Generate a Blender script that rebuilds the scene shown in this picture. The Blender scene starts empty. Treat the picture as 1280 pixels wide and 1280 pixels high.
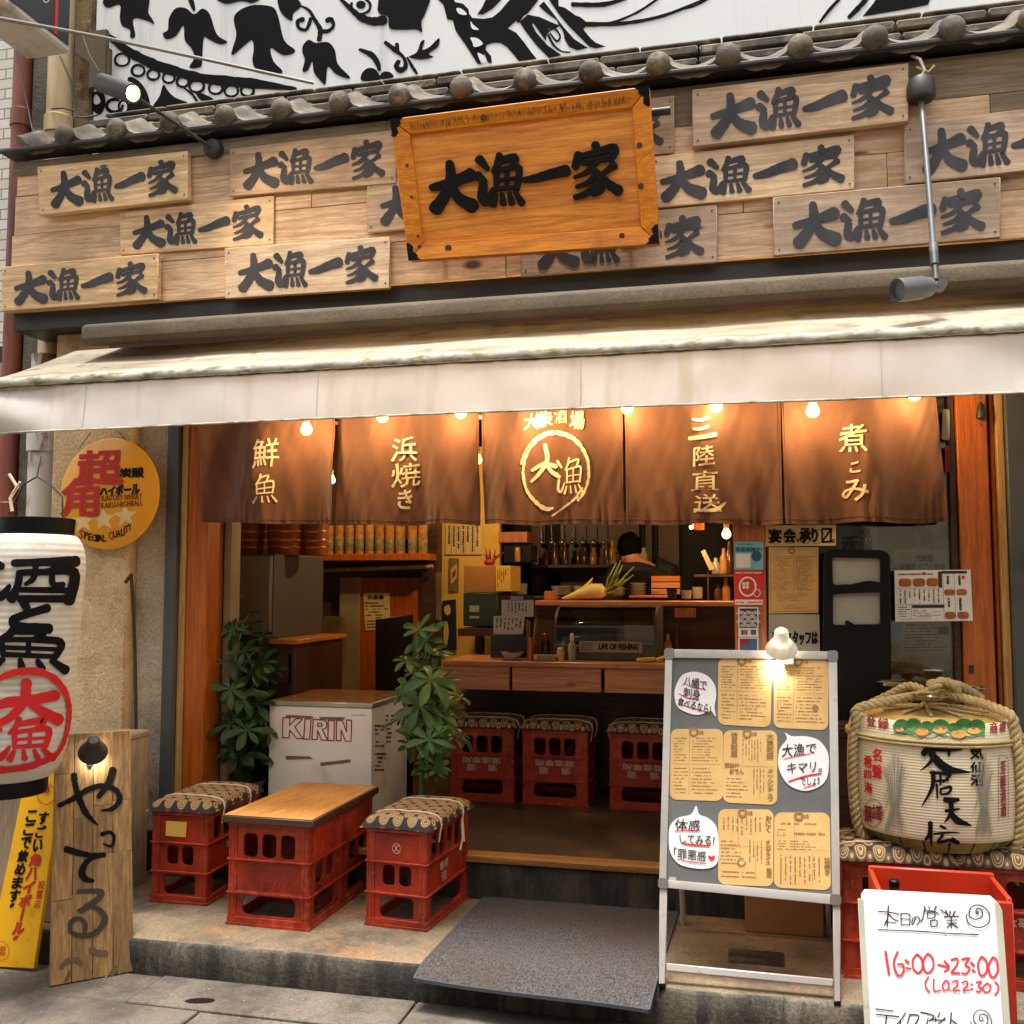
import bpy, bmesh, math, random
from mathutils import Vector, Matrix, noise as mnoise
random.seed(7)
S = bpy.context.scene
COL = S.collection
R = math.radians
# ------------------------------------------------------------------ camera
FOC, YAW, PIT, CAMH = 1243.0, R(13.4), R(4.23), 1.5
cam = bpy.data.cameras.new('camera')
cam.lens = 36.0 * FOC / 1280.0
cam.sensor_width = 36.0
cam.clip_start = 0.05
cam.clip_end = 500
camo = bpy.data.objects.new('camera', cam)
COL.objects.link(camo)
camo.location = (0, 0, CAMH)
camo.rotation_euler = (R(90) + PIT, 0, YAW)
S.camera = camo
# ------------------------------------------------------------------ world, sun, exposure
SUN_EL, SUN_AZ = R(83), R(196)          # azimuth: from the street side, slightly left
world = bpy.data.worlds.new('World')
S.world = world
world.use_nodes = True
nt = world.node_tree
bg = nt.nodes['Background']
sky = nt.nodes.new('ShaderNodeTexSky')
sky.sky_type = 'NISHITA'
sky.sun_disc = False
sky.sun_elevation = SUN_EL
sky.sun_rotation = SUN_AZ
sky.dust_density = 4.0
sky.air_density = 1.2
hsv = nt.nodes.new('ShaderNodeHueSaturation')    # overcast: the blue of the clear sky is greyed
hsv.inputs['Saturation'].default_value = 0.22
nt.links.new(sky.outputs[0], hsv.inputs['Color'])
tint = nt.nodes.new('ShaderNodeMix')
tint.data_type = 'RGBA'
tint.blend_type = 'MULTIPLY'
tint.inputs['Factor'].default_value = 1.0
tint.inputs['B'].default_value = (1.0, 1.0, 0.985, 1)
nt.links.new(hsv.outputs[0], tint.inputs['A'])
nt.links.new(tint.outputs['Result'], bg.inputs[0])
bg.inputs[1].default_value = 0.15
sl = bpy.data.lights.new('sun', 'SUN')
sl.energy = 2.7
sl.angle = R(14)
sl.color = (1, 0.97, 0.93)
slo = bpy.data.objects.new('sun', sl)
COL.objects.link(slo)
# direction the light travels: from azimuth SUN_AZ (nishita: rotation 0 = +Y, clockwise seen from above)
sd = Vector((math.sin(SUN_AZ) * math.cos(SUN_EL), math.cos(SUN_AZ) * math.cos(SUN_EL), math.sin(SUN_EL)))
slo.rotation_euler = (-sd).to_track_quat('-Z', 'Y').to_euler()
S.view_settings.view_transform = 'Standard'
S.view_settings.look = 'None'
S.view_settings.exposure = 1.1
S.view_settings.gamma = 1.0
S.render.engine = 'CYCLES'
S.cycles.max_bounces = 8
S.cycles.transparent_max_bounces = 12
S.cycles.use_denoising = True
S.cycles.sample_clamp_indirect = 6.0
S.cycles.caustics_reflective = False
S.cycles.caustics_refractive = False

# ------------------------------------------------------------------ pixel rays -> points at a real depth
def ray(px, py):
    x = (px - 640) / FOC
    y = (640 - py) / FOC
    fw = math.cos(PIT) - y * math.sin(PIT)
    up = math.sin(PIT) + y * math.cos(PIT)
    return Vector((x * math.cos(YAW) - fw * math.sin(YAW), x * math.sin(YAW) + fw * math.cos(YAW), up))
CAMP = Vector((0, 0, CAMH))
def PY(px, py, Y):
    r = ray(px, py)
    return CAMP + r * (Y / r.y)
def PZ(px, py, Z):
    r = ray(px, py)
    return CAMP + r * ((Z - CAMH) / r.z)
def plane(p, n):
    p = Vector(p); n = Vector(n).normalized()
    def f(px, py, off=0.0):
        r = ray(px, py)
        return CAMP + r * ((p - CAMP).dot(n) / r.dot(n)) + n * off
    f.n = n
    return f
def plane3(a, b, c):
    a, b, c = Vector(a), Vector(b), Vector(c)
    n = (b - a).cross(c - a)
    if n.dot(CAMP - a) < 0: n = -n
    return plane(a, n)
def yplane(Y):
    return plane((0, Y, 0), (0, -1, 0))

# ------------------------------------------------------------------ materials
def lin(c):
    return tuple((x / 255 / 12.92) if x / 255 <= 0.04045 else ((x / 255 + 0.055) / 1.055) ** 2.4 for x in c)
MATS = {}
def _new(name):
    m = bpy.data.materials.new(name)
    m.use_nodes = True
    t = m.node_tree
    return m, t, t.nodes, t.links, t.nodes['Principled BSDF']
def _coords(N, L, stretch=(1, 1, 1), island=False):
    tc = N.new('ShaderNodeTexCoord')
    oi = N.new('ShaderNodeObjectInfo')
    mul = N.new('ShaderNodeVectorMath'); mul.operation = 'SCALE'
    comb = N.new('ShaderNodeCombineXYZ')
    L.new(oi.outputs['Random'], comb.inputs[0]); L.new(oi.outputs['Random'], comb.inputs[1])
    src = comb.outputs[0]
    if island:
        g = N.new('ShaderNodeNewGeometry')
        c2 = N.new('ShaderNodeCombineXYZ')
        for i in range(3): L.new(g.outputs['Random Per Island'], c2.inputs[i])
        ad = N.new('ShaderNodeVectorMath'); ad.operation = 'ADD'
        L.new(comb.outputs[0], ad.inputs[0]); L.new(c2.outputs[0], ad.inputs[1])
        src = ad.outputs[0]
    L.new(src, mul.inputs[0]); mul.inputs['Scale'].default_value = 23.0
    add = N.new('ShaderNodeVectorMath'); add.operation = 'ADD'
    L.new(tc.outputs['Object'], add.inputs[0]); L.new(mul.outputs[0], add.inputs[1])
    mp = N.new('ShaderNodeMapping')
    mp.inputs['Scale'].default_value = stretch
    L.new(add.outputs[0], mp.inputs[0])
    return mp.outputs[0], tc.outputs['Object']
def _noise(N, L, vec, scale, detail=6, rough=0.6, dist=0.0):
    n = N.new('ShaderNodeTexNoise')
    n.inputs['Scale'].default_value = scale
    n.inputs['Detail'].default_value = detail
    n.inputs['Roughness'].default_value = rough
    n.inputs['Distortion'].default_value = dist
    L.new(vec, n.inputs['Vector'])
    return n.outputs['Fac']
def _ramp(N, L, fac, stops):
    r = N.new('ShaderNodeValToRGB')
    e = r.color_ramp.elements
    while len(e) < len(stops): e.new(0.5)
    for i, (p, c) in enumerate(stops):
        e[i].position = p
        e[i].color = (*c, 1) if len(c) == 3 else c
    L.new(fac, r.inputs[0])
    return r.outputs[0]
def _mix(N, L, fac, a, b, mode='MIX'):
    m = N.new('ShaderNodeMix'); m.data_type = 'RGBA'; m.blend_type = mode
    for sock, v in ((m.inputs['Factor'], fac), (m.inputs['A'], a), (m.inputs['B'], b)):
        if isinstance(v, (int, float)): sock.default_value = v
        elif isinstance(v, tuple): sock.default_value = (*v, 1) if len(v) == 3 else v
        else: L.new(v, sock)
    return m.outputs['Result']
def _bump(N, L, B, h, strength, dist=0.01):
    b = N.new('ShaderNodeBump')
    b.inputs['Strength'].default_value = strength
    b.inputs['Distance'].default_value = dist
    L.new(h, b.inputs['Height']); L.new(b.outputs[0], B.inputs['Normal'])
def mat(name, c, rough=0.6, c2=None, scale=5, var=0.12, bump=0.0, bs=60, metal=0.0, stretch=(1, 1, 1),
        stain=None, stain2=None, spec=None, sheen=0, coat=0, trans=0.0, grit=0.3, wear=None):
    m, t, N, L, B = _new(name)
    vec, raw = _coords(N, L, stretch)
    c = lin(c)
    a = tuple(x * (1 - var) for x in c)
    b = lin(c2) if c2 else tuple(min(1, x * (1 + var)) for x in c)
    col = _ramp(N, L, _noise(N, L, vec, scale), [(0.32, a), (0.68, b)])
    for st in (stain, stain2):
        if st:
            sc, sca, lo, hi = st[:4]
            v2, _ = _coords(N, L, st[4] if len(st) > 4 else (1, 1, 1))
            f = _ramp(N, L, _noise(N, L, v2, sca, 8, 0.65), [(lo - 0.045, (0, 0, 0)), (hi - 0.07, (1, 1, 1))])
            col = _mix(N, L, f, col, lin(sc))
    if bump > 0.1:
        v5, _ = _coords(N, L)
        g = _ramp(N, L, _noise(N, L, v5, bs * 1.7, 3, 0.75), [(0.34, (1 - grit,) * 3), (0.66, (1 + grit * 0.5,) * 3)])
        col = _mix(N, L, 1.0, col, g, 'MULTIPLY')
    if wear:
        ge = N.new('ShaderNodeNewGeometry')
        v6, _ = _coords(N, L)
        wn = _ramp(N, L, _noise(N, L, v6, 22, 5, 0.7), [(0.45, (0, 0, 0)), (0.68, (0.5,) * 3)])
        we = _ramp(N, L, ge.outputs['Pointiness'], [(0.54, (0, 0, 0)), (0.68, (1, 1, 1))])
        col = _mix(N, L, _mix(N, L, 1.0, wn, we, 'MULTIPLY'), col, lin(wear))
    L.new(col, B.inputs['Base Color'])
    B.inputs['Roughness'].default_value = rough
    B.inputs['Metallic'].default_value = metal
    if spec is not None: B.inputs['Specular IOR Level'].default_value = spec
    if sheen: B.inputs['Sheen Weight'].default_value = sheen
    if coat: B.inputs['Coat Weight'].default_value = coat
    if bump:
        v3, _ = _coords(N, L)
        _bump(N, L, B, _noise(N, L, v3, bs, 5, 0.6), bump)
    if trans:
        tr = N.new('ShaderNodeBsdfTranslucent'); L.new(col, tr.inputs[0])
        ms = N.new('ShaderNodeMixShader'); ms.inputs[0].default_value = trans
        L.new(B.outputs[0], ms.inputs[1]); L.new(tr.outputs[0], ms.inputs[2])
        L.new(ms.outputs[0], N['Material Output'].inputs[0])
    MATS[name] = m
    return m
def wood(name, c1, c2, axis='X', dens=1.0, rough=0.6, weather=None, knots=0.0, isl=0.18, bump=0.15, moss=None, coat=0):
    m, t, N, L, B = _new(name)
    st = [11.0 * dens] * 3
    st['XYZ'.index(axis)] = 0.7 * dens
    vec, raw = _coords(N, L, tuple(st), True)
    big = _noise(N, L, vec, 0.55, 3, 0.5, 1.2)
    w = N.new('ShaderNodeMath'); w.operation = 'SINE'
    mu = N.new('ShaderNodeMath'); mu.operation = 'MULTIPLY'; mu.inputs[1].default_value = 46.0
    L.new(big, mu.inputs[0]); L.new(mu.outputs[0], w.inputs[0])
    f0 = _ramp(N, L, w.outputs[0], [(0.45, (0, 0, 0)), (0.97, (0.42,) * 3)])
    fine = _noise(N, L, vec, 5.0, 5, 0.7)
    fr = _ramp(N, L, fine, [(0.36, (0, 0, 0)), (0.64, (1, 1, 1))])
    col = _mix(N, L, fr, tuple(x * 0.86 for x in lin(c1)), lin(c2))
    col = _mix(N, L, f0, col, tuple(x * 0.55 for x in lin(c1)))
    hair = _ramp(N, L, _noise(N, L, vec, 17.0, 3, 0.8), [(0.36, (0.78,) * 3), (0.56, (1.04,) * 3)])
    col = _mix(N, L, 1.0, col, hair, 'MULTIPLY')
    geo = N.new('ShaderNodeNewGeometry')
    h = N.new('ShaderNodeHueSaturation')
    mr = N.new('ShaderNodeMapRange')
    mr.inputs['To Min'].default_value = 1 - isl; mr.inputs['To Max'].default_value = 1 + isl
    L.new(geo.outputs['Random Per Island'], mr.inputs[0]); L.new(mr.outputs[0], h.inputs['Value'])
    oi = N.new('ShaderNodeObjectInfo')
    mr2 = N.new('ShaderNodeMapRange')
    mr2.inputs['To Min'].default_value = 0.85; mr2.inputs['To Max'].default_value = 1.1
    L.new(oi.outputs['Random'], mr2.inputs[0]); L.new(mr2.outputs[0], h.inputs['Saturation'])
    L.new(col, h.inputs['Color']); col = h.outputs[0]
    if weather:
        v2, _ = _coords(N, L, (1, 1, 1), True)
        f = _ramp(N, L, _noise(N, L, v2, 1.7, 7, 0.62), [(weather[1], (0, 0, 0)), (weather[2], (weather[3],) * 3)])
        col = _mix(N, L, f, col, lin(weather[0]))
    if moss:
        v4, _ = _coords(N, L, (1, 1, 1))
        f = _ramp(N, L, _noise(N, L, v4, 1.1, 9, 0.7), [(0.60, (0, 0, 0)), (0.72, (moss[1],) * 3)])
        col = _mix(N, L, f, col, lin(moss[0]))
    if knots:
        ks = [3.2] * 3; ks['XYZ'.index(axis)] = 1.6
        v3, _ = _coords(N, L, tuple(ks), True)
        vo = N.new('ShaderNodeTexVoronoi'); vo.inputs['Scale'].default_value = 1.0
        L.new(v3, vo.inputs['Vector'])
        f = _ramp(N, L, vo.outputs['Distance'], [(knots * 0.5, (0.9,) * 3), (knots, (0, 0, 0))])
        col = _mix(N, L, f, col, lin((70, 38, 18)))
    L.new(col, B.inputs['Base Color'])
    B.inputs['Roughness'].default_value = rough
    if coat: B.inputs['Coat Weight'].default_value = coat; B.inputs['Coat Roughness'].default_value = 0.25
    _bump(N, L, B, fine, bump, 0.004)
    MATS[name] = m
    return m
def emis(name, c, strength):
    m, t, N, L, B = _new(name)
    B.inputs['Base Color'].default_value = (*lin(c), 1)
    B.inputs['Emission Color'].default_value = (*lin(c), 1)
    B.inputs['Emission Strength'].default_value = strength
    MATS[name] = m
    return m
def glow(name, c, strength):
    # lit lamp glass: gives off light and lets the filament's light through
    m, t, N, L, B = _new(name)
    em = N.new('ShaderNodeEmission'); em.inputs[0].default_value = (*lin(c), 1); em.inputs[1].default_value = strength
    tr = N.new('ShaderNodeBsdfTransparent')
    ad = N.new('ShaderNodeAddShader'); L.new(em.outputs[0], ad.inputs[0]); L.new(tr.outputs[0], ad.inputs[1])
    L.new(ad.outputs[0], N['Material Output'].inputs[0])
    MATS[name] = m
    return m
def glass(name, tintc=(235, 240, 238), refl=0.10, rough=0.02):
    m, t, N, L, B = _new(name)
    tr = N.new('ShaderNodeBsdfTransparent'); tr.inputs[0].default_value = (*lin(tintc), 1)
    gl = N.new('ShaderNodeBsdfGlossy'); gl.inputs['Roughness'].default_value = rough
    fr = N.new('ShaderNodeFresnel'); fr.inputs[0].default_value = 1.5
    ad = N.new('ShaderNodeMath'); ad.operation = 'ADD'; ad.inputs[1].default_value = refl - 0.04
    L.new(fr.outputs[0], ad.inputs[0])
    ms = N.new('ShaderNodeMixShader')
    L.new(ad.outputs[0], ms.inputs[0]); L.new(tr.outputs[0], ms.inputs[1]); L.new(gl.outputs[0], ms.inputs[2])
    L.new(ms.outputs[0], N['Material Output'].inputs[0])
    MATS[name] = m
    return m

# --- ground and masonry
mat('street', (100, 91, 80), 0.85, (122, 112, 99), 2.5, grit=0.45, bump=0.35, bs=90, stain=((50, 45, 40), 1.6, 0.49, 0.70), stain2=((60, 55, 49), 9, 0.6, 0.8))
mat('platform', (112, 97, 76), 0.7, (144, 126, 100), 2.2, grit=0.45, bump=0.2, bs=70, stain=((74, 64, 54), 1.9, 0.5, 0.68), stain2=((150, 112, 76), 2.6, 0.58, 0.72))
mat('kerb_face', (98, 91, 77), 0.85, (130, 121, 104), 4, grit=0.45, bump=0.4, bs=60, stain=((48, 45, 40), 3.0, 0.45, 0.66, (2, 2, 0.6)), stain2=((60, 56, 48), 14, 0.56, 0.7, (1, 1, 0.12)))
mat('dark_concrete', (76, 65, 51), 0.85, (98, 85, 68), 5, bump=0.3, bs=60, stain=((34, 31, 27), 3.0, 0.45, 0.66, (2, 2, 0.5)))
mat('stucco_warm', (224, 192, 144), 0.9, (234, 206, 162), 3, bump=0.9, bs=55, stain=((120, 96, 66), 38, 0.68, 0.80), stain2=((150, 112, 70), 2.0, 0.55, 0.8))
mat('stucco_pale', (208, 192, 166), 0.9, (222, 208, 184), 3, bump=0.9, bs=50, stain=((116, 98, 76), 42, 0.67, 0.80), stain2=((128, 108, 80), 2.0, 0.55, 0.8))
mat('floor_inside', (58, 46, 36), 0.35, (74, 58, 44), 3, bump=0.1, bs=40, stain=((100, 76, 52), 3.0, 0.58, 0.75))
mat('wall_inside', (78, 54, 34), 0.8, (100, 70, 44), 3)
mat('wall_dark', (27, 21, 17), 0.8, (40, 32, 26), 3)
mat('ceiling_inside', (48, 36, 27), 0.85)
mat('plaster_inside', (150, 130, 98), 0.8, (168, 146, 110), 3)
mat('mural_white', (226, 226, 224), 0.55, var=0.03, scale=2, stain=((196, 196, 194), 1.5, 0.6, 0.8, (6, 1, 0.4)))
mat('mural_black', (16, 16, 19), 0.8, spec=0.1, var=0.12, scale=9)
mat('white_tile', (212, 206, 196), 0.5, var=0.06, scale=3)
mat('tile_joint', (150, 144, 134), 0.8)
mat('red_pipe', (122, 62, 48), 0.55, (140, 74, 58), 4, stain=((70, 44, 36), 3, 0.55, 0.75, (3, 3, 0.5)))
mat('grey_column', (92, 86, 74), 0.85, (116, 108, 92), 3, bump=0.4, bs=60, stain=((58, 54, 46), 4, 0.5, 0.7))
mat('cream_pipe', (196, 168, 122), 0.5, (208, 182, 138), 3, stain=((140, 112, 72), 3, 0.6, 0.78, (3, 3, 0.3)))
mat('brown_column', (116, 92, 60), 0.85, (138, 110, 74), 4, bump=0.5, bs=60, stain=((60, 48, 36), 6, 0.58, 0.72))
mat('white_pipe', (200, 196, 186), 0.55, var=0.06, stain=((120, 84, 50), 4, 0.56, 0.66, (2, 2, 0.6)))
mat('kawara', (92, 82, 68), 0.75, (124, 112, 92), 5, bump=0.3, bs=60, stain=((58, 53, 44), 4, 0.5, 0.68), stain2=((152, 142, 122), 9, 0.6, 0.75))
mat('gutter', (40, 38, 36), 0.5, (58, 55, 52), 5)
mat('dark_metal', (44, 42, 40), 0.5, (60, 57, 54), 4)
mat('grey_metal', (84, 84, 84), 0.45, (102, 102, 102), 5, stain=((60, 58, 55), 6, 0.58, 0.7))
mat('jamb_steel', (72, 74, 74), 0.5, (86, 88, 88), 4)
mat('beam_beige', (88, 74, 54), 0.8, (106, 90, 66), 3, bump=0.2, bs=50, stain=((70, 60, 46), 3, 0.52, 0.72, (0.5, 2, 2)))
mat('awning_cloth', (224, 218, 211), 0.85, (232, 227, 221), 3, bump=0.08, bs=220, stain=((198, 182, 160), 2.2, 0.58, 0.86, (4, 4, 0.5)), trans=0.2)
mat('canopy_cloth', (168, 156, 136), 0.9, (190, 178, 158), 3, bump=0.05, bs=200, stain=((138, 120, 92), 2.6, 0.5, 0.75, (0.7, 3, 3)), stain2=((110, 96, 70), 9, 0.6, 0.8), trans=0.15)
mat('awning_bar', (210, 203, 188), 0.9, (186, 177, 157), 9, spec=0.1, stain=((132, 118, 84), 16, 0.52, 0.72, (1, 2, 2)))
mat('bar_dirt', (84, 70, 48), 0.9, (140, 124, 96), 12, stain=((52, 44, 30), 12, 0.5, 0.66))
# --- woods
wood('cladding', (224, 170, 120), (248, 208, 160), 'X', 1.0, 0.7, ((140, 116, 90), 0.47, 0.74, 0.75), 0.09, 0.12)
wood('cladding_grey', (132, 112, 86), (158, 136, 106), 'X', 1.1, 0.8, ((98, 88, 70), 0.45, 0.7, 0.8), 0.07, 0.1, moss=((92, 98, 40), 0.75))
wood('plank_light', (228, 182, 132), (248, 214, 168), 'X', 1.0, 0.7, ((158, 136, 108), 0.5, 0.8, 0.6), 0.05, 0.06)
wood('plank_brown', (200, 162, 126), (226, 188, 150), 'X', 1.0, 0.75, ((122, 104, 82), 0.42, 0.7, 0.8), 0.06, 0.06, moss=((112, 110, 48), 0.5))
wood('varnish', (228, 126, 6), (246, 156, 26), 'X', 0.8, 0.5, None, 0.0, 0.05, 0.08)
wood('varnish_frame', (226, 124, 10), (242, 152, 28), 'X', 1.0, 0.5, ((120, 58, 14), 0.56, 0.72, 0.8), 0.0, 0.08, 0.1)
wood('orange_wood', (178, 90, 34), (200, 110, 46), 'Z', 1.0, 0.45, None, 0.0, 0.08, 0.08, coat=0.1)
wood('pale_wood', (190, 146, 90), (210, 168, 110), 'Z', 1.2, 0.5, None, 0.0, 0.06)
wood('sign_wood', (132, 100, 64), (172, 136, 92), 'Z', 1.3, 0.6, ((98, 74, 50), 0.5, 0.75, 0.7), 0.0, 0.26)
wood('box_wood', (158, 132, 98), (182, 156, 120), 'Z', 1.0, 0.8, ((116, 98, 74), 0.5, 0.75, 0.7), 0.0, 0.1)
wood('table_top', (190, 134, 80), (206, 152, 96), 'Y', 1.6, 0.6, None, 0.0, 0.04, 0.04)
wood('counter_wood', (206, 122, 56), (226, 146, 78), 'X', 0.9, 0.35, None, 0.07, 0.12, coat=0.2)
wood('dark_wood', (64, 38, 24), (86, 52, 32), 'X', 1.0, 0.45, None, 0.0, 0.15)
wood('tub_wood', (140, 66, 30), (170, 84, 40), 'Z', 1.5, 0.5, None, 0.0, 0.2)
wood('threshold_wood', (146, 98, 52), (176, 126, 72), 'X', 1.4, 0.6, ((90, 62, 38), 0.48, 0.7, 0.8), 0.0, 0.2)
mat('edge_brown', (62, 40, 34), 0.5, (76, 50, 42), 4)
# --- objects
mat('ink', (18, 17, 19), 0.8, spec=0.12, var=0.25, scale=14)
mat('ink_faded', (78, 75, 78), 0.85, (50, 49, 53), 7)
mat('ink_wash', (62, 54, 44), 0.8, (50, 46, 40), 12)
mat('ink_smudge', (110, 86, 60), 0.8, (92, 72, 52), 12)
mat('gloss_black', (10, 9, 9), 0.45, spec=0.2, var=0.1)
mat('marker_black', (46, 46, 48), 0.5, var=0.2, scale=40)
mat('marker_red', (222, 44, 54), 0.5, var=0.1, scale=30)
mat('paint_red', (206, 26, 30), 0.5, var=0.08, scale=20)
mat('deep_red', (140, 34, 36), 0.6)
mat('sign_red', (190, 40, 22), 0.5)
mat('pink', (232, 148, 140), 0.6)
mat('yellow_board', (240, 178, 18), 0.4, var=0.05, stain=((200, 140, 10), 6, 0.6, 0.8))
mat('yellow_disc', (238, 164, 12), 0.3, var=0.03, coat=0.3)
mat('star_pale', (240, 205, 140), 0.5)
mat('brand_brown', (120, 60, 10), 0.5)
mat('lantern_paper', (226, 218, 202), 0.7, (238, 232, 220), 5, stain=((186, 170, 140), 3, 0.58, 0.8), trans=0.3)
mat('noren_cloth', (108, 70, 50), 0.9, (126, 84, 62), 4, bump=0.12, bs=260, sheen=0.2, trans=0.10)
mat('noren_ink', (232, 214, 176), 0.85, var=0.08, scale=30)
mat('crate_red', (158, 42, 14), 0.5, (176, 50, 18), 5, bump=0.12, bs=60, grit=0.14, wear=(206, 96, 60), stain=((104, 26, 12), 4, 0.5, 0.76), stain2=((176, 70, 48), 26, 0.64, 0.74))
mat('crate_orange', (184, 46, 17), 0.45, (198, 54, 22), 5)
mat('crate_mark', (186, 150, 130), 0.7)
mat('cord', (222, 204, 170), 0.8)
mat('freezer_white', (240, 234, 220), 0.4, (246, 242, 232), 3, stain=((190, 168, 130), 3, 0.58, 0.8))
mat('freezer_trim', (190, 180, 164), 0.3, metal=0.6)
mat('freezer_lid', (140, 92, 50), 0.25, (160, 108, 60), 3)
mat('tape_brown', (150, 122, 82), 0.6, (100, 84, 58), 14)
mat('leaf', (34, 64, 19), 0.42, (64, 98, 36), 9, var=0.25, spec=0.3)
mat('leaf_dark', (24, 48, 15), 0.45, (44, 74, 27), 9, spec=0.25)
mat('stem', (62, 84, 40), 0.6)
mat('pot', (70, 48, 36), 0.7)
mat('soil', (42, 32, 24), 0.9)
mat('steel', (150, 146, 138), 0.35, metal=0.7, var=0.05)
mat('steel_dark', (84, 78, 74), 0.5, var=0.06)
mat('chrome', (210, 205, 198), 0.15, metal=1.0)
mat('mat_carpet', (24, 24, 27), 0.95, (104, 100, 98), 150, bump=0.9, bs=150, stretch=(1, 0.5, 1), stain=((78, 60, 48), 1.8, 0.5, 0.85))
mat('mat_rubber', (64, 68, 72), 0.7)
mat('alu', (196, 190, 182), 0.4, (208, 203, 196), 4, metal=0.35, stain=((150, 138, 120), 8, 0.62, 0.75))
mat('board_grey', (98, 98, 96), 0.5, (108, 108, 105), 3)
mat('menu_paper', (216, 172, 104), 0.55, (226, 184, 118), 4, stain=((204, 156, 88), 4, 0.62, 0.8))
mat('menu_ink', (150, 112, 64), 0.7)
mat('paper_white', (232, 228, 226), 0.55, var=0.03)
mat('paper_cream', (226, 196, 130), 0.6, (234, 206, 142), 4)
mat('paper_yellow', (232, 186, 84), 0.6)
mat('paper_grey', (170, 164, 146), 0.6)
mat('whiteboard', (232, 231, 230), 0.25, var=0.02, coat=0.2)
mat('rail_grey', (172, 166, 150), 0.55, stain=((130, 122, 104), 8, 0.6, 0.72))
mat('plastic_white', (226, 222, 212), 0.35, var=0.03, trans=0.2)
mat('sticker_blue', (120, 190, 214), 0.4)
mat('blue_deep', (40, 92, 140), 0.5)
mat('sticker_red', (214, 44, 32), 0.4)
mat('straw', (168, 136, 66), 0.8, (196, 164, 92), 12, bump=0.5, bs=120, stretch=(1, 1, 6))
mat('rope', (182, 158, 104), 0.85, (206, 184, 132), 14, bump=0.5, bs=180)
mat('bamboo_base', (150, 140, 74), 0.7, (172, 158, 92), 5, stretch=(6, 6, 0.6))
mat('green_pine', (54, 122, 58), 0.6, (72, 144, 72), 20)
mat('pine_orange', (206, 142, 66), 0.6)
mat('pine_lines', (36, 34, 40), 0.6)
mat('sheaf_grey', (150, 142, 126), 0.7)
mat('navy_sign', (42, 44, 54), 0.35, var=0.05)
mat('light_box', (214, 206, 196), 0.5, stain=((120, 112, 100), 4, 0.55, 0.75))
mat('skin', (190, 132, 98), 0.5)
mat('hair', (14, 12, 11), 0.9, spec=0.05, bump=0.3, bs=70)
mat('shirt_dark', (24, 24, 27), 0.8)
mat('cardboard', (168, 112, 60), 0.7, (182, 124, 70), 4)
mat('green_plastic', (34, 60, 44), 0.5)
mat('ceramic', (176, 168, 150), 0.25)
mat('dark_ceramic', (40, 36, 34), 0.3)
mat('soy_red', (150, 30, 20), 0.4)
mat('copper', (198, 104, 56), 0.35, metal=0.7)
mat('daikon', (236, 208, 130), 0.45, (240, 218, 150), 5)
mat('daikon_leaf', (120, 128, 60), 0.6, (150, 150, 84), 9)
mat('bottle_brown', (84, 52, 24), 0.2, var=0.1)
mat('jar_amber', (176, 112, 44), 0.15, (206, 150, 80), 20, var=0.2)
mat('jar_label', (84, 104, 62), 0.6, (170, 140, 80), 40)
mat('food', (196, 122, 48), 0.6, (120, 68, 30), 90)
mat('case_back', (96, 92, 74), 0.4)
mat('lacquer', (28, 22, 20), 0.25)
glass('window_glass', (232, 236, 228), 0.13)
glass('case_glass', (190, 196, 188), 0.10, 0.04)
glow('bulb_glow', (255, 190, 96), 4.0)
glow('spot_glow', (255, 200, 120), 14.0)
glow('clip_glow', (255, 244, 222), 6.0)
# cushion cloth: roundels of thin rings in tan on near black
def cushion_mat():
    m, t, N, L, B = _new('cushion_cloth')
    tc = N.new('ShaderNodeTexCoord')
    mp = N.new('ShaderNodeMapping'); mp.inputs['Scale'].default_value = (23, 19, 14)
    mp.inputs['Rotation'].default_value = (0, 0, R(45))
    L.new(tc.outputs['Object'], mp.inputs[0])
    vo = N.new('ShaderNodeTexVoronoi'); vo.inputs['Scale'].default_value = 1.0
    vo.inputs['Randomness'].default_value = 0.12
    L.new(mp.outputs[0], vo.inputs['Vector'])
    mu = N.new('ShaderNodeMath'); mu.operation = 'MULTIPLY'; mu.inputs[1].default_value = 46
    L.new(vo.outputs['Distance'], mu.inputs[0])
    si = N.new('ShaderNodeMath'); si.operation = 'SINE'; L.new(mu.outputs[0], si.inputs[0])
    rings = _ramp(N, L, si.outputs[0], [(0.0, lin((104, 80, 52))), (0.6, lin((188, 154, 108)))])
    edge = _ramp(N, L, vo.outputs['Distance'], [(0.50, (0, 0, 0)), (0.57, (1, 1, 1))])
    col = _mix(N, L, edge, rings, lin((36, 31, 32)))
    L.new(col, B.inputs['Base Color'])
    B.inputs['Roughness'].default_value = 0.85
    _bump(N, L, B, si.outputs[0], 0.15, 0.003)
    MATS['cushion_cloth'] = m
cushion_mat()
# straw mat of the barrel: fine horizontal weave
def weave_mat():
    m, t, N, L, B = _new('barrel_mat')
    vec, raw = _coords(N, L)
    sx = N.new('ShaderNodeSeparateXYZ'); L.new(raw, sx.inputs[0])
    mu = N.new('ShaderNodeMath'); mu.operation = 'MULTIPLY'; mu.inputs[1].default_value = 640
    L.new(sx.outputs[2], mu.inputs[0])
    si = N.new('ShaderNodeMath'); si.operation = 'SINE'; L.new(mu.outputs[0], si.inputs[0])
    n = _noise(N, L, vec, 5)
    col = _ramp(N, L, n, [(0.3, lin((206, 190, 156))), (0.7, lin((224, 210, 180)))])
    d = _ramp(N, L, si.outputs[0], [(0.0, (0.86, 0.84, 0.80)), (0.5, (1, 1, 1))])
    col = _mix(N, L, 1.0, col, d, 'MULTIPLY')
    L.new(col, B.inputs['Base Color'])
    B.inputs['Roughness'].default_value = 0.8
    _bump(N, L, B, si.outputs[0], 0.18, 0.002)
    MATS['barrel_mat'] = m
weave_mat()
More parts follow.
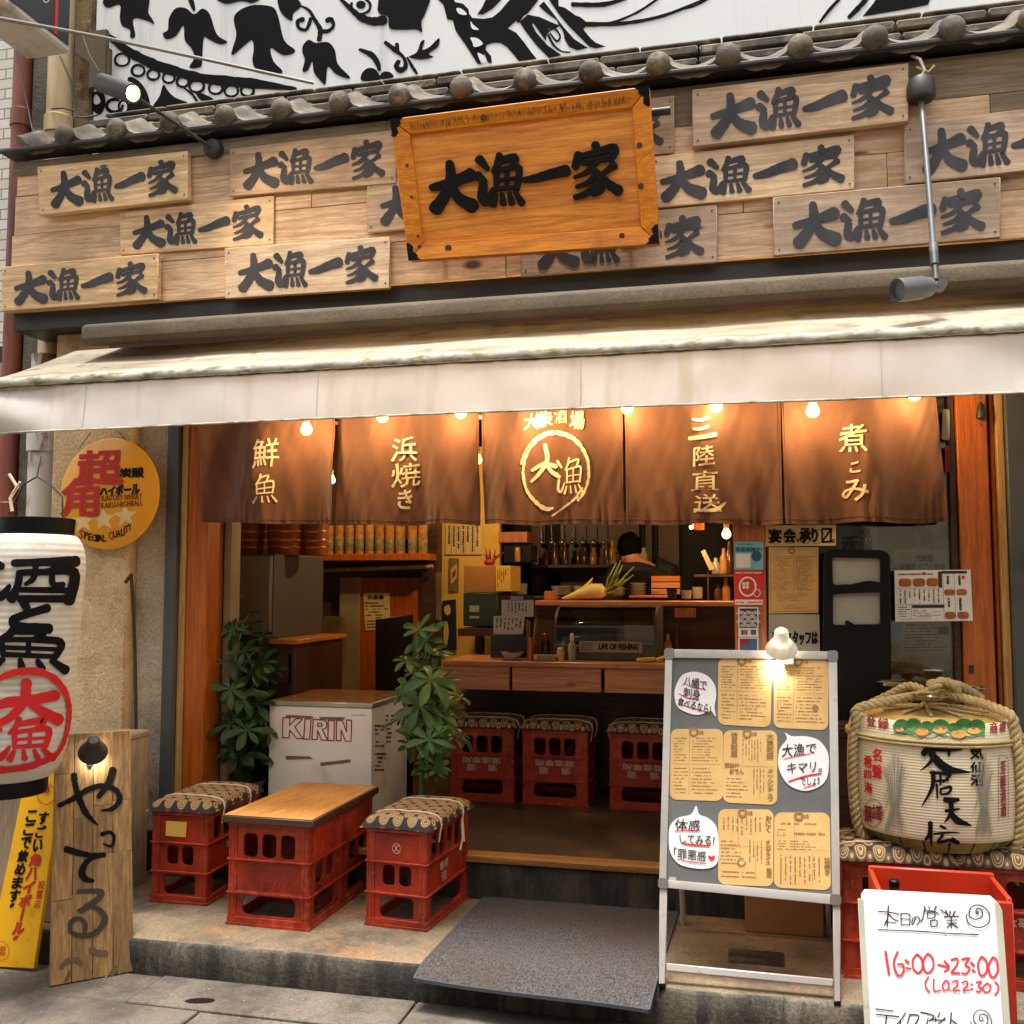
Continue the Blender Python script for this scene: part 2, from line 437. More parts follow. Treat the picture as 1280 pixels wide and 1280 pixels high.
def tile_mat():
    m, t, N, L, B = _new('tile_wall')
    tc = N.new('ShaderNodeTexCoord')
    mp = N.new('ShaderNodeMapping'); mp.inputs['Rotation'].default_value = (R(90), 0, 0)
    L.new(tc.outputs['Object'], mp.inputs[0])
    br = N.new('ShaderNodeTexBrick')
    br.inputs['Scale'].default_value = 1.0
    br.inputs['Brick Width'].default_value = 0.11; br.inputs['Row Height'].default_value = 0.06
    br.inputs['Mortar Size'].default_value = 0.004
    br.inputs['Color1'].default_value = (*lin((214, 208, 198)), 1)
    br.inputs['Color2'].default_value = (*lin((196, 190, 178)), 1)
    br.inputs['Mortar'].default_value = (*lin((128, 120, 108)), 1)
    L.new(mp.outputs[0], br.inputs['Vector'])
    L.new(br.outputs['Color'], B.inputs['Base Color'])
    B.inputs['Roughness'].default_value = 0.5
    MATS['tile_wall'] = m
tile_mat()

# ------------------------------------------------------------------ mesh builder
class MB:
    def __init__(s):
        s.v = []; s.f = []; s.m = []; s.mi = 0
    def V(s, p):
        s.v.append(tuple(p)); return len(s.v) - 1
    def F(s, *ids):
        s.f.append(tuple(ids)); s.m.append(s.mi)
    def face(s, pts):
        s.F(*[s.V(p) for p in pts])
    def box(s, a, b):
        x0, y0, z0 = a; x1, y1, z1 = b
        s.obox(Vector((x0, y0, z0)), Vector((x1 - x0, 0, 0)), Vector((0, y1 - y0, 0)), Vector((0, 0, z1 - z0)))
    def obox(s, o, ax, ay, az):
        o = Vector(o); ax = Vector(ax); ay = Vector(ay); az = Vector(az)
        p = [o, o + ax, o + ax + ay, o + ay]
        i = [s.V(q) for q in p] + [s.V(q + az) for q in p]
        for q in ((0, 3, 2, 1), (4, 5, 6, 7), (0, 1, 5, 4), (1, 2, 6, 5), (2, 3, 7, 6), (3, 0, 4, 7)):
            s.F(*[i[k] for k in q])
    def hexa(s, a, b):                       # two matching quads (front, back)
        n = len(a)
        i = [s.V(q) for q in a]; j = [s.V(q) for q in b]
        s.F(*i); s.F(*reversed(j))
        for k in range(n):
            s.F(i[k], j[k], j[(k + 1) % n], i[(k + 1) % n])
    def prism(s, pts, vec):
        vec = Vector(vec)
        s.hexa([Vector(p) for p in pts], [Vector(p) + vec for p in pts])
    def tube(s, pts, r, n=8, caps=True):
        pts = [Vector(p) for p in pts]
        rs = r if isinstance(r, (list, tuple)) else [r] * len(pts)
        rings = []
        t0 = (pts[1] - pts[0]).normalized()
        ref = Vector((0, 0, 1)) if abs(t0.z) < 0.9 else Vector((1, 0, 0))
        u = t0.cross(ref).normalized()
        for k, p in enumerate(pts):
            t = (pts[min(k + 1, len(pts) - 1)] - pts[max(k - 1, 0)])
            t = t.normalized() if t.length > 1e-9 else t0
            if k and t.dot(tp) < -0.5: t = -t
            tp = t
            u = (u - t * u.dot(t)); u = u.normalized() if u.length > 1e-6 else t.orthogonal().normalized()
            w = t.cross(u)
            rings.append([s.V(p + (u * math.cos(2 * math.pi * q / n) + w * math.sin(2 * math.pi * q / n)) * rs[k]) for q in range(n)])
        for a, b in zip(rings, rings[1:]):
            for q in range(n):
                s.F(a[q], a[(q + 1) % n], b[(q + 1) % n], b[q])
        if caps:
            s.F(*reversed(rings[0])); s.F(*rings[-1])
    def lathe(s, c, prof, n=24, a0=0, a1=360, xf=None):
        c = Vector(c); full = abs(a1 - a0 - 360) < 1e-6
        m = n if full else n + 1
        rings = []
        for r, z in prof:
            ring = []
            for q in range(m):
                a = R(a0 + (a1 - a0) * q / n)
                p = Vector((r * math.cos(a), r * math.sin(a), z))
                if xf: p = xf @ p
                ring.append(s.V(c + p))
            rings.append(ring)
        for a, b in zip(rings, rings[1:]):
            for q in range(n):
                q1 = (q + 1) % m
                s.F(a[q], a[q1], b[q1], b[q])
        if full:
            if prof[0][0] > 1e-4: s.F(*reversed(rings[0]))
            if prof[-1][0] > 1e-4: s.F(*rings[-1])
    def sphere(s, c, r, n=14, sc=(1, 1, 1), xf=None):
        prof = [(max(1e-5, r * math.sin(math.pi * k / (n // 2))), -r * math.cos(math.pi * k / (n // 2))) for k in range(n // 2 + 1)]
        M3 = Matrix.Diagonal(sc)
        if xf: M3 = xf @ M3
        s.lathe(c, prof, n, xf=M3)
    def grid(s, nu, nv, fn):
        ids = [[s.V(fn(i / nu, j / nv)) for i in range(nu + 1)] for j in range(nv + 1)]
        for j in range(nv):
            for i in range(nu):
                s.F(ids[j][i], ids[j][i + 1], ids[j + 1][i + 1], ids[j + 1][i])
    def add(s, verts, faces, fn=None):
        b = len(s.v)
        for p in verts: s.v.append(tuple(fn(p) if fn else p))
        for f in faces: s.F(*[b + k for k in f])
    def xform(s, M):
        s.v = [tuple(M @ Vector(p)) for p in s.v]
    def build(s, name, m, parent=None, loc=None, bevel=0.0, sharp=38, merge=False, normals=True, seg=1):
        me = bpy.data.meshes.new(name)
        base = Vector(loc) if loc is not None else (Vector(parent['base']) if parent is not None and 'base' in parent else Vector((0, 0, 0)))
        me.from_pydata([tuple(Vector(p) - base) for p in s.v], [], s.f)
        mats = m if isinstance(m, (list, tuple)) else [m]
        for q in mats: me.materials.append(MATS[q])
        if len(mats) > 1: me.polygons.foreach_set('material_index', s.m)
        bm = bmesh.new(); bm.from_mesh(me)
        if merge: bmesh.ops.remove_doubles(bm, verts=bm.verts, dist=1e-5)
        if normals: bmesh.ops.recalc_face_normals(bm, faces=bm.faces)
        if bevel:
            ed = [e for e in bm.edges if len(e.link_faces) == 2 and e.calc_face_angle(0) > R(35)]
            bmesh.ops.bevel(bm, geom=ed, offset=bevel, segments=seg, profile=0.7, affect='EDGES', clamp_overlap=True)
        bm.to_mesh(me); bm.free()
        me.shade_smooth()
        me.set_sharp_from_angle(angle=R(sharp))
        o = bpy.data.objects.new(name, me)
        COL.objects.link(o)
        if parent is not None:
            o.parent = parent
            o['base'] = tuple(base)
        else:
            o.location = base
            o['base'] = tuple(base)
        return o
def thing(name, label, cat, loc=(0, 0, 0), group=None):
    o = bpy.data.objects.new(name, None)
    COL.objects.link(o)
    o.location = loc; o.empty_display_size = 0.1
    o['base'] = tuple(loc); o['label'] = label; o['category'] = cat
    if group: o['group'] = group
    return o
def tag(o, label, cat, group=None):
    o['label'] = label; o['category'] = cat
    if group: o['group'] = group
    return o
def struct(o):
    o['kind'] = 'structure'; return o
def dup(root, loc, rotz, label, group=None):
    r = root.copy(); COL.objects.link(r)
    r.location = loc; r.rotation_euler = (0, 0, rotz); r['label'] = label
    if group: r['group'] = group
    for ch in list(root.children):
        c = ch.copy(); COL.objects.link(c); c.parent = r
        for g in ch.children:
            d = g.copy(); COL.objects.link(d); d.parent = c
    return r

# ------------------------------------------------------------------ writing
def crom(pts, w, sub=6):
    if len(pts) == 2: sub = 3
    P = [Vector(p) for p in pts]
    out = []; ws = []
    for i in range(len(P) - 1):
        p0 = P[max(i - 1, 0)]; p1 = P[i]; p2 = P[i + 1]; p3 = P[min(i + 2, len(P) - 1)]
        for k in range(sub):
            t = k / sub
            out.append(0.5 * ((2 * p1) + (p2 - p0) * t + (2 * p0 - 5 * p1 + 4 * p2 - p3) * t * t + (3 * p1 - p0 - 3 * p2 + p3) * t ** 3))
            ws.append(w[i] + (w[i + 1] - w[i]) * t)
    out.append(P[-1]); ws.append(w[-1])
    return out, ws
LAYER = [0]
def stroke(mb, pts, w, fn, off=0.002, sub=6, rough=0.0):
    """one brush stroke as a flat ribbon with round ends; fn(x, y, off) -> 3D point"""
    if isinstance(w, (int, float)): w = [w] * len(pts)
    P, W = crom(pts, w, sub)
    LAYER[0] = (LAYER[0] + 1) % 16
    off = off + LAYER[0] * 0.00012
    Ls, Rs = [], []
    for k, p in enumerate(P):
        t = P[min(k + 1, len(P) - 1)] - P[max(k - 1, 0)]
        if t.length < 1e-9: t = Vector((1, 0))
        t.normalize(); n = Vector((-t.y, t.x))
        hw = W[k] / 2 * (1 + (random.uniform(-rough, rough) if rough else 0))
        Ls.append(p + n * hw); Rs.append(p - n * hw)
    li = [mb.V(fn(p.x, p.y, off + k * 2.5e-5)) for k, p in enumerate(Ls)]; ri = [mb.V(fn(p.x, p.y, off + k * 2.5e-5)) for k, p in enumerate(Rs)]
    for k in range(len(P) - 1):
        mb.F(li[k], ri[k], ri[k + 1], li[k + 1])
    for end in (0, -1):
        c = P[end]; t = (P[0] - P[1]) if end == 0 else (P[-1] - P[-2])
        if t.length < 1e-9: continue
        t.normalize(); n = Vector((-t.y, t.x)); hw = W[end] / 2
        arc = [c + (n * math.cos(a) + t * math.sin(a) * 0.8) * hw for a in [math.pi * k / 6 for k in range(7)]]
        mb.face([fn(p.x, p.y, off + (len(P) * 2.5e-5 if end else 0) + 1e-5) for p in arc])
def bil(q):
    """(u right, v down) in 0..1 -> pixel in quad TL TR BR BL"""
    a, b, c, d = [Vector(p) for p in q]
    return lambda u, v: (a * (1 - u) + b * u) * (1 - v) + (d * (1 - u) + c * u) * v
def rect(x0, y0, x1, y1):
    return [(x0, y0), (x1, y0), (x1, y1), (x0, y1)]
K = {   # brush characters on a 100 grid, y up: list of (points, widths)
 'dai': [([(4, 50), (45, 58), (92, 72)], [13, 17, 25]), ([(44, 98), (46, 66), (34, 34), (12, 6)], [15, 19, 20, 25]), ([(47, 55), (64, 26), (94, 8)], [12, 22, 28])],
 'gyo': [([(8, 92), (24, 74)], [17, 10]), ([(5, 60), (19, 50)], [18, 10]), ([(16, 42), (14, 18), (24, 10), (36, 34)], [15, 17, 15, 6]),
         ([(50, 98), (46, 82), (36, 66)], [12, 12, 7]), ([(48, 86), (82, 92), (74, 72)], [10, 14, 10]),
         ([(43, 68), (43, 32)], [11, 9]), ([(42, 67), (66, 71), (90, 71), (86, 32)], [8, 9, 13, 10]), ([(43, 50), (86, 52)], [6, 6]),
         ([(43, 33), (86, 35)], [8, 8]), ([(65, 69), (64, 34)], [8, 7]),
         ([(42, 23), (36, 4)], [8, 14]), ([(55, 24), (57, 5)], [7, 12]), ([(70, 24), (75, 5)], [7, 12]), ([(82, 26), (96, 4)], [8, 14])],
 'ichi': [([(4, 40), (30, 44), (60, 54), (92, 62)], [12, 19, 22, 26])],
 'ie': [([(50, 99), (55, 86)], [15, 12]), ([(17, 82), (10, 60)], [15, 13]), ([(14, 78), (50, 84), (88, 90), (80, 68)], [10, 12, 17, 9]),
        ([(26, 66), (52, 69), (76, 72)], [9, 10, 10]), ([(52, 66), (32, 48), (8, 40)], [10, 9, 5]),
        ([(42, 54), (58, 40), (60, 16), (44, 6)], [10, 13, 16, 9]), ([(48, 40), (34, 28), (12, 22)], [9, 9, 5]), ([(52, 26), (36, 10), (10, 2)], [11, 11, 9]),
        ([(88, 58), (64, 44)], [13, 7]), ([(62, 44), (76, 24), (96, 10)], [8, 15, 19])],
 'sakana': [([(30, 99), (24, 82), (8, 66)], [14, 14, 8]), ([(26, 88), (66, 92), (56, 74)], [10, 15, 11]),
         ([(14, 68), (16, 34)], [11, 10]), ([(12, 68), (50, 72), (88, 70), (82, 34)], [9, 10, 15, 11]), ([(16, 51), (82, 53)], [8, 8]),
         ([(16, 35), (82, 36)], [9, 9]), ([(48, 69), (48, 36)], [9, 9]),
         ([(16, 24), (4, 4)], [10, 15]), ([(38, 24), (40, 6)], [9, 14]), ([(60, 24), (66, 6)], [9, 14]), ([(78, 26), (96, 6)], [10, 17])],
 'sake': [([(8, 92), (24, 76)], [17, 11]), ([(2, 64), (18, 52)], [17, 11]), ([(14, 40), (10, 14), (24, 14), (32, 36)], [14, 17, 14, 6]),
         ([(36, 84), (66, 88), (98, 92)], [11, 12, 16]), ([(42, 64), (40, 36), (34, 8)], [11, 11, 15]), ([(42, 64), (66, 67), (96, 68), (92, 8)], [9, 10, 15, 17]),
         ([(58, 84), (56, 54), (48, 40)], [9, 9, 6]), ([(76, 86), (75, 44), (86, 42)], [9, 9, 8]), ([(44, 28), (88, 30)], [9, 9]), ([(42, 9), (88, 12)], [11, 11])],
 'to': [([(36, 98), (46, 62)], [18, 14]), ([(80, 78), (40, 54), (18, 34), (30, 14), (84, 10)], [16, 15, 17, 18, 20])],
}
def ideo(mb, key, quad, fn, off=0.002, wide=1.0, rough=0.05):
    b = bil(quad)
    a = [Vector(p) for p in quad]
    unit = ((a[1] - a[0]).length + (a[3] - a[0]).length) / 200.0
    for pts, w in K[key]:
        stroke(mb, [b(x / 100, 1 - y / 100) for x, y in pts], [q * unit * wide for q in w], fn, off, 6, rough)
TXT = {}
def glyph_mesh(s, res=2):
    if (s, res) in TXT: return TXT[(s, res)]
    cu = bpy.data.curves.new('lettering_source', 'FONT')
    cu.body = s; cu.resolution_u = res; cu.align_x = 'CENTER'; cu.space_line = 0.95
    o = bpy.data.objects.new('lettering_source', cu); COL.objects.link(o)
    dg = bpy.context.evaluated_depsgraph_get()
    me = bpy.data.meshes.new_from_object(o.evaluated_get(dg))
    V = [(p.co.x, p.co.y) for p in me.vertices]
    Fc = [tuple(p.vertices) for p in me.polygons]
    bpy.data.objects.remove(o); bpy.data.curves.remove(cu); bpy.data.meshes.remove(me)
    x0 = min(p[0] for p in V); x1 = max(p[0] for p in V); y0 = min(p[1] for p in V); y1 = max(p[1] for p in V)
    V = [((x - x0) / max(1e-6, x1 - x0), 1 - (y - y0) / max(1e-6, y1 - y0)) for x, y in V]
    cnt = {}
    for f in Fc:
        for k in range(len(f)):
            e = (f[k], f[(k + 1) % len(f)]); key = (min(e), max(e))
            cnt[key] = cnt.get(key, 0) + 1
    E = [e for e, c in cnt.items() if c == 1]
    TXT[(s, res)] = (V, Fc, E)
    return TXT[(s, res)]
def write(mb, s, quad, fn, off=0.002, bold=0.0, wob=0.0, res=2, vertical=False, nib=0.0):
    """lettering stretched into a pixel quad; bold in pixels; wob bends it like a hand"""
    if vertical: s = '\n'.join(s)
    V, Fc, E = glyph_mesh(s, res)
    b = bil(quad)
    sx = random.uniform(0, 50)
    pts = []
    for u, v in V:
        p = b(u, v)
        if wob:
            p = p + Vector((mnoise.noise(Vector((p.x * 0.09 + sx, p.y * 0.09, 1))), mnoise.noise(Vector((p.x * 0.09, p.y * 0.09 + sx, 7))))) * wob
        pts.append(p)
    mb.add(pts, Fc, lambda p: fn(p.x, p.y, off))
    if bold:
        for k, (i, j) in enumerate(E):
            p, q = pts[i], pts[j]
            d = q - p
            if d.length < 1e-6: continue
            d.normalize(); n = Vector((-d.y, d.x))
            hw = bold * (1 + nib * (abs(d.x) - abs(d.y)) * -0.5)
            o2 = off + 2.5e-5 * (1 + k % 97)
            p2 = p - d * hw * 0.6; q2 = q + d * hw * 0.6
            mb.face([fn(*(p2 + n * hw), o2), fn(*(q2 + n * hw), o2), fn(*(q2 - n * hw), o2), fn(*(p2 - n * hw), o2)])
def scrib(mb, quad, fn, rows, off=0.0015, vertical=False, dens=0.8, seed=1, h=0.45, cl=(0.012, 0.03)):
    """small print too small to read: rows of little irregular marks"""
    rnd = random.Random(seed); b = bil(quad)
    for r in range(rows):
        c = (r + 0.5) / rows; hh = h / rows / 2
        t = rnd.uniform(0, 0.04); end = rnd.uniform(0.55, 1.0)
        while t < end:
            L_ = rnd.uniform(*cl)
            if rnd.random() < dens:
                k = rnd.uniform(0.5, 1.0); a0 = t; a1 = min(t + L_, 1)
                q = [(a0, c - hh * k), (a1, c - hh * rnd.uniform(0.3, 1)), (a1, c + hh * k * 0.7), (a0, c + hh * rnd.uniform(0.3, 0.9))]
                if vertical: q = [(y, x) for x, y in q]
                mb.face([fn(*b(*p), off) for p in q])
            t += L_ + rnd.uniform(0.003, 0.014)
def blob(mb, pts, fn, off=0.002, sub=5, close=True):
    """closed smooth outline as one filled face"""
    n = len(pts); P = [Vector(p) for p in pts]; out = []
    for i in range(n):
        p0, p1, p2, p3 = P[i - 1], P[i], P[(i + 1) % n], P[(i + 2) % n]
        for k in range(sub):
            t = k / sub
            out.append(0.5 * ((2 * p1) + (p2 - p0) * t + (2 * p0 - 5 * p1 + 4 * p2 - p3) * t * t + (3 * p1 - p0 - 3 * p2 + p3) * t ** 3))
    LAYER[0] = (LAYER[0] + 1) % 16
    poly(mb, out, fn, off + LAYER[0] * 0.00012)
def poly(mb, pts, fn, off=0.002):
    from mathutils.geometry import tessellate_polygon
    tri = tessellate_polygon([[Vector((p[0], p[1], 0)) for p in pts]])
    b = len(mb.v)
    for p in pts: mb.V(fn(p[0], p[1], off))
    for t in tri: mb.F(*[b + k for k in t])
def sheet(mb, quad, fn, off=0.0, th=0.003):
    a = [fn(x, y, off + th) for x, y in quad]; c = [fn(x, y, off) for x, y in quad]
    mb.hexa(a, c)
def rquad(quad, r, n=5):
    """quad with rounded corners; r as share of the width"""
    b = bil(quad); a = [Vector(p) for p in quad]
    rv = r * (a[1] - a[0]).length / max(1, (a[3] - a[0]).length)
    out = []
    for cx, cy, s in ((r, rv, 180), (1 - r, rv, 270), (1 - r, 1 - rv, 0), (r, 1 - rv, 90)):
        for k in range(n + 1):
            t = R(s + 90 * k / n)
            out.append(b(cx + r * math.cos(t), cy + rv * math.sin(t)))
    return out
def ring(mb, cx, cy, rx, ry, w, fn, off=0.002, n=40, a0=0, a1=360, rough=0.0):
    pts = [(cx + rx * math.cos(R(a0 + (a1 - a0) * k / n)), cy + ry * math.sin(R(a0 + (a1 - a0) * k / n))) for k in range(n + 1)]
    stroke(mb, pts, w, fn, off, 1, rough)
def disc(mb, cx, cy, rx, ry, fn, off=0.002, n=28):
    poly(mb, [(cx + rx * math.cos(2 * math.pi * k / n), cy + ry * math.sin(2 * math.pi * k / n)) for k in range(n)], fn, off)
def panel2d(outer, holes, th):
    """flat plate with holes in local x,y; thickness along z -> verts, faces"""
    cu = bpy.data.curves.new('plate_source', 'CURVE'); cu.dimensions = '2D'; cu.fill_mode = 'BOTH'; cu.extrude = th / 2
    for lp in [outer] + holes:
        sp = cu.splines.new('POLY'); sp.points.add(len(lp) - 1)
        for p, (x, y) in zip(sp.points, lp): p.co = (x, y, 0, 1)
        sp.use_cyclic_u = True
    o = bpy.data.objects.new('plate_source', cu); COL.objects.link(o)
    dg = bpy.context.evaluated_depsgraph_get()
    me = bpy.data.meshes.new_from_object(o.evaluated_get(dg))
    V = [tuple(p.co) for p in me.vertices]; Fc = [tuple(p.vertices) for p in me.polygons]
    bpy.data.objects.remove(o); bpy.data.curves.remove(cu); bpy.data.meshes.remove(me)
    return V, Fc
def rr(x0, y0, x1, y1, r, n=4):
    out = []
    for cx, cy, s in ((x1 - r, y1 - r, 0), (x0 + r, y1 - r, 90), (x0 + r, y0 + r, 180), (x1 - r, y0 + r, 270)):
        for k in range(n + 1):
            t = R(s + 90 * k / n); out.append((cx + r * math.cos(t), cy + r * math.sin(t)))
    return out
def point_light(name, loc, energy, color=(1, 0.72, 0.40), radius=0.03):
    l = bpy.data.lights.new(name, 'POINT'); l.energy = energy; l.color = color; l.shadow_soft_size = radius
    o = bpy.data.objects.new(name, l); COL.objects.link(o); o.location = loc
    return o

# ================================================================== THE SETTING
b = MB(); b.box((-60, -60, -0.5), (60, 60, -0.012))
struct(b.build('street', 'street'))
b = MB()
rnd = random.Random(3)
for y0, y1 in ((0.9, 1.75), (1.758, 2.55), (2.558, 3.28), (3.288, 3.535)):
    x = -9 + rnd.uniform(0, 0.6)
    while x < 9:
        w = rnd.uniform(0.85, 1.1)
        b.obox((x, y0, -0.3), (w, 0, 0), (0, y1 - y0, 0), (0, 0, 0.3 + rnd.uniform(-0.003, 0.003)))
        x += w + 0.007
struct(b.build('pavement', 'street', bevel=0.004))
b = MB()
for k in range(34):                                    # dark slot worn between two slabs
    a = 2 * math.pi * k / 34
p = PZ(250, 1252, 0.0)
b.face([p + Vector((0.05 * math.cos(2 * math.pi * k / 16) + 0.02 * math.sin(2 * math.pi * k / 16), 0.028 * math.sin(2 * math.pi * k / 16), 0.003)) for k in range(16)])
tag(b.build('drain_slot', 'lacquer'), 'small black drain slot in the pavement in front of the kerb', 'drain')
b = MB()                                               # crumbs and petals trodden into the pavement
rnd = random.Random(11)
for k in range(110):
    if rnd.random() < 0.6: p = Vector((rnd.uniform(-2.6, -1.2), 3.52 - abs(rnd.gauss(0, 0.10)), 0.003))
    else: p = Vector((rnd.uniform(-2.7, 0.6), rnd.uniform(2.7, 3.5), 0.003))
    s_ = rnd.uniform(0.0012, 0.0036); a = rnd.uniform(0, 6.3)
    b.face([p + Vector((math.cos(a + q) * s_, math.sin(a + q) * s_ * 0.7, rnd.uniform(0, 0.002))) for q in (0, 1.7, 3.1, 4.6)])
o = b.build('litter', 'paper_grey'); o['kind'] = 'stuff'

# entrance platform, its kerb and the second step
b = MB()
N_ = 60
XL, XR = -3.05, 4.0
def kerb_jit(x): return 0.010 * mnoise.noise(Vector((x * 3.1, 0, 0))) + 0.006 * mnoise.noise(Vector((x * 11, 3, 0)))
xs = [XL + (XR - XL) * k / 220 for k in range(221)]
prof = []
for x in xs:
    j = kerb_jit(x); z = 0.13 + 0.004 * mnoise.noise(Vector((x * 2, 9, 0)))
    chip = 0.018 if mnoise.noise(Vector((x * 7, 5, 2))) > 0.38 else 0.0
    prof.append([(x, 3.545 + j * 0.5, -0.02), (x, 3.540 + j, 0.05), (x, 3.542 + j + chip * 0.4, z - 0.016 - chip), (x, 3.550 + j + chip, z - 0.004 - chip * 0.4), (x, 3.575 + j + chip, z), (x, 3.75, 0.13), (x, 4.36, 0.13)])
ids = [[b.V(p) for p in pr] for pr in prof]
for i in range(len(xs) - 1):
    for k in range(6):
        b.mi = 0 if k < 3 else 1
        b.F(ids[i][k], ids[i + 1][k], ids[i + 1][k + 1], ids[i][k + 1])
struct(b.build('platform', ['kerb_face', 'platform'], sharp=50))
b = MB()
b.box((-2.80, 4.315, 0.12), (1.06, 4.46, 0.286))
struct(b.build('entrance_step', 'dark_concrete', bevel=0.006))
b = MB()
for k, (x0, x1) in enumerate(((-2.75, -1.6), (-1.597, 0.0), (0.003, 1.0))):
    b.box((x0, 4.300, 0.288), (x1, 4.335, 0.316)); b.box((x0, 4.338, 0.288), (x1, 4.385, 0.313)); b.box((x0, 4.388, 0.288), (x1, 4.43, 0.308))
struct(b.build('threshold', 'threshold_wood', bevel=0.004))
b = MB(); b.box((-5.0, 4.43, 0.05), (1.6, 8.6, 0.302))
struct(b.build('interior_floor', 'floor_inside'))

# ------------------------------------------------------------------ the shop building
shop = thing('shop_building', 'old two storey shopfront clad in tan boards under a tiled eave', 'building', (-0.9, 4.5, 0))
b = MB(); b.box((-3.47, 4.38, 0), (-3.01, 4.7, 2.8)); b.build('wall', 'stucco_warm', shop, bevel=0.012)
b = MB(); b.box((-3.008, 4.45, 0), (-2.822, 4.7, 2.8)); b.build('wall', 'stucco_pale', shop)
b = MB(); b.box((1.135, 4.40, 0), (4.5, 4.7, 2.8)); b.build('wall', 'stucco_pale', shop)
for q in (((-2.820, 4.40, 0.1), (-2.757, 4.56, 2.8)), ((1.034, 4.40, 0.1), (1.133, 4.56, 2.8))):
    b = MB(); b.box(*q); b.build('steel_post', 'jamb_steel', shop, bevel=0.004)
for q in (((-2.755, 4.43, 0.1), (-2.722, 4.56, 2.8)), ((1.003, 4.43, 0.1), (1.032, 4.56, 2.8))):
    b = MB(); b.box(*q); b.build('door_trim', 'pale_wood', shop, bevel=0.003)
for q in (((-2.720, 4.44, 0.1), (-2.610, 4.60, 2.8)), ((0.853, 4.44, 0.1), (0.972, 4.58, 2.8)), ((0.985, 4.46, 0.1), (1.001, 4.58, 2.8))):
    b = MB(); b.box(*q); b.build('door_frame', 'orange_wood', shop, bevel=0.004)
b = MB(); b.box((-0.066, 4.45, 0.31), (0.070, 4.56, 2.5)); b.build('post', 'orange_wood', shop, bevel=0.004)
b = MB(); b.box((-2.60, 4.47, 2.30), (0.85, 4.58, 2.8)); b.build('lintel', 'dark_wood', shop)
b = MB(); b.box((0.073, 4.47, 0.31), (0.850, 4.55, 0.86)); b.build('sill_panel', 'dark_wood', shop)
b = MB()
b.box((0.073, 4.46, 0.86), (0.850, 4.55, 0.90)); b.box((0.822, 4.465, 0.903), (0.850, 4.54, 2.297)); b.box((0.073, 4.465, 0.903), (0.092, 4.54, 2.297))
wf = b.build('window_frame', 'dark_wood', shop, bevel=0.003)
b = MB(); b.box((0.095, 4.495, 0.903), (0.819, 4.499, 2.297)); b.build('window_pane', 'window_glass', wf)
# interior shell
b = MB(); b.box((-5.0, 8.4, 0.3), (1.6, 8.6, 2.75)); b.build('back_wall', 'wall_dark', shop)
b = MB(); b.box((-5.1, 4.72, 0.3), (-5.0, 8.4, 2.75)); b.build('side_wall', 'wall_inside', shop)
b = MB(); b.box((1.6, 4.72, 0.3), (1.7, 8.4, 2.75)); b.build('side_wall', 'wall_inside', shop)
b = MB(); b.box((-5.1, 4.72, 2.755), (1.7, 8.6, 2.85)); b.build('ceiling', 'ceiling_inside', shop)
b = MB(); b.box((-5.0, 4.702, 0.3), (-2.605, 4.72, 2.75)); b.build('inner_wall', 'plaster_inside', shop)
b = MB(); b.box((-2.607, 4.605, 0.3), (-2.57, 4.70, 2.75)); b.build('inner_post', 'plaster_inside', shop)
b = MB(); b.box((-3.47, 4.705, 2.803), (4.5, 4.9, 3.95)); b.build('upper_wall', 'wall_dark', shop)
# board cladding of the fascia
FX0, FX1, FY = -3.655, 3.2, 4.25
rows = [(2.886, 3.085), (3.087, 3.287), (3.289, 3.492), (3.494, 3.672)]
bl, bgm = MB(), MB()
rnd = random.Random(21)
for ri, (z0, z1) in enumerate(rows):
    x = FX0 + 0.008 * ri
    while x < FX1:
        w = rnd.uniform(0.55, 1.5)
        x1 = min(x + w, FX1)
        grey = (ri == 3 and x > -1.9) or (ri == 2 and x > 0.62) or (ri == 0 and -1.75 < x < -1.2) or (ri == 3 and rnd.random() < 0.3)
        tgt = bgm if grey else bl
        tgt.obox((x, FY + rnd.uniform(0, 0.004), z0 + 0.001), (x1 - x - 0.003, 0, 0), (0, 0.025, 0), (0, 0, z1 - z0 - 0.001))
        x = x1
bl.build('cladding', 'cladding', shop, bevel=0.002)
bgm.build('cladding', 'cladding_grey', shop, bevel=0.002)
b = MB(); b.box((FX0 + 0.01, FY + 0.03, 2.80), (FX1, 4.70, 3.672)); b.build('fascia_box', 'dark_metal', shop)
b = MB(); b.box((FX0 + 0.005, FY - 0.006, 3.600), (-1.62, FY - 0.001, 3.668)); b.build('top_trim', 'cladding_grey', shop)
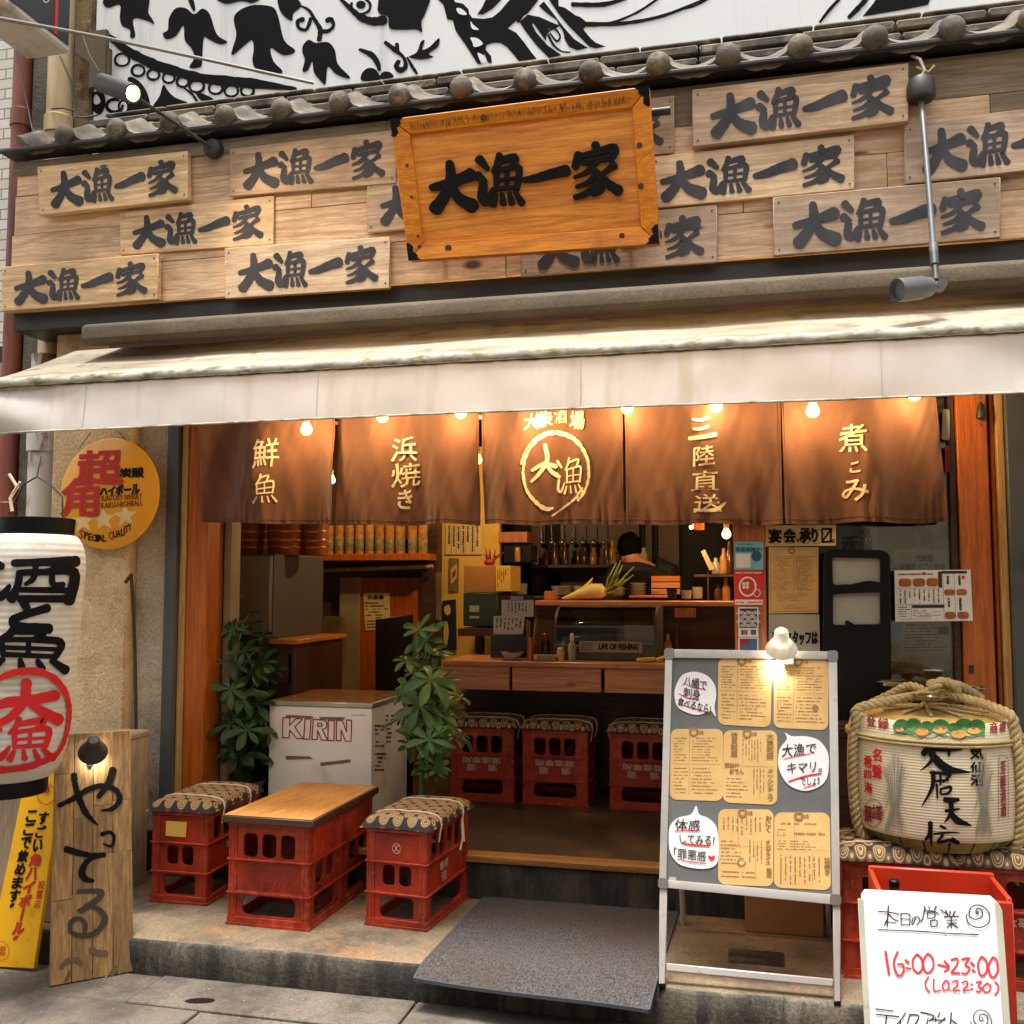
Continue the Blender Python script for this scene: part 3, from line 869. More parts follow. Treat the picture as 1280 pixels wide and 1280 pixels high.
# eave of grey tiles
YE = 4.19
balls = [83, 144, 203, 264, 326, 390, 464, 544, 628, 712, 800, 891, 985, 1083, 1191]
xa = PY(83, 176, YE).x; xb = PY(1191, 95, YE).x
pitch = (xb - xa) / 14
zb = PY(628, 107, YE).z
b = MB()
ze = PY(640, 117, 4.185).z
b.box((FX0 - 0.03, 4.195, ze), (FX1, 4.30, ze + 0.02)); b.box((FX0 - 0.04, 4.172, ze - 0.002), (FX1, 4.193, ze + 0.020))
b.build('eave_board', 'gutter', shop, bevel=0.006)
b = MB()
NT = 27
for k in range(-1, NT):
    cx = xa + pitch * k
    def surf(u, v, cx=cx, lift=0.0, y0=YE, y1=4.36, rise=0.11):
        x = (u - 0.5) * pitch
        ax = abs(x)
        z = 0.046 * math.cos(min(1, ax / 0.062) * math.pi / 2) if ax < 0.062 else -0.026 * math.sin((ax - 0.062) / (pitch / 2 - 0.062) * math.pi / 2)
        return (cx + x, y0 + (y1 - y0) * v, zb - 0.005 + z + rise * v + lift)
    if k >= 0: b.grid(24, 3, surf)
    else: b.grid(24, 3, lambda u, v: surf(0.5 + u / 2, v))
    # pendant lip of the eave tile
    n = 24
    top = [Vector(surf(i / n, 0)) for i in range(n + 1)]
    for i in range(n):
        if k < 0 and i < 12: continue
        u = abs(i / n - 0.5) * 2
        d0 = 0.030 + 0.014 * math.sin(math.pi * min(1, abs(i / n - 0.5) * 2)); d1 = 0.030 + 0.014 * math.sin(math.pi * min(1, abs((i + 1) / n - 0.5) * 2))
        b.face([top[i], top[i + 1], top[i + 1] - Vector((0, -0.006, d1)), top[i] - Vector((0, -0.006, d0))])
    b.grid(24, 2, lambda u, v, cx=cx: surf(u, v, cx, 0.02, 4.27, 4.48, 0.13) if True else None) if k >= 0 else None
b.build('roof_tiles', 'kawara', shop, normals=False, sharp=50)
for k in range(NT):
    b = MB(); b.sphere((xa + pitch * k, YE - 0.016, zb + 0.006), 0.053, 18, (1, 0.7, 1)); b.build('tile_cap', 'kawara', shop)
b = MB()
rnd = random.Random(5)
for zz, yy, hh in ((PY(640, 108, 4.42).z, 4.42, 0.040), (PY(640, 95, 4.45).z, 4.45, 0.044), (PY(640, 82, 4.49).z, 4.49, 0.02)):
    x = FX0 + 0.22 + (yy - 4.42) * 1.8
    while x < FX1:
        w = rnd.uniform(0.36, 0.46)
        b.obox((x, yy + rnd.uniform(0, 0.006), zz + rnd.uniform(-0.003, 0.003)), (w - 0.006, 0, 0), (0, 0.3, 0.012), (0, 0, hh))
        x += w
b.build('ridge_tiles', 'kawara', shop, bevel=0.008)

# building added behind the camera, unseen: shades the low sky, reflects in the glass
ob = thing('sky_blocker_building', 'unseen plain building added across the street to block low sky light', 'building', (-1, -4.2, 0))
b = MB(); b.box((-16, -9, 0), (14, -4.2, 6.8)); b.build('wall', 'stucco_pale', ob)
for k in range(8):
    for z0 in (0.9, 4.0):
        b = MB(); b.box((-14 + 3.4 * k, -4.2, z0), (-12.2 + 3.4 * k, -4.17, z0 + 1.5)); wf = b.build('window', 'dark_metal', ob)
        b = MB(); b.box((-13.92 + 3.4 * k, -4.168, z0 + 0.08), (-12.28 + 3.4 * k, -4.16, z0 + 1.42)); b.build('pane', 'steel_dark', wf)

# ------------------------------------------------------------------ mural wall behind the eave
mural = thing('mural_wall', 'white wall above the tiles painted with black flower and lace patterns', 'wall', (0, 4.62, 3.9))
MY = 4.62
b = MB(); b.box((-3.47, MY, 3.60), (6, 4.7, 7.0)); b.build('painted_wall', 'mural_white', mural)
mp_ = yplane(MY)
c1 = lambda L_: [(x / 4, y / 4) for x, y in L_]
c2 = lambda L_: [(300 + x / 4, y / 4) for x, y in L_]
c3 = lambda L_: [(560 + x / 2.37, y / 2.37) for x, y in L_]
c0 = lambda L_: [(x * 0.336, y * 0.336) for x, y in L_]
b = MB()
for pts in (c1([(515, 8), (540, 40), (600, 25), (600, 90), (612, 130), (650, 150), (652, 188), (678, 180), (668, 95), (740, 106), (772, 122), (762, 95), (742, 60), (735, -30), (560, -30)]),
            c1([(936, -20), (962, 48), (978, 48), (962, -20)]),
            c1([(815, 168), (832, 196), (880, 180), (918, 128), (925, 200), (960, 245), (972, 290), (948, 338), (1004, 334), (1012, 290), (1020, 190), (1050, 200), (1100, 222), (1138, 210), (1085, 172), (1050, 72), (1012, 44), (972, 72), (930, 42), (880, 42), (846, 92), (840, 150)]),
            c0([(862, 205), (915, 165), (938, 150), (945, 180), (940, 230), (965, 265), (1040, 275), (1050, 262), (1018, 228), (1008, 178), (1055, 206), (1100, 190), (1058, 150), (1035, 60), (1010, 25), (930, 22), (872, 60), (880, 130)]),
            c0([(1035, -15), (1045, 45), (1085, 78), (1092, 50), (1122, 20), (1090, -15)]),
            c0([(810, -10), (840, 15), (900, 5), (940, 12), (965, -10)]),
            c2([(318, 225), (345, 200), (382, 216), (440, 212), (475, 250), (490, 320), (548, 382), (540, 394), (480, 370), (440, 335), (428, 420), (400, 400), (370, 360), (362, 308), (340, 352), (313, 356), (325, 300), (312, 260)]),
            c1([(640, 390), (690, 402), (735, 460), (752, 545), (700, 560), (640, 555), (655, 480)]),
            c1([(818, 425), (800, 480), (765, 545), (870, 525), (940, 515), (880, 490), (845, 460)]),
            c1([(980, 462), (1010, 505), (1070, 500), (1030, 475)]),
            c1([(480, 460), (512, 480), (530, 520), (500, 575), (460, 540), (505, 510)]),
            c2([(612, 405), (610, 370), (640, 342), (680, 350), (700, 400)]), c2([(700, 395), (715, 362), (750, 362), (768, 388)]),
            c2([(845, 285), (885, 262), (905, 210), (925, 205), (912, 250), (950, 235), (985, 200), (1000, 195), (990, 235), (945, 270), (968, 286), (920, 297), (870, 295)]),
            c2([(690, 35), (725, -30), (940, -30), (930, 60), (908, 110), (912, 162), (880, 148), (800, 150), (748, 140), (740, 85), (700, 70)])):
    blob(b, pts, mp_, 0.002, 4)
cm = lambda L_: [(530 + x / 5.12, y / 5.12) for x, y in L_]
for pts in (cm([(80, -10), (125, 30), (150, 125), (185, 130), (205, 200), (240, 250), (275, 300), (300, 340), (345, 410), (368, 412), (340, 345), (390, 350), (410, 400), (435, 405), (430, 360), (395, 320), (400, 290), (440, 275), (490, 275), (530, 300), (575, 350), (608, 392), (722, 378), (690, 340), (640, 270), (590, 210), (535, 182), (590, 135), (606, 150), (640, 100), (662, 88), (742, -10), (560, -10), (540, 10), (490, 70), (440, 112), (380, 122), (310, 116), (290, 90), (285, 60), (250, 25), (200, 15), (190, -10)]),
            cm([(340, 95), (380, 92), (440, 55), (505, -10), (400, -10), (372, 50)]),
            cm([(612, 142), (665, 95), (740, 110), (830, 150), (870, 165), (850, 180), (800, 182), (785, 230), (780, 262), (700, 150), (690, 152), (720, 210), (790, 290), (880, 355), (800, 372), (720, 290), (650, 200)]),
            cm([(860, -10), (862, 40), (900, 50), (930, 70), (970, 100), (1000, 110), (1050, 150), (1020, 190), (1070, 250), (1100, 275), (1165, 300), (1100, 310), (1060, 300), (1000, 240), (930, 170), (870, 100), (808, 10), (795, -10)]),
            cm([(735, 40), (768, 10), (830, 90), (890, 170), (960, 250), (1050, 308), (980, 322), (930, 300), (905, 260), (890, 200), (862, 160), (850, 130), (800, 95)]),
            [(1078, 21), (1092, 4), (1105, -20), (1170, -20), (1160, 6), (1136, 11)]):
    poly(b, pts, mp_, 0.0026)
for pts, w in ((c2([(300, 28), (345, 52), (375, 100), (402, 150), (396, 200)]), [2, 4, 5, 6, 6]), (c2([(400, 155), (440, 156), (468, 130), (456, 98), (436, 104)]), [6, 5, 4, 6, 6]),
               (c2([(355, 95), (332, 148), (296, 140), (290, 108), (316, 98)]), [5, 4, 4, 5, 6]),
               (c1([(545, 180), (640, 255), (760, 318), (880, 358), (1000, 390), (1150, 408), (1280, 420), (1480, 446)]), [6, 12, 13, 12, 12, 14, 12, 4]),
               (c2([(598, 248), (660, 276), (690, 320), (697, 350)]), [3, 8, 7, 4]), (c2([(728, 214), (775, 250), (820, 290), (828, 335), (800, 352), (782, 330), (795, 308)]), [5, 6, 4, 6, 7, 6, 5]),
               (c2([(785, 222), (790, 250)]), [5, 4]), (c2([(838, 290), (860, 330), (885, 368)]), [3, 4, 3]),
               (c2([(500, -8), (560, 50), (610, 90), (665, 108), (720, 102)]), [4, 6, 9, 10, 12]),
               (c3([(412, 76), (480, 70), (560, 38), (625, -5)]), [4, 3.5, 3, 3]), (c3([(415, 72), (520, 70), (640, 47), (770, -5)]), [6, 5, 4, 3]), (c3([(370, 14), (460, 14), (530, -5)]), [6, 6, 4]),
               (c3([(1102, 66), (1130, 30), (1162, -5)]), [3, 4, 4]), (c3([(1188, 52), (1215, 25), (1242, -5)]), [5, 6, 6]),
               (cm([(790, 212), (830, 182), (872, 232), (850, 266), (808, 216)]), [2, 3, 2, 3, 2]), (cm([(796, 225), (830, 290), (880, 330), (935, 337)]), [3, 3, 2, 2]),
               (c1([(920, 440), (960, 470), (985, 505)]), [2, 3, 3]), ([(850, 13), (868, 8), (888, -2)], [1.5, 2, 2])):
    stroke(b, pts, w, mp_, 0.002, 6, 0.12)
for cx, cy, r in ((612, 300, 36), (692, 354, 32), (768, 374, 30), (845, 390, 30), (915, 410, 30), (985, 432, 36), (1080, 442, 34), (1158, 455, 34), (1238, 455, 32)):
    ring(b, cx / 4, cy / 4, r / 4, r / 4.6, 3.2, mp_, 0.0022, 18, 0, 360, 0.2)
ring(b, 300 + 605 / 4, 8, 12, 10, 3.5, mp_, 0.0022, 18, -60, 200, 0.2); disc(b, 300 + 605 / 4, 6, 6, 5, mp_, 0.0024)
ring(b, 490 / 4, 500 / 4, 8, 9, 4, mp_, 0.0022, 16, 0, 360, 0.2); ring(b, 575 / 4, 530 / 4, 10, 8, 4, mp_, 0.0022, 16, 0, 300, 0.2); ring(b, 620 / 4, 535 / 4, 6, 8, 3, mp_, 0.0022, 16, 0, 360)
disc(b, 530 + 910 / 5.12, 243 / 5.12, 2.4, 2.4, mp_, 0.002)
b.build('painted_pattern', 'mural_black', mural, normals=False)
b = MB()
for pts in ([(210, 60), (240, 60), (276, 92), (262, 102), (225, 92)], [(300, 245), (345, 250), (378, 286), (325, 305), (312, 275)], [(300, 140), (315, 160), (350, 190), (342, 196), (308, 185)], [(345, 342), (380, 360), (400, 395), (370, 402)]): blob(b, cm(pts), mp_, 0.0062, 4)
b.build('white_gaps', 'mural_white', mural, normals=False)

# ------------------------------------------------------------------ neighbour on the left, its pipes and columns
nb = thing('tiled_building', 'pale brick tiled building beyond the red drainpipe', 'building', (-4.6, 4.6, 0))
b = MB(); b.box((-7.5, 4.75, 0), (-4.03, 9, 9)); b.build('tiled_wall', 'tile_wall', nb)
b = MB(); b.box((-4.03, 5.2, 0), (-3.5, 5.3, 9)); b.build('recess_wall', 'grey_column', nb)
def vpipe(name, m, x, y, r, z0, z1, label, cat, joints=()):
    t = thing(name, label, cat, (x, y, z0))
    b = MB(); b.tube([(x, y, z0), (x, y, z1)], r, 18); b.build('pipe', m, t)
    for z in joints:
        b = MB(); b.tube([(x, y, z - 0.05), (x, y, z + 0.05)], r * 1.14, 18); b.build('pipe_joint', m, t, bevel=0.004)
    return t
vpipe('drainpipe', 'red_pipe', -3.915, 4.6, 0.052, 0, 7.5, 'tall rust red drainpipe at the edge of the tiled wall', 'pipe', (1.9, 4.1))
vpipe('drainpipe', 'cream_pipe', -3.655, 4.58, 0.068, 2.7, 7.5, 'cream coloured vent pipe rising beside the tiled eave', 'pipe', (4.02,))
vpipe('drainpipe', 'white_pipe', -3.62, 4.50, 0.072, 0, 2.72, 'white rain pipe with rust marks beside the stucco wall under the awning', 'pipe', (2.25,))
b = MB(); b.box((-3.855, 4.60, 0), (-3.728, 4.78, 7.5))
tag(b.build('concrete_column', 'grey_column', loc=(-3.79, 4.7, 0), bevel=0.008), 'grey concrete column between the red and the cream pipes', 'column')
b = MB(); b.box((-3.585, 4.60, 2.9), (-3.478, 4.72, 7.5))
tag(b.build('brown_column', 'brown_column', loc=(-3.53, 4.66, 2.9), bevel=0.008), 'rough brown column at the left edge of the mural', 'column')
b = MB()
b.obox(PY(95, 30, 4.56), (0.22, 0, -0.17), (0, 0.02, 0), (0.0, 0, -0.16)); b.box((PY(114, 40, 4.56).x, 4.553, PY(114, 110, 4.56).z), (PY(134, 40, 4.56).x, 4.58, PY(114, 40, 4.56).z))
for px_, py_ in ((119, 62), (130, 62), (119, 78), (130, 80)):
    p = PY(px_, py_, 4.56); b.tube([p, p + Vector((0, -0.006, 0))], 0.006, 8)
tag(b.build('steel_bracket', 'beam_beige', loc=PY(114, 60, 4.56)), 'bolted steel bracket on the wall behind the hanging light box', 'bracket')
# wire stay and cables
b = MB()
pts = [PY(-60, 5, 3.2), PY(0, 23, 3.4), PY(130, 47, 3.9), PY(260, 75, 4.3), PY(392, 104, 4.58)]
b.tube(pts, 0.009, 8)
tag(b.build('stay_rod', 'steel', loc=pts[-1]), 'thin grey steel stay running from the mural wall to the light box', 'rod')
b = MB()
b.tube([PY(18, 56, 4.5), PY(30, 110, 4.5), PY(40, 160, 4.5), PY(52, 178, 4.48)], 0.004, 6)
b.tube([PY(75, 70, 4.48), PY(88, 100, 4.48), PY(93, 130, 4.48), PY(95, 146, 4.48), PY(106, 147, 4.48), PY(122, 144, 4.5)], 0.005, 6)
b.tube([PY(103, 44, 4.5), PY(112, 70, 4.45), PY(124, 90, 4.4)], 0.005, 6)
b.tube([PY(65, 136, 4.50), PY(78, 135, 4.49), PY(93, 138, 4.5)], 0.005, 6)
tag(b.build('loose_cable', 'dark_metal', loc=PY(75, 70, 4.48)), 'loose thin dark cables dangling against the cream pipe', 'cable')
# hanging light box sign, seen from below
lb = thing('light_box_sign', 'dark navy light box sign with a red stripe hung over the street', 'sign', (-3.33, 4.25, 4.22))
XB = -3.325; ZB = 4.205
b = MB(); b.box((XB - 0.26, 2.5, ZB), (XB - 0.004, 4.24, ZB + 1.6)); b.build('housing', 'light_box', lb, bevel=0.035, seg=3)
b = MB(); b.box((XB - 0.004, 2.56, ZB + 0.035), (XB + 0.002, 4.215, ZB + 1.56)); b.build('panel', 'navy_sign', lb)
b = MB(); b.box((XB + 0.002, 4.105, ZB + 0.04), (XB + 0.005, 4.125, ZB + 1.55)); b.build('red_stripe', 'sticker_red', lb)
b = MB()
pX = plane((XB + 0.002, 3.5, 4.5), (1, 0, 0))
stroke(b, [(52, -2), (56, 3), (60, 1), (60, -3)], 1.2, pX, 0.003)
b.build('lettering', 'paper_white', lb, normals=False)
# right-hand neighbour: red strips and a pale notice on the stucco
b = MB(); b.box((1.17, 4.385, 1.10), (1.42, 4.398, 2.1))
tag(b.build('red_banner', 'deep_red', loc=(1.17, 4.39, 1.1), bevel=0.002), 'dark red cloth banner on the stucco at the right edge', 'banner')
b = MB(); b.box((1.145, 4.372, 1.30), (1.33, 4.383, 1.46)); b.mi = 1
scrib(b, rect(1274, 690, 1296, 712), yplane(4.372), 5, 0.001, seed=77)
tag(b.build('wall_notice', ['paper_grey', 'marker_black'], loc=(1.15, 4.375, 1.3)), 'pale notice plate pinned over the dark red banner', 'notice')

# ================================================================== ON THE FASCIA
GP = 'lettered planks nailed to the fascia'
def signplank(quad, label, m='plank_light', ink='ink_faded', Y=4.245, th=0.022, span=(0.08, 0.93), vs=(0.17, 0.86), text='full', clip=None):
    """quad: the four corners in the photograph on the plane just in front of the cladding"""
    f = yplane(Y)
    c = f(*quad[3])
    t = thing('sign_plank', label, 'sign plank', c, GP)
    bb = MB(); sheet(bb, quad, f, 0.0, th)
    bb.build('plank', m, t, bevel=0.003)
    bb = MB(); g = bil(quad)
    keys = ['dai', 'gyo', 'ichi', 'ie']
    n = 4
    for k in range(4):
        if clip and k not in clip: continue
        w = (span[1] - span[0]) / 4.0
        u0 = span[0] + w * k + w * 0.03; u1 = u0 + w * 0.94
        q = [g(u0, vs[0]), g(u1, vs[0]), g(u1, vs[1]), g(u0, vs[1])]
        ideo(bb, keys[k], q, f, th + 0.0012, 1.2)
    if bb.v: bb.build('lettering', ink, t, normals=False)
    bb = MB()
    for u in (0.025, 0.975):
        for v in (0.1, 0.9):
            p = f(*g(u, v), th)
            bb.tube([p, p + Vector((0, -0.002, 0))], 0.004, 6)
    bb.build('nail_heads', 'dark_metal', t)
    return t
signplank([(52, 212), (239, 192), (240, 252), (55, 272)], 'light plank lettered in black just below the lit spotlight at the left', 'plank_light', 'ink_faded', 4.238, 0.034)
signplank([(151, 266), (343, 245), (343, 306), (151, 319)], 'light plank flush with the boards, between the topmost and lowest planks at the left', 'plank_light', 'ink_faded', 4.247, 0.008)
signplank([(7, 336), (202, 319), (202, 376), (7, 391)], 'lowest lettered plank at the far left corner of the fascia', 'plank_light', 'ink_faded', 4.238, 0.03)
signplank([(289, 188), (496, 164), (497, 231), (289, 247)], 'brownish plank beside the spotlight mount, its end behind the varnished framed sign', 'plank_brown', 'ink_faded', 4.243, 0.018)
signplank([(284, 312), (489, 298), (489, 362), (284, 375)], 'light plank with bold black lettering left of the lower corner of the framed sign', 'plank_light', 'ink_faded', 4.240, 0.024)
signplank([(460, 228), (664, 205), (664, 275), (460, 292)], 'brown plank almost wholly hidden behind the left side of the framed sign', 'plank_brown', 'ink_faded', 4.244, 0.014)
signplank([(814, 198), (1067, 170), (1068, 238), (815, 262)], 'light plank in the middle row just right of the varnished framed sign', 'plank_light', 'ink_faded', 4.243, 0.016, span=(0.04, 0.95))
signplank([(866, 117), (1134, 84), (1134, 156), (866, 188)], 'mossy brown plank under the tiles, beside the round mount of the hanging lamp', 'plank_brown', 'ink_faded', 4.236, 0.036)
signplank([(640, 146), (843, 121), (843, 192), (640, 212)], 'brown plank peeking out beyond the upper right corner of the framed sign', 'plank_brown', 'ink_faded', 4.244, 0.014)
signplank([(1130, 158), (1390, 124), (1390, 204), (1130, 232)], 'brown plank behind the arm of the hanging lamp, running out of the picture', 'plank_brown', 'ink_faded', 4.240, 0.02)
signplank([(966, 249), (1249, 224), (1249, 299), (967, 322)], 'large plank in the lowest row beneath the arm of the hanging lamp', 'plank_brown', 'ink_faded', 4.240, 0.022)
signplank([(652, 281), (896, 257), (897, 329), (652, 347)], 'plank showing half its black letters below the lower edge of the framed sign', 'plank_brown', 'ink_faded', 4.244, 0.014)

# big framed sign, leaning forward on brackets
fs = thing('framed_sign', 'large varnished orange wood sign in a thick frame with thick raised black letters', 'sign', PY(660, 220, 4.05))
TLs, TRs = PY(490, 151, 4.04), PY(812, 110, 4.04)
BLs, BRs = PY(513, 327, 4.14), PY(825, 306, 4.14)
nS = (TRs - TLs).cross(BLs - TLs).normalized()
if nS.y > 0: nS = -nS
def onS(u, v, off=0.0): return (TLs * (1 - u) + TRs * u) * (1 - v) + (BLs * (1 - u) + BRs * u) * v + nS * off
def slab(mb, u0, v0, u1, v1, o0, o1):
    q = [(u0, v0), (u1, v0), (u1, v1), (u0, v1)]
    mb.hexa([onS(u, v, o1) for u, v in q], [onS(u, v, o0) for u, v in q])
b = MB(); slab(b, 0.02, 0.02, 0.98, 0.98, -0.030, -0.004); b.build('panel', 'varnish', fs)
fw, fh = 0.068, 0.122
b = MB()
def frame_piece(mb, outer, inner):
    """bevelled frame side: outer edge thick, sloping down to the panel"""
    (a0, a1), (i0, i1) = outer, inner
    f_ = [onS(*a0, 0.026), onS(*a1, 0.026), onS(*i1, 0.010), onS(*i0, 0.010)]
    k_ = [onS(*a0, -0.035), onS(*a1, -0.035), onS(*i1, -0.035), onS(*i0, -0.035)]
    mb.hexa(f_, k_)
g_ = 0.0015
frame_piece(b, ((g_, 0), (1 - g_, 0)), ((fw + g_, fh * 0.92), (1 - fw - g_, fh * 0.92)))
frame_piece(b, ((1, g_), (1, 1 - g_)), ((1 - fw, fh * 0.92 + g_), (1 - fw, 1 - fh - g_)))
frame_piece(b, ((1 - g_, 1), (g_, 1)), ((1 - fw - g_, 1 - fh), (fw + g_, 1 - fh)))
frame_piece(b, ((0, 1 - g_), (0, g_)), ((fw, 1 - fh - g_), (fw, fh * 0.92 + g_)))
b.build('frame', 'varnish_frame', fs, bevel=0.003)
fS = plane3(TLs, TRs, BLs)
gS = bil([(490, 151), (812, 110), (825, 306), (513, 327)])
b = MB()
for cu_, cv_, su, sv in ((0, 0, 1, 1), (1, 0, -1, 1), (1, 1, -1, -1), (0, 1, 1, -1)):
    L1, L2 = 0.055, 0.125
    o = 0.028; b = MB()
    q = [(cu_, cv_), (cu_ + su * L1, cv_), (cu_ + su * L1 * 0.7, cv_ + sv * L2 * 0.16), (cu_ + su * L1 * 0.75, cv_ + sv * L2 * 0.3), (cu_ + su * 0.022, cv_ + sv * L2 * 0.5), (cu_ + su * 0.026, cv_ + sv * L2 * 0.8), (cu_ + su * 0.012, cv_ + sv * L2), (cu_, cv_ + sv * L2)]
    a = [onS(u, v, o - 0.016 * min(abs(u - cu_) / fw, abs(v - cv_) / fh)) for u, v in q]
    b.face(a); b.build('corner_fitting', 'gloss_black', fs, normals=False)
# scorched weather streaks on the top frame member
b = MB(); rnd = random.Random(9)
for k in range(620):
    u = rnd.uniform(0.07, 0.93); v0 = rnd.uniform(0.035, 0.075); ln = rnd.uniform(0.01, 0.036); w = rnd.uniform(0.0005, 0.0013)
    z0 = 0.0275 - 0.016 * (v0 / (fh * 0.92)); z1 = 0.0275 - 0.016 * ((v0 + ln) / (fh * 0.92))
    b.face([onS(u, v0, z0), onS(u + w, v0, z0), onS(u + w * 0.5, v0 + ln, z1), onS(u, v0 + ln, z1)])
b.build('weather_streaks', 'edge_brown', fs, normals=False)
# knots
b = MB()
for u, v, r in ((0.043, 0.33, 0.007), (0.045, 0.55, 0.006), (0.05, 0.83, 0.006), (0.95, 0.36, 0.011), (0.945, 0.62, 0.012), (0.05, 0.905, 0.008), (0.17, 0.93, 0.014), (0.86, 0.93, 0.011), (0.37, 0.065, 0.012)):
    o = 0.0275 - 0.016 * max(0, min(1, min(min(u, 1 - u) / fw, 9) if 0.15 < v < 0.85 else min(v, 1 - v) / fh))
    b.face([onS(u + r * math.cos(2 * math.pi * k / 14), v + r * 1.7 * math.sin(2 * math.pi * k / 14), o + 0.0008) for k in range(14)])
b.build('knots', 'edge_brown', fs, normals=False)
# raised letters: brush ribbons given thickness
def raised(mb, key, quad, th, wide=1.0):
    flat = MB(); ideo(flat, key, quad, lambda x, y, o: (x, y, o), 0.0, wide)
    # each stroke face becomes a solid
    base = len(mb.v)
    cnt = {}
    for f in flat.f:
        for k in range(len(f)):
            e = (f[k], f[(k + 1) % len(f)]); kk = (min(e), max(e)); cnt[kk] = cnt.get(kk, 0) + 1
    lo = [mb.V(fS(p[0], p[1], -0.004)) for p in flat.v]
    hi = [mb.V(fS(p[0], p[1], th + p[2])) for p in flat.v]
    for f in flat.f:
        mb.F(*[hi[k] for k in f])
        for k in range(len(f)):
            a, c = f[k], f[(k + 1) % len(f)]
            if cnt[(min(a, c), max(a, c))] == 1: mb.F(lo[a], lo[c], hi[c], hi[a])
b = MB()
for k, (x0, y0, x1, y1) in enumerate(((538, 203, 594, 264), (595, 193, 655, 258), (653, 200, 713, 240), (713, 181, 776, 247))):
    key = ['dai', 'gyo', 'ichi', 'ie'][k]
    sl_ = -0.06 * (x1 - x0)
    raised(b, key, [(x0, y0 - sl_ * 0.5), (x1, y0 + sl_ * 0.5), (x1, y1 + sl_ * 0.5), (x0, y1 - sl_ * 0.5)], 0.012, 1.12)
b.build('lettering', 'gloss_black', fs, normals=False)
b = MB()
for u in (0.12, 0.88):
    p = onS(u, 0.15, -0.03); b.tube([p, p + Vector((0, 0.22, 0))], 0.012, 8)
    p = onS(u, 0.9, -0.03); b.tube([p, p + Vector((0, 0.12, 0))], 0.012, 8)
p = PY(838, 138, 4.16); b.tube([p + Vector((-0.12, 0, 0)), p], 0.018, 10)
b.build('bracket', 'gutter', fs)

# ------------------------------------------------------------------ spotlights of the fascia
sp = thing('spotlight', 'lit black spotlight on a long arm above the plank at the left', 'spotlight', PY(268, 187, 4.22))
p0 = PY(268, 187, 4.235); p1 = PY(165, 118, 3.70); 
b = MB(); b.tube([p0 + Vector((0, 0.012, 0)), p0 + Vector((0, -0.025, 0)), p0 + Vector((0, -0.035, 0))], [0.046, 0.046, 0.040], 24); b.build('mount', 'gutter', sp, bevel=0.003)
b = MB(); b.tube([p0 + Vector((0, -0.03, 0)), p0 + Vector((-0.02, -0.06, 0.01)), p1], 0.0085, 10); b.build('arm', 'gutter', sp)
h0 = PY(125, 103, 3.74); h1 = PY(167, 117, 3.68)
ax = (h1 - h0).normalized()
b = MB(); b.tube([h0 - ax * 0.012, h0, h0 + ax * 0.012, h1 - ax * 0.01, h1, h1 - ax * 0.002, h1 - ax * 0.03], [0.028, 0.037, 0.042, 0.042, 0.0425, 0.034, 0.032], 24); b.build('lamp_head', 'gutter', sp)
b = MB(); b.tube([h1 - ax * 0.022, h1 - ax * 0.016], [0.030, 0.029], 20); b.build('lens', 'spot_glow', sp)
l = bpy.data.lights.new('spotlight_beam', 'SPOT'); l.energy = 9; l.spot_size = R(75); l.spot_blend = 0.7; l.color = (1, 0.78, 0.5); l.shadow_soft_size = 0.03
lo = bpy.data.objects.new('spotlight_beam', l); COL.objects.link(lo); lo.parent = sp
lo.location = Vector(h1) + ax * 0.01 - Vector(sp['base']); lo.rotation_euler = (ax + Vector((0.0, 1.0, -0.4))).to_track_quat('-Z', 'Y').to_euler()
hl = thing('hanging_spotlight', 'unlit grey spotlight at the end of a pole hanging before the planks', 'spotlight', PY(1151, 117, 4.2))
p0 = PY(1151, 112, 4.20); p1 = PY(1170, 350, 3.80)
b = MB(); b.tube([p0 + Vector((0, 0.05, 0.03)), p0 + Vector((0, 0.0, 0.012)), p0 + Vector((0, 0, -0.04)), p0 + Vector((0, 0, -0.048))], [0.045, 0.056, 0.056, 0.046], 24); b.build('mount', 'gutter', hl, bevel=0.002)
b = MB(); b.tube([p0 + Vector((0, 0, -0.04)), p0.lerp(p1, 0.5), p1], 0.0115, 12); q_ = p0.lerp(p1, 0.83); b.tube([q_, p0.lerp(p1, 0.93)], 0.016, 12); b.build('arm', 'grey_metal', hl)
h0 = PY(1176, 357, 3.80); h1 = PY(1121, 363, 3.70)
ax = (h1 - h0).normalized()
b = MB(); b.tube([h0, h0 + ax * 0.04, h0 + ax * 0.05, h0 + ax * 0.085, h0 + ax * 0.09, h1, h1 - ax * 0.02], [0.016, 0.018, 0.034, 0.040, 0.042, 0.042, 0.036], 24)
b.tube([h0 + Vector((0, -0.03, 0.0)), h0 + Vector((0, 0.03, 0))], 0.018, 14); b.build('lamp_head', 'grey_metal', hl)
b = MB(); b.tube([PY(1140, 70, 4.24), PY(1150, 74, 4.2), PY(1156, 88, 4.19), PY(1148, 100, 4.2)], 0.006, 8); b.tube([PY(1146, 84, 4.22), PY(1160, 90, 4.2), PY(1168, 82, 4.21)], 0.005, 6)
b.build('wiring', 'cord', hl)

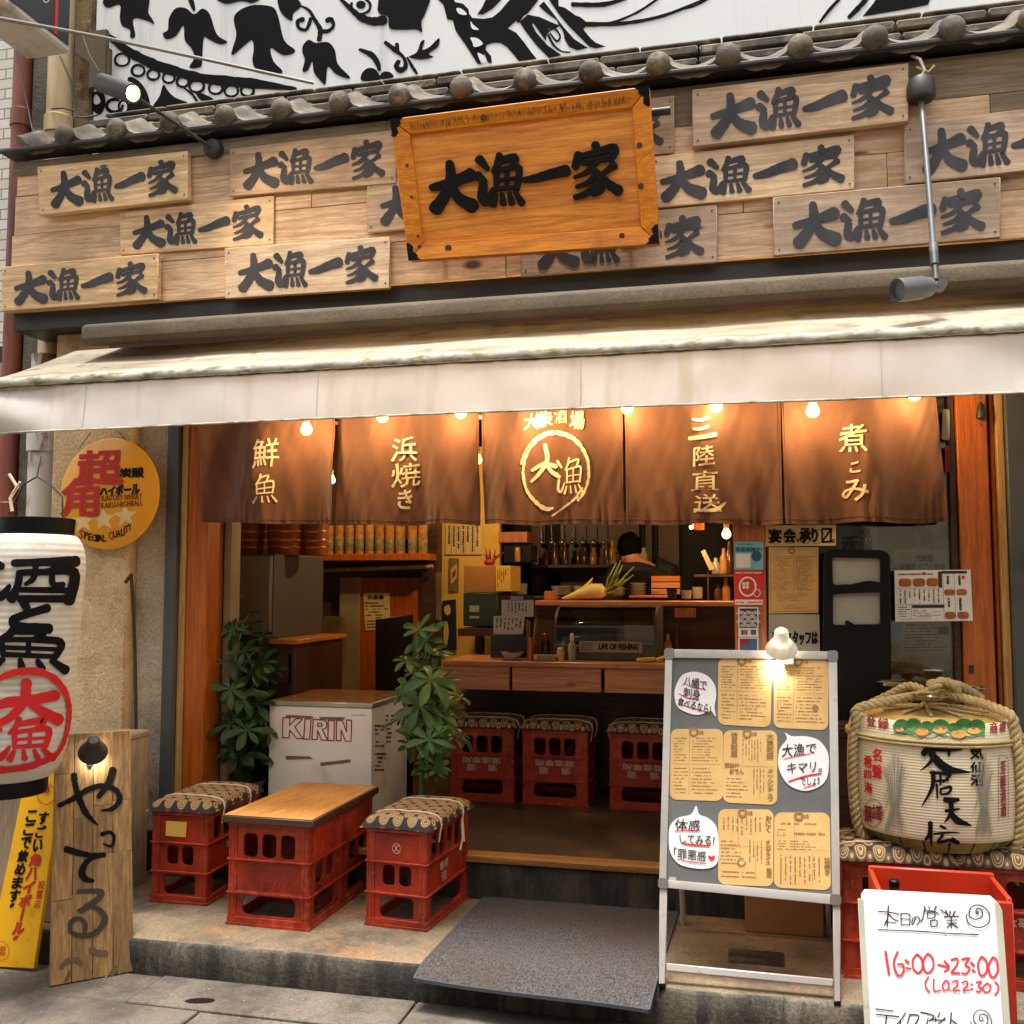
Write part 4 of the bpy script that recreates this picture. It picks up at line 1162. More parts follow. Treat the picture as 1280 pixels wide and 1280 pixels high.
# ------------------------------------------------------------------ awning
AX0, AX1 = -3.24, 1.9
AYF, AYB = 3.65, 4.235
aw = thing('awning', 'long off white fabric awning with a mildewed front bar over the entrance', 'awning', (-0.9, AYF, 2.37))
ztop = lambda x: 2.366 + 0.004 * math.sin(x * 2.1)
def canopy(u, v):
    x = AX0 + (AX1 - AX0) * u
    y = AYF + (AYB - AYF) * v
    z = 2.392 + (2.665 - 2.392) * v - 0.008 * math.sin(math.pi * v) + 0.006 * mnoise.noise(Vector((x * 2.5, y * 3, 0)))
    return (x, y, z)
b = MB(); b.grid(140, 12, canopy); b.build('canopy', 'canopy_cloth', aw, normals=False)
b = MB()
def val(u, v):
    x = AX0 + (AX1 - AX0) * u
    z = 2.362 - (2.362 - 2.150) * v - 0.006 * math.sin(x * 1.1) * v
    sw = 0.010 * mnoise.noise(Vector((x * 1.6, v * 0.8, 4))) * v + 0.005 * mnoise.noise(Vector((x * 6, v * 1.5, 1))) * v
    if x < -2.75:
        k = (-2.75 - x) / 0.49
        sw += 0.03 * k * math.sin((v * 1.3 + k * 0.8) * 3.4)
    if x > 0.75:
        k = min(1.0, (x - 0.75) / 0.5); sw += 0.02 * k * math.sin((v * 1.2 - k * 0.6) * 3.2)
    return (x, AYF - 0.018 + sw - 0.012 * v, z)
b.grid(300, 14, val)
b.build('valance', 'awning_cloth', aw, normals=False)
b = MB()
def hem(u, v):
    p = val(u, 0.955 + 0.045 * v); return (p[0], p[1] - 0.004 - 0.003 * math.sin(v * math.pi), p[2] - 0.001)
b.grid(300, 3, hem); b.build('hem', 'awning_bar', aw, normals=False)
b = MB()
for xs_ in (-2.72, -1.66, -0.60, 0.46):
    b.tube([Vector(val((xs_ - AX0) / (AX1 - AX0), v / 8)) + Vector((0, -0.002, 0)) for v in range(9)], 0.0022, 5)
b.build('seam', 'awning_cloth', aw)
b = MB(); b.tube([(AX0 + (AX1 - AX0) * k / 60, AYF, ztop(k) + 0.010) for k in range(61)], 0.026, 14); b.build('front_bar', 'awning_bar', aw)
b = MB()
rnd = random.Random(4)
b.tube([(AX0 + (AX1 - AX0) * k / 200, AYF - 0.021, 2.357 + 0.002 * rnd.random()) for k in range(201)], [0.004 + 0.003 * rnd.random() for k in range(201)], 6)
b.build('dirt_line', 'bar_dirt', aw)
b = MB()
za, zc = PY(640, 366, 3.93).z, PY(640, 397, 3.96).z
prof = [(4.24, za + 0.02), (3.98, za + 0.006), (3.955, za - 0.003), (3.938, za - 0.014), (3.93, za - 0.026), (3.93, zc + 0.022), (3.94, zc + 0.01), (3.96, zc + 0.002), (3.99, zc), (4.24, zc + 0.085)]
x0_ = PY(104, 408, 3.94).x
r0 = [b.V((x0_, y, z)) for y, z in prof]; r1 = [b.V((AX1, y, z)) for y, z in prof]
for k in range(len(prof) - 1): b.F(r0[k], r1[k], r1[k + 1], r0[k + 1])
b.F(*r0); b.F(*reversed(r1))
b.build('roller_cover', 'beam_beige', aw)
b = MB(); b.box((AX0 + 0.1, 4.36, 2.50), (AX1, 4.375, 2.795)); b.build('shade_gap_board', 'dark_wood', aw)  # dark sheet added to stand in for the shaded gap behind the canopy
b = MB()
for xx in (-3.0, -1.0, 1.0):
    b.tube([(xx, 4.44, 2.55), (xx, 4.05, 2.46), (xx, 3.68, 2.375)], 0.016, 8)
b.build('support_arm', 'steel', aw)

# ------------------------------------------------------------------ light bulbs under the awning
BULBS = [(383, 537, 'first bare bulb from the left, hanging before the far left curtain panel'), (478, 521, 'bare bulb half hidden by the awning above the second curtain panel'),
         (576, 516, 'bare bulb half hidden by the awning near the slit left of the ringed emblem'), (675, 527, 'bare bulb hanging over the small characters above the ringed emblem'),
         (784, 510, 'bare bulb half hidden at the slit right of the ringed emblem'), (895, 508, 'bare bulb just above the column of four characters on the fourth curtain panel'),
         (1016, 514, 'bare bulb hanging clear left of the characters on the last curtain panel'), (1143, 493, 'last bare bulb on the right, half hidden near the end of the curtain')]
def bulb(px_, py_, label, Y=4.235, e=3.0, group='bare bulbs strung under the awning', r=0.027, cat='light bulb'):
    c = PY(px_, py_, Y)
    t = thing('light_bulb', label, cat, c, group)
    bb = MB(); bb.lathe(c, [(1e-5, -r), (r * 0.5, -r * 0.88), (r * 0.87, -r * 0.5), (r, 0), (r * 0.9, r * 0.45), (r * 0.62, r * 0.95), (r * 0.5, r * 1.25)], 18); bb.build('glass_bulb', 'bulb_glow', t)
    bb = MB(); bb.tube([c + Vector((0, 0, r * 1.2)), c + Vector((0, 0, r * 2.4)), c + Vector((0, 0, r * 2.7))], [r * 0.55, r * 0.62, r * 0.3], 12); bb.tube([c + Vector((0, 0, r * 2.6)), c + Vector((0, 0, r * 4.5))], 0.004, 6); bb.build('socket', 'pale_wood', t)
    lo = point_light('bulb_light', (0, -0.0, 0), e, (1, 0.65, 0.29), r)
    lo.parent = t
    return t
for x, y, lab in BULBS: bulb(x, y, lab)
b = MB()
pts = []
for i, (x, y, lab) in enumerate(BULBS):
    c = PY(x, y, 4.235) + Vector((0, 0, 0.125))
    if pts: pts.append((pts[-1] + c) / 2 - Vector((0, 0, 0.012)))
    pts.append(c)
b.tube(pts, 0.006, 6)
tag(b.build('bulb_cable', 'gutter', loc=pts[0]), 'dark cable behind the awning from which the bare bulbs hang', 'cable')

# ------------------------------------------------------------------ noren curtain
NY = 4.345
nor = thing('noren_curtain', 'brown split shop curtain of five panels with cream characters', 'curtain', (-0.9, NY, 2.36))
panels = [(-2.650, -2.630, -1.926, -1.930, 1.812, 1.792), (-1.921, -1.922, -1.214, -1.219, 1.790, 1.780), (-1.200, -1.197, -0.540, -0.538, 1.782, 1.772), (-0.528, -0.524, 0.143, 0.141, 1.772, 1.764), (0.146, 0.153, 0.770, 0.806, 1.764, 1.764)]
kN = NY / 4.4
panels = [tuple(v * kN for v in p[:4]) + tuple(1.5 + (v - 1.5) * kN for v in p[4:]) for p in panels]
ZT = 2.36
def cloth_off(x, z, k, u):
    d = (ZT - z) / 0.6
    a = 0.030 * math.sin(u * math.pi * (3.0 + k % 2) + k * 1.3) * (0.7 + d)
    a += 0.024 * mnoise.noise(Vector((x * 5 + k, z * 2.0, 2))) + 0.034 * d * mnoise.noise(Vector((x * 9, z * 1.2, k)))
    if k == 4: a += 0.022 * math.sin(u * 13 - d * 1.2) * (1.0 - 0.35 * d) * (0.4 + 0.6 * u)
    a += 0.022 * (0.5 + d) * abs(math.sin(u * 7.3 + k * 2 + 1.2 * d))
    a += 0.016 * (0.6 + 0.6 * d) * mnoise.noise(Vector((x * 15 + z * 5, z * 2.2, 9 + k))) + 0.006 * mnoise.noise(Vector((x * 30 - z * 9, z * 4, 3 + k)))
    if k == 3: a += 0.014 * math.sin(u * 11 + 1) * (0.3 + d * 0.7)
    a += 0.009 * max(0, d - 0.74) / 0.26 * math.sin(x * 95 + 3 * mnoise.noise(Vector((x * 8, 0, k))) * 3)
    edge = min(u, 1 - u)
    a -= 0.012 * math.exp(-edge / 0.05) * d
    return a
def panel_uv(k, x, z):
    xt0, xb0, xt1, xb1, z0, z1 = panels[k]
    d = (ZT - z) / (ZT - (z0 + z1) / 2)
    x0 = xt0 + (xb0 - xt0) * d; x1 = xt1 + (xb1 - xt1) * d
    return (x - x0) / (x1 - x0)
def noren_map(k):
    f = yplane(NY)
    def g(px_, py_, off=0.0):
        p = f(px_, py_)
        for it in range(5):
            y = NY + cloth_off(p.x, p.z, k, panel_uv(k, p.x, p.z)) - off
            p = PY(px_, py_, (p.y + y) / 2 if it else y)
        return p
    return g
for k, (xt0, xb0, xt1, xb1, z0, z1) in enumerate(panels):
    b = MB()
    def cl(u, v, k=k):
        zb_ = z0 + (z1 - z0) * u + 0.004 * math.sin(u * 9 + k)
        z = ZT + (zb_ - ZT) * v
        x0 = xt0 + (xb0 - xt0) * v; x1 = xt1 + (xb1 - xt1) * v
        x = x0 + (x1 - x0) * u
        return (x, NY + cloth_off(x, z, k, u), z)
    b.grid(96, 56, cl)
    po = b.build('curtain_panel', 'noren_cloth', nor, normals=False)
    b = MB()
    for v in (0.965,):
        b.tube([Vector(cl(i / 64, v)) + Vector((0, -0.0015, 0)) for i in range(65)], 0.0016, 4)
    for u in (0.014, 0.986):
        b.tube([Vector(cl(u, i / 40)) + Vector((0, -0.0015, 0)) for i in range(41)], 0.0014, 4)
    b.build('stitched_hem', 'noren_cloth', po)
    fm = noren_map(k); b = MB()
    if k == 0:
        write(b, '鮮', [(317, 549), (349, 546), (348, 582), (315, 585)], fm, 0.006, 0.2, 1.7, nib=0.6); ideo(b, 'sakana', [(318, 594), (344, 590), (347, 629), (315, 630)], fm, 0.006, 0.6, 0.15)
    if k == 1:
        write(b, '浜', [(491, 548), (519, 545), (521, 576), (489, 577)], fm, 0.006, 0.2, 1.7, nib=0.6); write(b, '焼', [(489, 581), (525, 577), (526, 607), (490, 610)], fm, 0.006, 0.2, 1.8, nib=0.6)
        write(b, 'き', [(498, 613), (515, 611), (516, 636), (497, 636)], fm, 0.006, 0.5, 1.4)
    if k == 2:
        for pts, w in (([(665, 588), (680, 580), (695, 583)], [4, 5, 5.5]), ([(681, 556), (684, 575), (674, 592), (664, 602)], [5, 5.5, 4.5, 3]), ([(681, 578), (690, 590), (699, 596)], [4, 5.5, 4.5])):
            stroke(b, pts, w, fm, 0.006)
        ideo(b, 'gyo', [(694, 573), (729, 570), (730, 617), (692, 620)], fm, 0.006, 0.5)
        ring(b, 695, 590, 41, 48, 3.2, fm, 0.006, 60, -200, 48, 0.45); ring(b, 694, 589, 43, 50, 2.0, fm, 0.0062, 60, -170, 20, 0.6)
        stroke(b, [(653, 590), (658, 612), (670, 628), (682, 636), (691, 635)], [2.5, 3, 4.5, 5.5, 3], fm, 0.006, 6, 0.3)
        stroke(b, [(722, 621), (708, 632), (690, 645)], [3, 2.5, 1.5], fm, 0.006, 6, 0.5); stroke(b, [(728, 610), (716, 626), (704, 634)], [2.5, 2, 1.2], fm, 0.0062, 6, 0.5)
        write(b, '大', [(656, 518), (672, 516), (673, 536), (654, 538)], fm, 0.006, 0.2, 1.2); write(b, '衆', [(674, 514), (690, 513), (690, 532), (673, 534)], fm, 0.006, 0.3, 1.2)
        write(b, '酒', [(693, 510), (709, 509), (709, 528), (693, 530)], fm, 0.006, 0.2, 1.0); write(b, '場', [(713, 515), (730, 514), (730, 536), (712, 537)], fm, 0.006, 0.5, 1.2)
    if k == 3:
        for pts, w in (([(866, 524), (876, 525), (885, 522)], [3, 4, 5]), ([(867, 536), (876, 536), (885, 533)], [3, 4, 4]), ([(862, 548), (878, 546), (894, 543)], [5, 5, 6])): stroke(b, pts, w, fm, 0.006)
        write(b, '陸', [(867, 559), (892, 555), (893, 580), (866, 583)], fm, 0.006, 0.22, 1.5, nib=0.6); write(b, '直', [(865, 590), (898, 587), (898, 613), (864, 614)], fm, 0.006, 0.22, 0.7, nib=0.6)
        write(b, '送', [(868, 619), (898, 616), (902, 640), (867, 641)], fm, 0.006, 0.2, 1.8, nib=0.6); stroke(b, [(868, 637), (884, 638), (897, 636), (907, 628)], [3, 4, 5, 2], fm, 0.0065)
    if k == 4:
        write(b, '煮', [(1050, 532), (1082, 528), (1084, 564), (1048, 566)], fm, 0.006, 0.2, 1.8, nib=0.6); write(b, 'こ', [(1063, 579), (1074, 577), (1075, 590), (1062, 591)], fm, 0.006, 0.55, 0.8)
        write(b, 'み', [(1052, 601), (1086, 598), (1086, 624), (1052, 626)], fm, 0.006, 0.55, 1.6)
    b.build('lettering', 'noren_ink', po, normals=False)
b = MB(); b.tube([(-2.68, NY + 0.005, ZT - 0.004), (0.84, NY + 0.005, ZT - 0.004)], 0.014, 12); b.build('rod', 'pale_wood', nor)
# bell on a cord by the right jamb
bt = thing('hanging_bell', 'small dark iron bell on a cord beside the right door frame', 'bell', PY(1226, 515, 4.42))
c = PY(1226, 512, 4.42)
b = MB(); b.lathe(c, [(0.020, -0.035), (0.019, -0.02), (0.014, 0.01), (0.008, 0.025), (0.004, 0.032)], 16); b.build('bell_body', 'gutter', bt)
b = MB(); b.tube([c + Vector((0, 0, 0.03)), c + Vector((0, 0, 0.30))], 0.003, 6); b.tube([c, c + Vector((0, 0, -0.07))], 0.0025, 6); b.build('cord', 'gutter', bt)

# ================================================================== AT THE LEFT WALL
rs = thing('round_sign', 'round yellow enamel drink sign hanging on a chain', 'sign', PY(137, 617, 4.33))
fr_ = yplane(4.33)
b = MB(); cR = PY(137, 617, 4.33)
rr_ = (PY(198, 617, 4.33) - PY(75, 617, 4.33)).length / 2
b.lathe(cR, [(1e-4, 0.008), (rr_ * 0.96, 0.008), (rr_, 0.003), (rr_, -0.004), (rr_ * 0.985, -0.006), (rr_ * 0.975, -0.003), (1e-4, -0.003)], 56, xf=Matrix.Rotation(R(-90), 3, 'X') @ Matrix.Diagonal((1, 1, -1)))
b.build('disc', 'yellow_disc', rs)
b = MB()
write(b, '超', [(100, 565), (153, 562), (155, 606), (98, 604)], fr_, 0.010, 1.7, 0.8); write(b, '角', [(80, 601), (125, 597), (124, 646), (78, 645)], fr_, 0.010, 1.7, 0.8)
write(b, 'S', [(101, 662), (106, 663), (105, 674), (100, 673)], fr_, 0.010, 0.3); write(b, 'Q', [(137, 665), (143, 664), (144, 675), (138, 676)], fr_, 0.010, 0.3)
b.build('red_lettering', 'sign_red', rs, normals=False)
b = MB()
write(b, '炭酸', [(152, 586), (181, 584), (181, 597), (152, 597)], fr_, 0.010, 0.6, 0.5); write(b, 'ハイボール', [(127, 610), (176, 604), (175, 618), (127, 619)], fr_, 0.010, 0.7, 0.5)
for ch, x, y, a in zip('PECIAL', (107, 112, 117, 121, 125, 130), (665, 667, 668, 668.5, 668.5, 668.5), range(6)):
    write(b, ch, [(x, y), (x + 4.4, y), (x + 4.2, y + 8.5), (x - 0.2, y + 8.5)], fr_, 0.010, 0.25)
for ch, x, y in zip('UALITY', (143, 147.5, 152.5, 156, 157.5, 161.5), (664, 663, 661.5, 659.5, 657.5, 655)):
    write(b, ch, [(x, y), (x + (1.2 if ch == 'I' else 4.2), y - 0.5), (x + (1.6 if ch == 'I' else 4.6), y + 8), (x + 0.4, y + 8.5)], fr_, 0.010, 0.25)
b.build('black_lettering', 'gloss_black', rs, normals=False)
b = MB()
write(b, 'SUNTORY WHISKY', [(128, 620), (179, 617), (179, 624), (128, 627)], fr_, 0.010, 0.15); write(b, 'KAKU-HIGHBALL', [(128, 629), (180, 625), (180, 632), (128, 636)], fr_, 0.010, 0.15)
b.build('small_lettering', 'brand_brown', rs, normals=False)
for cx, cy in ((105, 652), (131, 649), (158, 645)):
    b = MB(); pts = []
    for k in range(10):
        r_ = 15.5 if k % 2 == 0 else 6.5
        a = R(-90 + 36 * k - 4); pts.append((cx + r_ * math.cos(a), cy + r_ * math.sin(a)))
    poly(b, pts, fr_, 0.009); b.build('star', 'star_pale', rs, normals=False)
b = MB()
for (xa_, ya_), (xb_, yb_) in (((98, 562), (114, 540)), ((165, 560), (147, 538))):
    A_, B_ = PY(xa_, ya_, 4.33), PY(xb_, yb_, 4.34)
    for k in range(9):
        p = A_.lerp(B_, k / 9); q = A_.lerp(B_, (k + 0.8) / 9); b.tube([p, q], 0.0028 if k % 2 else 0.0018, 5)
b.build('chain', 'gutter', rs)
# hook rod on the stucco
b = MB()
b.tube([PY(157, 728, 4.34), PY(161, 722, 4.33), PY(164, 717, 4.33), PY(165, 735, 4.35), PY(167, 770, 4.37), PY(169, 830, 4.37), PY(170, 912, 4.36), PY(171, 960, 4.36)], 0.0085, 10)
tag(b.build('hook_rod', 'edge_brown', loc=PY(170, 912, 4.36)), 'thin brown hooked iron rod standing against the stucco wall', 'rod')

# paper lantern
LC = PY(27, 820, 3.25)
LR = 0.192
LK = 0.085                              # the lantern hangs a little askew
TILT = Matrix(((1, 0, LK), (0, 1, 0), (0, 0, 1)))
lt = thing('paper_lantern', 'large white ribbed paper lantern with black and red characters', 'lantern', LC)
zt, zb2 = PY(33, 668, 3.25).z, PY(33, 974, 3.25).z
Hh = zt - zb2
def lr(t):       # radius along the height, 0 bottom 1 top
    e = 0.165
    if t < e: k = 1 - t / e; return LR * (0.66 + 0.34 * math.sqrt(max(0, 1 - k * k)))
    if t > 1 - e: k = 1 - (1 - t) / e; return LR * (0.66 + 0.34 * math.sqrt(max(0, 1 - k * k)))
    return LR * (1 + 0.012 * math.sin(math.pi * (t - e) / (1 - 2 * e)))
NR = 38
prof = []
for k in range(NR * 4 + 1):
    t = k / (NR * 4)
    prof.append((lr(t) + 0.0016 * abs(math.sin(math.pi * t * NR)), zb2 - LC.z + Hh * t))
b = MB(); b.lathe(LC + Vector((LK * (LC.z - 0) * 0, 0, 0)), prof, 64, xf=TILT); b.build('paper_shell', 'lantern_paper', lt, sharp=180)
b = MB(); b.lathe(LC, [(0.135, zt - LC.z - 0.006), (0.138, zt - LC.z - 0.004), (0.138, zt - LC.z + 0.058), (0.130, zt - LC.z + 0.060), (0.128, zt - LC.z + 0.03)], 48, xf=TILT); b.build('top_ring', 'gloss_black', lt)
b = MB(); b.lathe(LC, [(0.135, zb2 - LC.z - 0.055), (0.138, zb2 - LC.z - 0.05), (0.138, zb2 - LC.z + 0.006), (0.130, zb2 - LC.z + 0.008)], 48, xf=TILT); b.build('bottom_ring', 'gloss_black', lt)
b = MB()
tp = Vector((LC.x + LK * (zt - LC.z), LC.y, zt + 0.06))
b.tube([tp + Vector((0.12, 0, 0)), tp + Vector((0.115, 0, 0.08)), tp + Vector((0.06, 0, 0.13)), tp + Vector((0, 0, 0.16)), tp + Vector((-0.06, 0, 0.13)), tp + Vector((-0.12, 0, 0.02))], 0.0035, 6)
b.tube([tp + Vector((0, 0, 0.16)), tp + Vector((0, 0.02, 0.24))], 0.003, 6)
b.build('wire_handle', 'gutter', lt)
b = MB(); q_ = tp + Vector((-0.02, -0.1, 0.02)); b.tube([q_, q_ + Vector((-0.01, 0, 0.05)), q_ + Vector((0.01, 0.01, 0.09)), q_ + Vector((-0.02, 0, 0.14))], 0.006, 6); b.tube([q_ + Vector((0, 0, 0.07)), q_ + Vector((0.03, 0, 0.11))], 0.004, 6); b.build('twine', 'cord', lt)
def lant(px_, py_, off=0.0):
    r = ray(px_, py_)
    o = Vector((CAMP.x - LK * (CAMP.z - LC.z) - LC.x, CAMP.y - LC.y)); d = Vector((r.x - LK * r.z, r.y))
    rad = LR
    for it in range(3):
        A = d.dot(d); B_ = 2 * o.dot(d); C_ = o.dot(o) - (rad + off) ** 2
        D_ = B_ * B_ - 4 * A * C_
        t = (-B_ - math.sqrt(D_)) / (2 * A) if D_ > 0 else -B_ / (2 * A)
        z = CAMP.z + r.z * t
        rad = lr(min(1, max(0, (z - zb2) / Hh))) + 0.0014
    return CAMP + r * t
b = MB()
ideo(b, 'sake', [(-28, 693), (98, 697), (96, 756), (-28, 752)], lant, 0.003, 0.95)
ideo(b, 'to', [(4, 750), (74, 752), (72, 790), (4, 788)], lant, 0.003, 1.25)
ideo(b, 'sakana', [(-12, 782), (88, 787), (86, 841), (-12, 836)], lant, 0.003, 0.95)
b.build('black_lettering', 'ink', lt, normals=False)
b = MB()
for pts, w in (([(-14, 886), (10, 878), (34, 876), (70, 869)], [10, 13, 13, 14]), ([(33, 853), (30, 876), (14, 896), (-6, 906)], [14, 12, 11, 8]), ([(36, 878), (54, 890), (74, 900)], [9, 13, 15])): stroke(b, pts, w, lant, 0.003, 6, 0.06)
ideo(b, 'gyo', [(-22, 900), (70, 896), (70, 950), (-20, 952)], lant, 0.003, 0.95)
ringpts = [(-20, 868), (-4, 850), (22, 840), (50, 840), (70, 850), (83, 868), (87, 890), (84, 915), (76, 936), (66, 946), (40, 957), (10, 962), (-14, 962)]
stroke(b, ringpts, [6, 8, 9, 9, 9, 7, 6, 5, 5, 7, 9, 9, 9], lant, 0.003, 6, 0.15)
b.build('red_lettering', 'paint_red', lt, normals=False)

# wooden cabinet behind the sign board
wb = thing('wooden_cabinet', 'pale plywood cabinet standing on the platform behind the brush written board', 'cabinet', (-2.75, 4.15, 0.13))
A1 = PZ(183, 1102, 0.13); r_ = ray(82, 940)
cx1, cy1 = A1.x, A1.y; cy0 = r_.y * (cx1 / r_.x)
Zc = PY(181, 914, cy1).z
b = MB(); b.box((cx1 - 0.46, cy0, 0.131), (cx1, cy1, Zc - 0.02)); b.build('carcass', 'box_wood', wb, bevel=0.004)
b = MB(); b.box((cx1 - 0.47, cy0 - 0.012, Zc - 0.0195), (cx1 + 0.004, cy1 + 0.004, Zc + 0.008)); b.build('top', 'box_wood', wb, bevel=0.006)
# board that reads "open": leans back against the cabinet
BL, BR = PZ(62, 1233, 0.002), PZ(167, 1214, 0.002)
ud = (BR - BL).normalized(); wd = (BR - BL).length
back = Vector((-ud.y, ud.x, 0)); back = back if back.y > 0 else -back
sb = thing('sign_board', 'weathered wooden board with big brush written characters leaning on the cabinet', 'sign', (BL + BR) / 2)
hgt = 0.93; lean = back * 0.10
up = (Vector((0, 0, hgt)) + lean)
nB = ud.cross(up).normalized(); nB = nB if nB.dot(CAMP - BL) > 0 else -nB
TR = BR + up * 0.985 - ud * 0.02; TL = BL + up * 0.985
b = MB()
nst = 4
for k in range(nst):
    u0, u1 = k / nst + 0.002, (k + 1) / nst - 0.002
    vs = [0] + sorted([random.Random(k * 7 + 1).uniform(0.3, 0.5), random.Random(k * 5 + 2).uniform(0.55, 0.85)]) + [1]
    for v0, v1 in zip(vs, vs[1:]):
        v0 += 0.0012 if v0 > 0 else 0
        q = [BL.lerp(BR, u0).lerp(TL.lerp(TR, u0), v0), BL.lerp(BR, u1).lerp(TL.lerp(TR, u1), v0), BL.lerp(BR, u1).lerp(TL.lerp(TR, u1), v1), BL.lerp(BR, u0).lerp(TL.lerp(TR, u0), v1)]
        b.hexa(q, [p - nB * 0.028 for p in q])
b.build('board', 'sign_wood', sb, bevel=0.0012)
fB = plane(BL, nB)
c5 = lambda L_: [(x / 3.655, 900 + y / 3.655) for x, y in L_]
b = MB()
for pts, w in (([(270, 390), (340, 356), (400, 318), (470, 300), (530, 320), (546, 365), (512, 405), (462, 413)], [6, 7, 7, 6.5, 7, 7, 6, 2]), ([(515, 228), (496, 285), (450, 350)], [10, 9, 6]), ([(338, 252), (350, 322), (390, 420), (446, 480)], [8, 7.5, 8, 1.5]),
               ([(465, 522), (500, 512), (520, 532), (510, 575), (472, 565)], [5.5, 4.5, 4.5, 4, 2]), ([(303, 590), (360, 607), (420, 618), (476, 615)], [9, 8, 6.5, 6]), ([(470, 618), (405, 640), (375, 690), (388, 724), (426, 735)], [4, 6, 8.5, 8.5, 4])):
    stroke(b, c5(pts), w, fB, 0.0015, 6, 0.1)
b.build('lettering', 'ink', sb, normals=False)
b = MB()
stroke(b, c5([(357, 784), (420, 780), (466, 788), (430, 830), (360, 876), (420, 852), (468, 880), (478, 915), (440, 968), (380, 985), (325, 968), (325, 920), (365, 905), (390, 935), (385, 975)]), [5, 6, 7, 7.5, 6, 5, 7, 8, 7, 6, 5.5, 5.5, 5, 6, 5], fB, 0.0015, 6, 0.1)
b.build('lettering', 'ink_wash', sb, normals=False)
b = MB()
stroke(b, c5([(418, 1050), (445, 1062), (485, 1066)], ), [9, 8, 7], fB, 0.0015, 6, 0.2); stroke(b, c5([(280, 1130), (310, 1100), (350, 1095), (372, 1112)]), [6, 7, 7, 5], fB, 0.0015, 6, 0.2); stroke(b, c5([(300, 1190), (320, 1150)]), [4, 5], fB, 0.0015, 6, 0.2); stroke(b, c5([(510, 1160), (530, 1130)]), [6, 7], fB, 0.0015, 6, 0.2)
b.build('faded_lettering', 'ink_smudge', sb, normals=False)
def clip_lamp(name, label, m, head, aim, ground, scale, e, neckdir, col=(1, 0.95, 0.86)):
    t = thing(name, label, 'clip lamp', head)
    ax = Vector(aim).normalized(); h = Vector(head)
    bb = MB(); bb.tube([h - ax * 0.055 * scale, h - ax * 0.045 * scale, h - ax * 0.012 * scale, h, h + ax * 0.045 * scale, h + ax * 0.052 * scale, h + ax * 0.046 * scale, h + ax * 0.012 * scale],
                       [0.020 * scale, 0.028 * scale, 0.030 * scale, 0.033 * scale, 0.062 * scale, 0.064 * scale, 0.058 * scale, 0.028 * scale], 24, caps=False)
    bb.lathe(h - ax * 0.055 * scale, [(1e-5, 0), (0.020 * scale, 0.0)], 24, xf=ax.to_track_quat('Z', 'Y').to_matrix())
    bb.build('lamp_shade', m, t)
    bb = MB(); bb.sphere(h + ax * 0.026 * scale, 0.024 * scale, 14); bb.build('glass_bulb', 'clip_glow', t)
    bb = MB(); nd = Vector(neckdir); bb.tube([h - ax * 0.02 * scale, h - ax * 0.02 * scale + nd * 0.5, Vector(ground)], 0.010 * scale, 10); g = Vector(ground); bb.box(tuple(g - Vector((0.022, 0.02, 0.03)) * scale), tuple(g + Vector((0.022, 0.02, 0.012)) * scale)); bb.build('clamp', m, t, bevel=0.003)
    l_ = bpy.data.lights.new('clip_beam', 'SPOT'); l_.energy = e; l_.spot_size = R(110); l_.spot_blend = 0.8; l_.color = col; l_.shadow_soft_size = 0.02
    o = bpy.data.objects.new('clip_beam', l_); COL.objects.link(o); o.parent = t
    o.location = ax * 0.055 * scale; o.rotation_euler = ax.to_track_quat('-Z', 'Y').to_euler()
    return t
hp = fB(113, 932, 0.085)
clip_lamp('clip_lamp', 'black clip lamp clamped to the top of the brush written board', 'gutter', hp, Vector((0.02, 0.15, -0.75)) - nB * 0.95, fB(112, 950, -0.01) + Vector((0, 0, 0.0)), 0.86, 1.6, -nB * 0.05)
# yellow advertising board at the far left
q1, q2 = PZ(-10, 1206, 0.002), PZ(44, 1212, 0.002)
pl = plane3(q1, q2, PY(60, 960, q1.y + 0.09))
yb = thing('yellow_sign', 'narrow yellow advertising board tilted behind the brush written board', 'sign', q2)
quad = [(37, 962), (84, 958), (47, 1210), (-14, 1207)]
b = MB(); sheet(b, quad, pl, 0.0, 0.018); b.build('board', 'yellow_board', yb, bevel=0.004)
b = MB()
g = bil(quad)
def col_text(mb, s, cx, y0, y1, w, slope, bold, fn, off):
    n = len(s)
    for k, ch in enumerate(s):
        ya, yb_ = y0 + (y1 - y0) * k / n, y0 + (y1 - y0) * (k + 0.84) / n
        xa = cx + slope * (ya - y0); xb_ = cx + slope * (yb_ - y0)
        ww = w * (0.12 if ch == 'ー' else (0.3 if ch == '。' else 1)); hh = 0.3 if ch == '。' else 1.0
        yb2 = ya + (yb_ - ya) * hh
        write(mb, '|' if ch == 'ー' else ch, [(xa - ww / 2, ya), (xa + ww / 2, ya - 0.5), (xb_ + ww / 2, yb2), (xb_ - ww / 2, yb2)], fn, off, bold)
col_text(b, 'ここで飲めます。', 45, 1013, 1145, 12, -0.21, 0.7, pl, 0.0195); col_text(b, 'すごい', 60, 1015, 1066, 11, -0.21, 0.7, pl, 0.0195)
b.build('black_lettering', 'gloss_black', yb, normals=False)
b = MB(); col_text(b, '角ハイボール。', 50, 1067, 1186, 13, -0.24, 0.8, pl, 0.0195)
col_text(b, '設置店', 57, 1100, 1136, 8, -0.2, 0.1, pl, 0.0195)
ring(b, 62, 992, 11, 13, 1.0, pl, 0.0195, 24); write(b, '角', [(57, 980), (66, 980), (65, 990), (56, 990)], pl, 0.0195, 0.4); ring(b, 6, 1187, 10, 12, 0.7, pl, 0.0195, 24); write(b, '認', [(0, 1181), (12, 1181), (11, 1193), (0, 1193)], pl, 0.0195, 0.1)
b.build('red_lettering', 'sign_red', yb, normals=False)
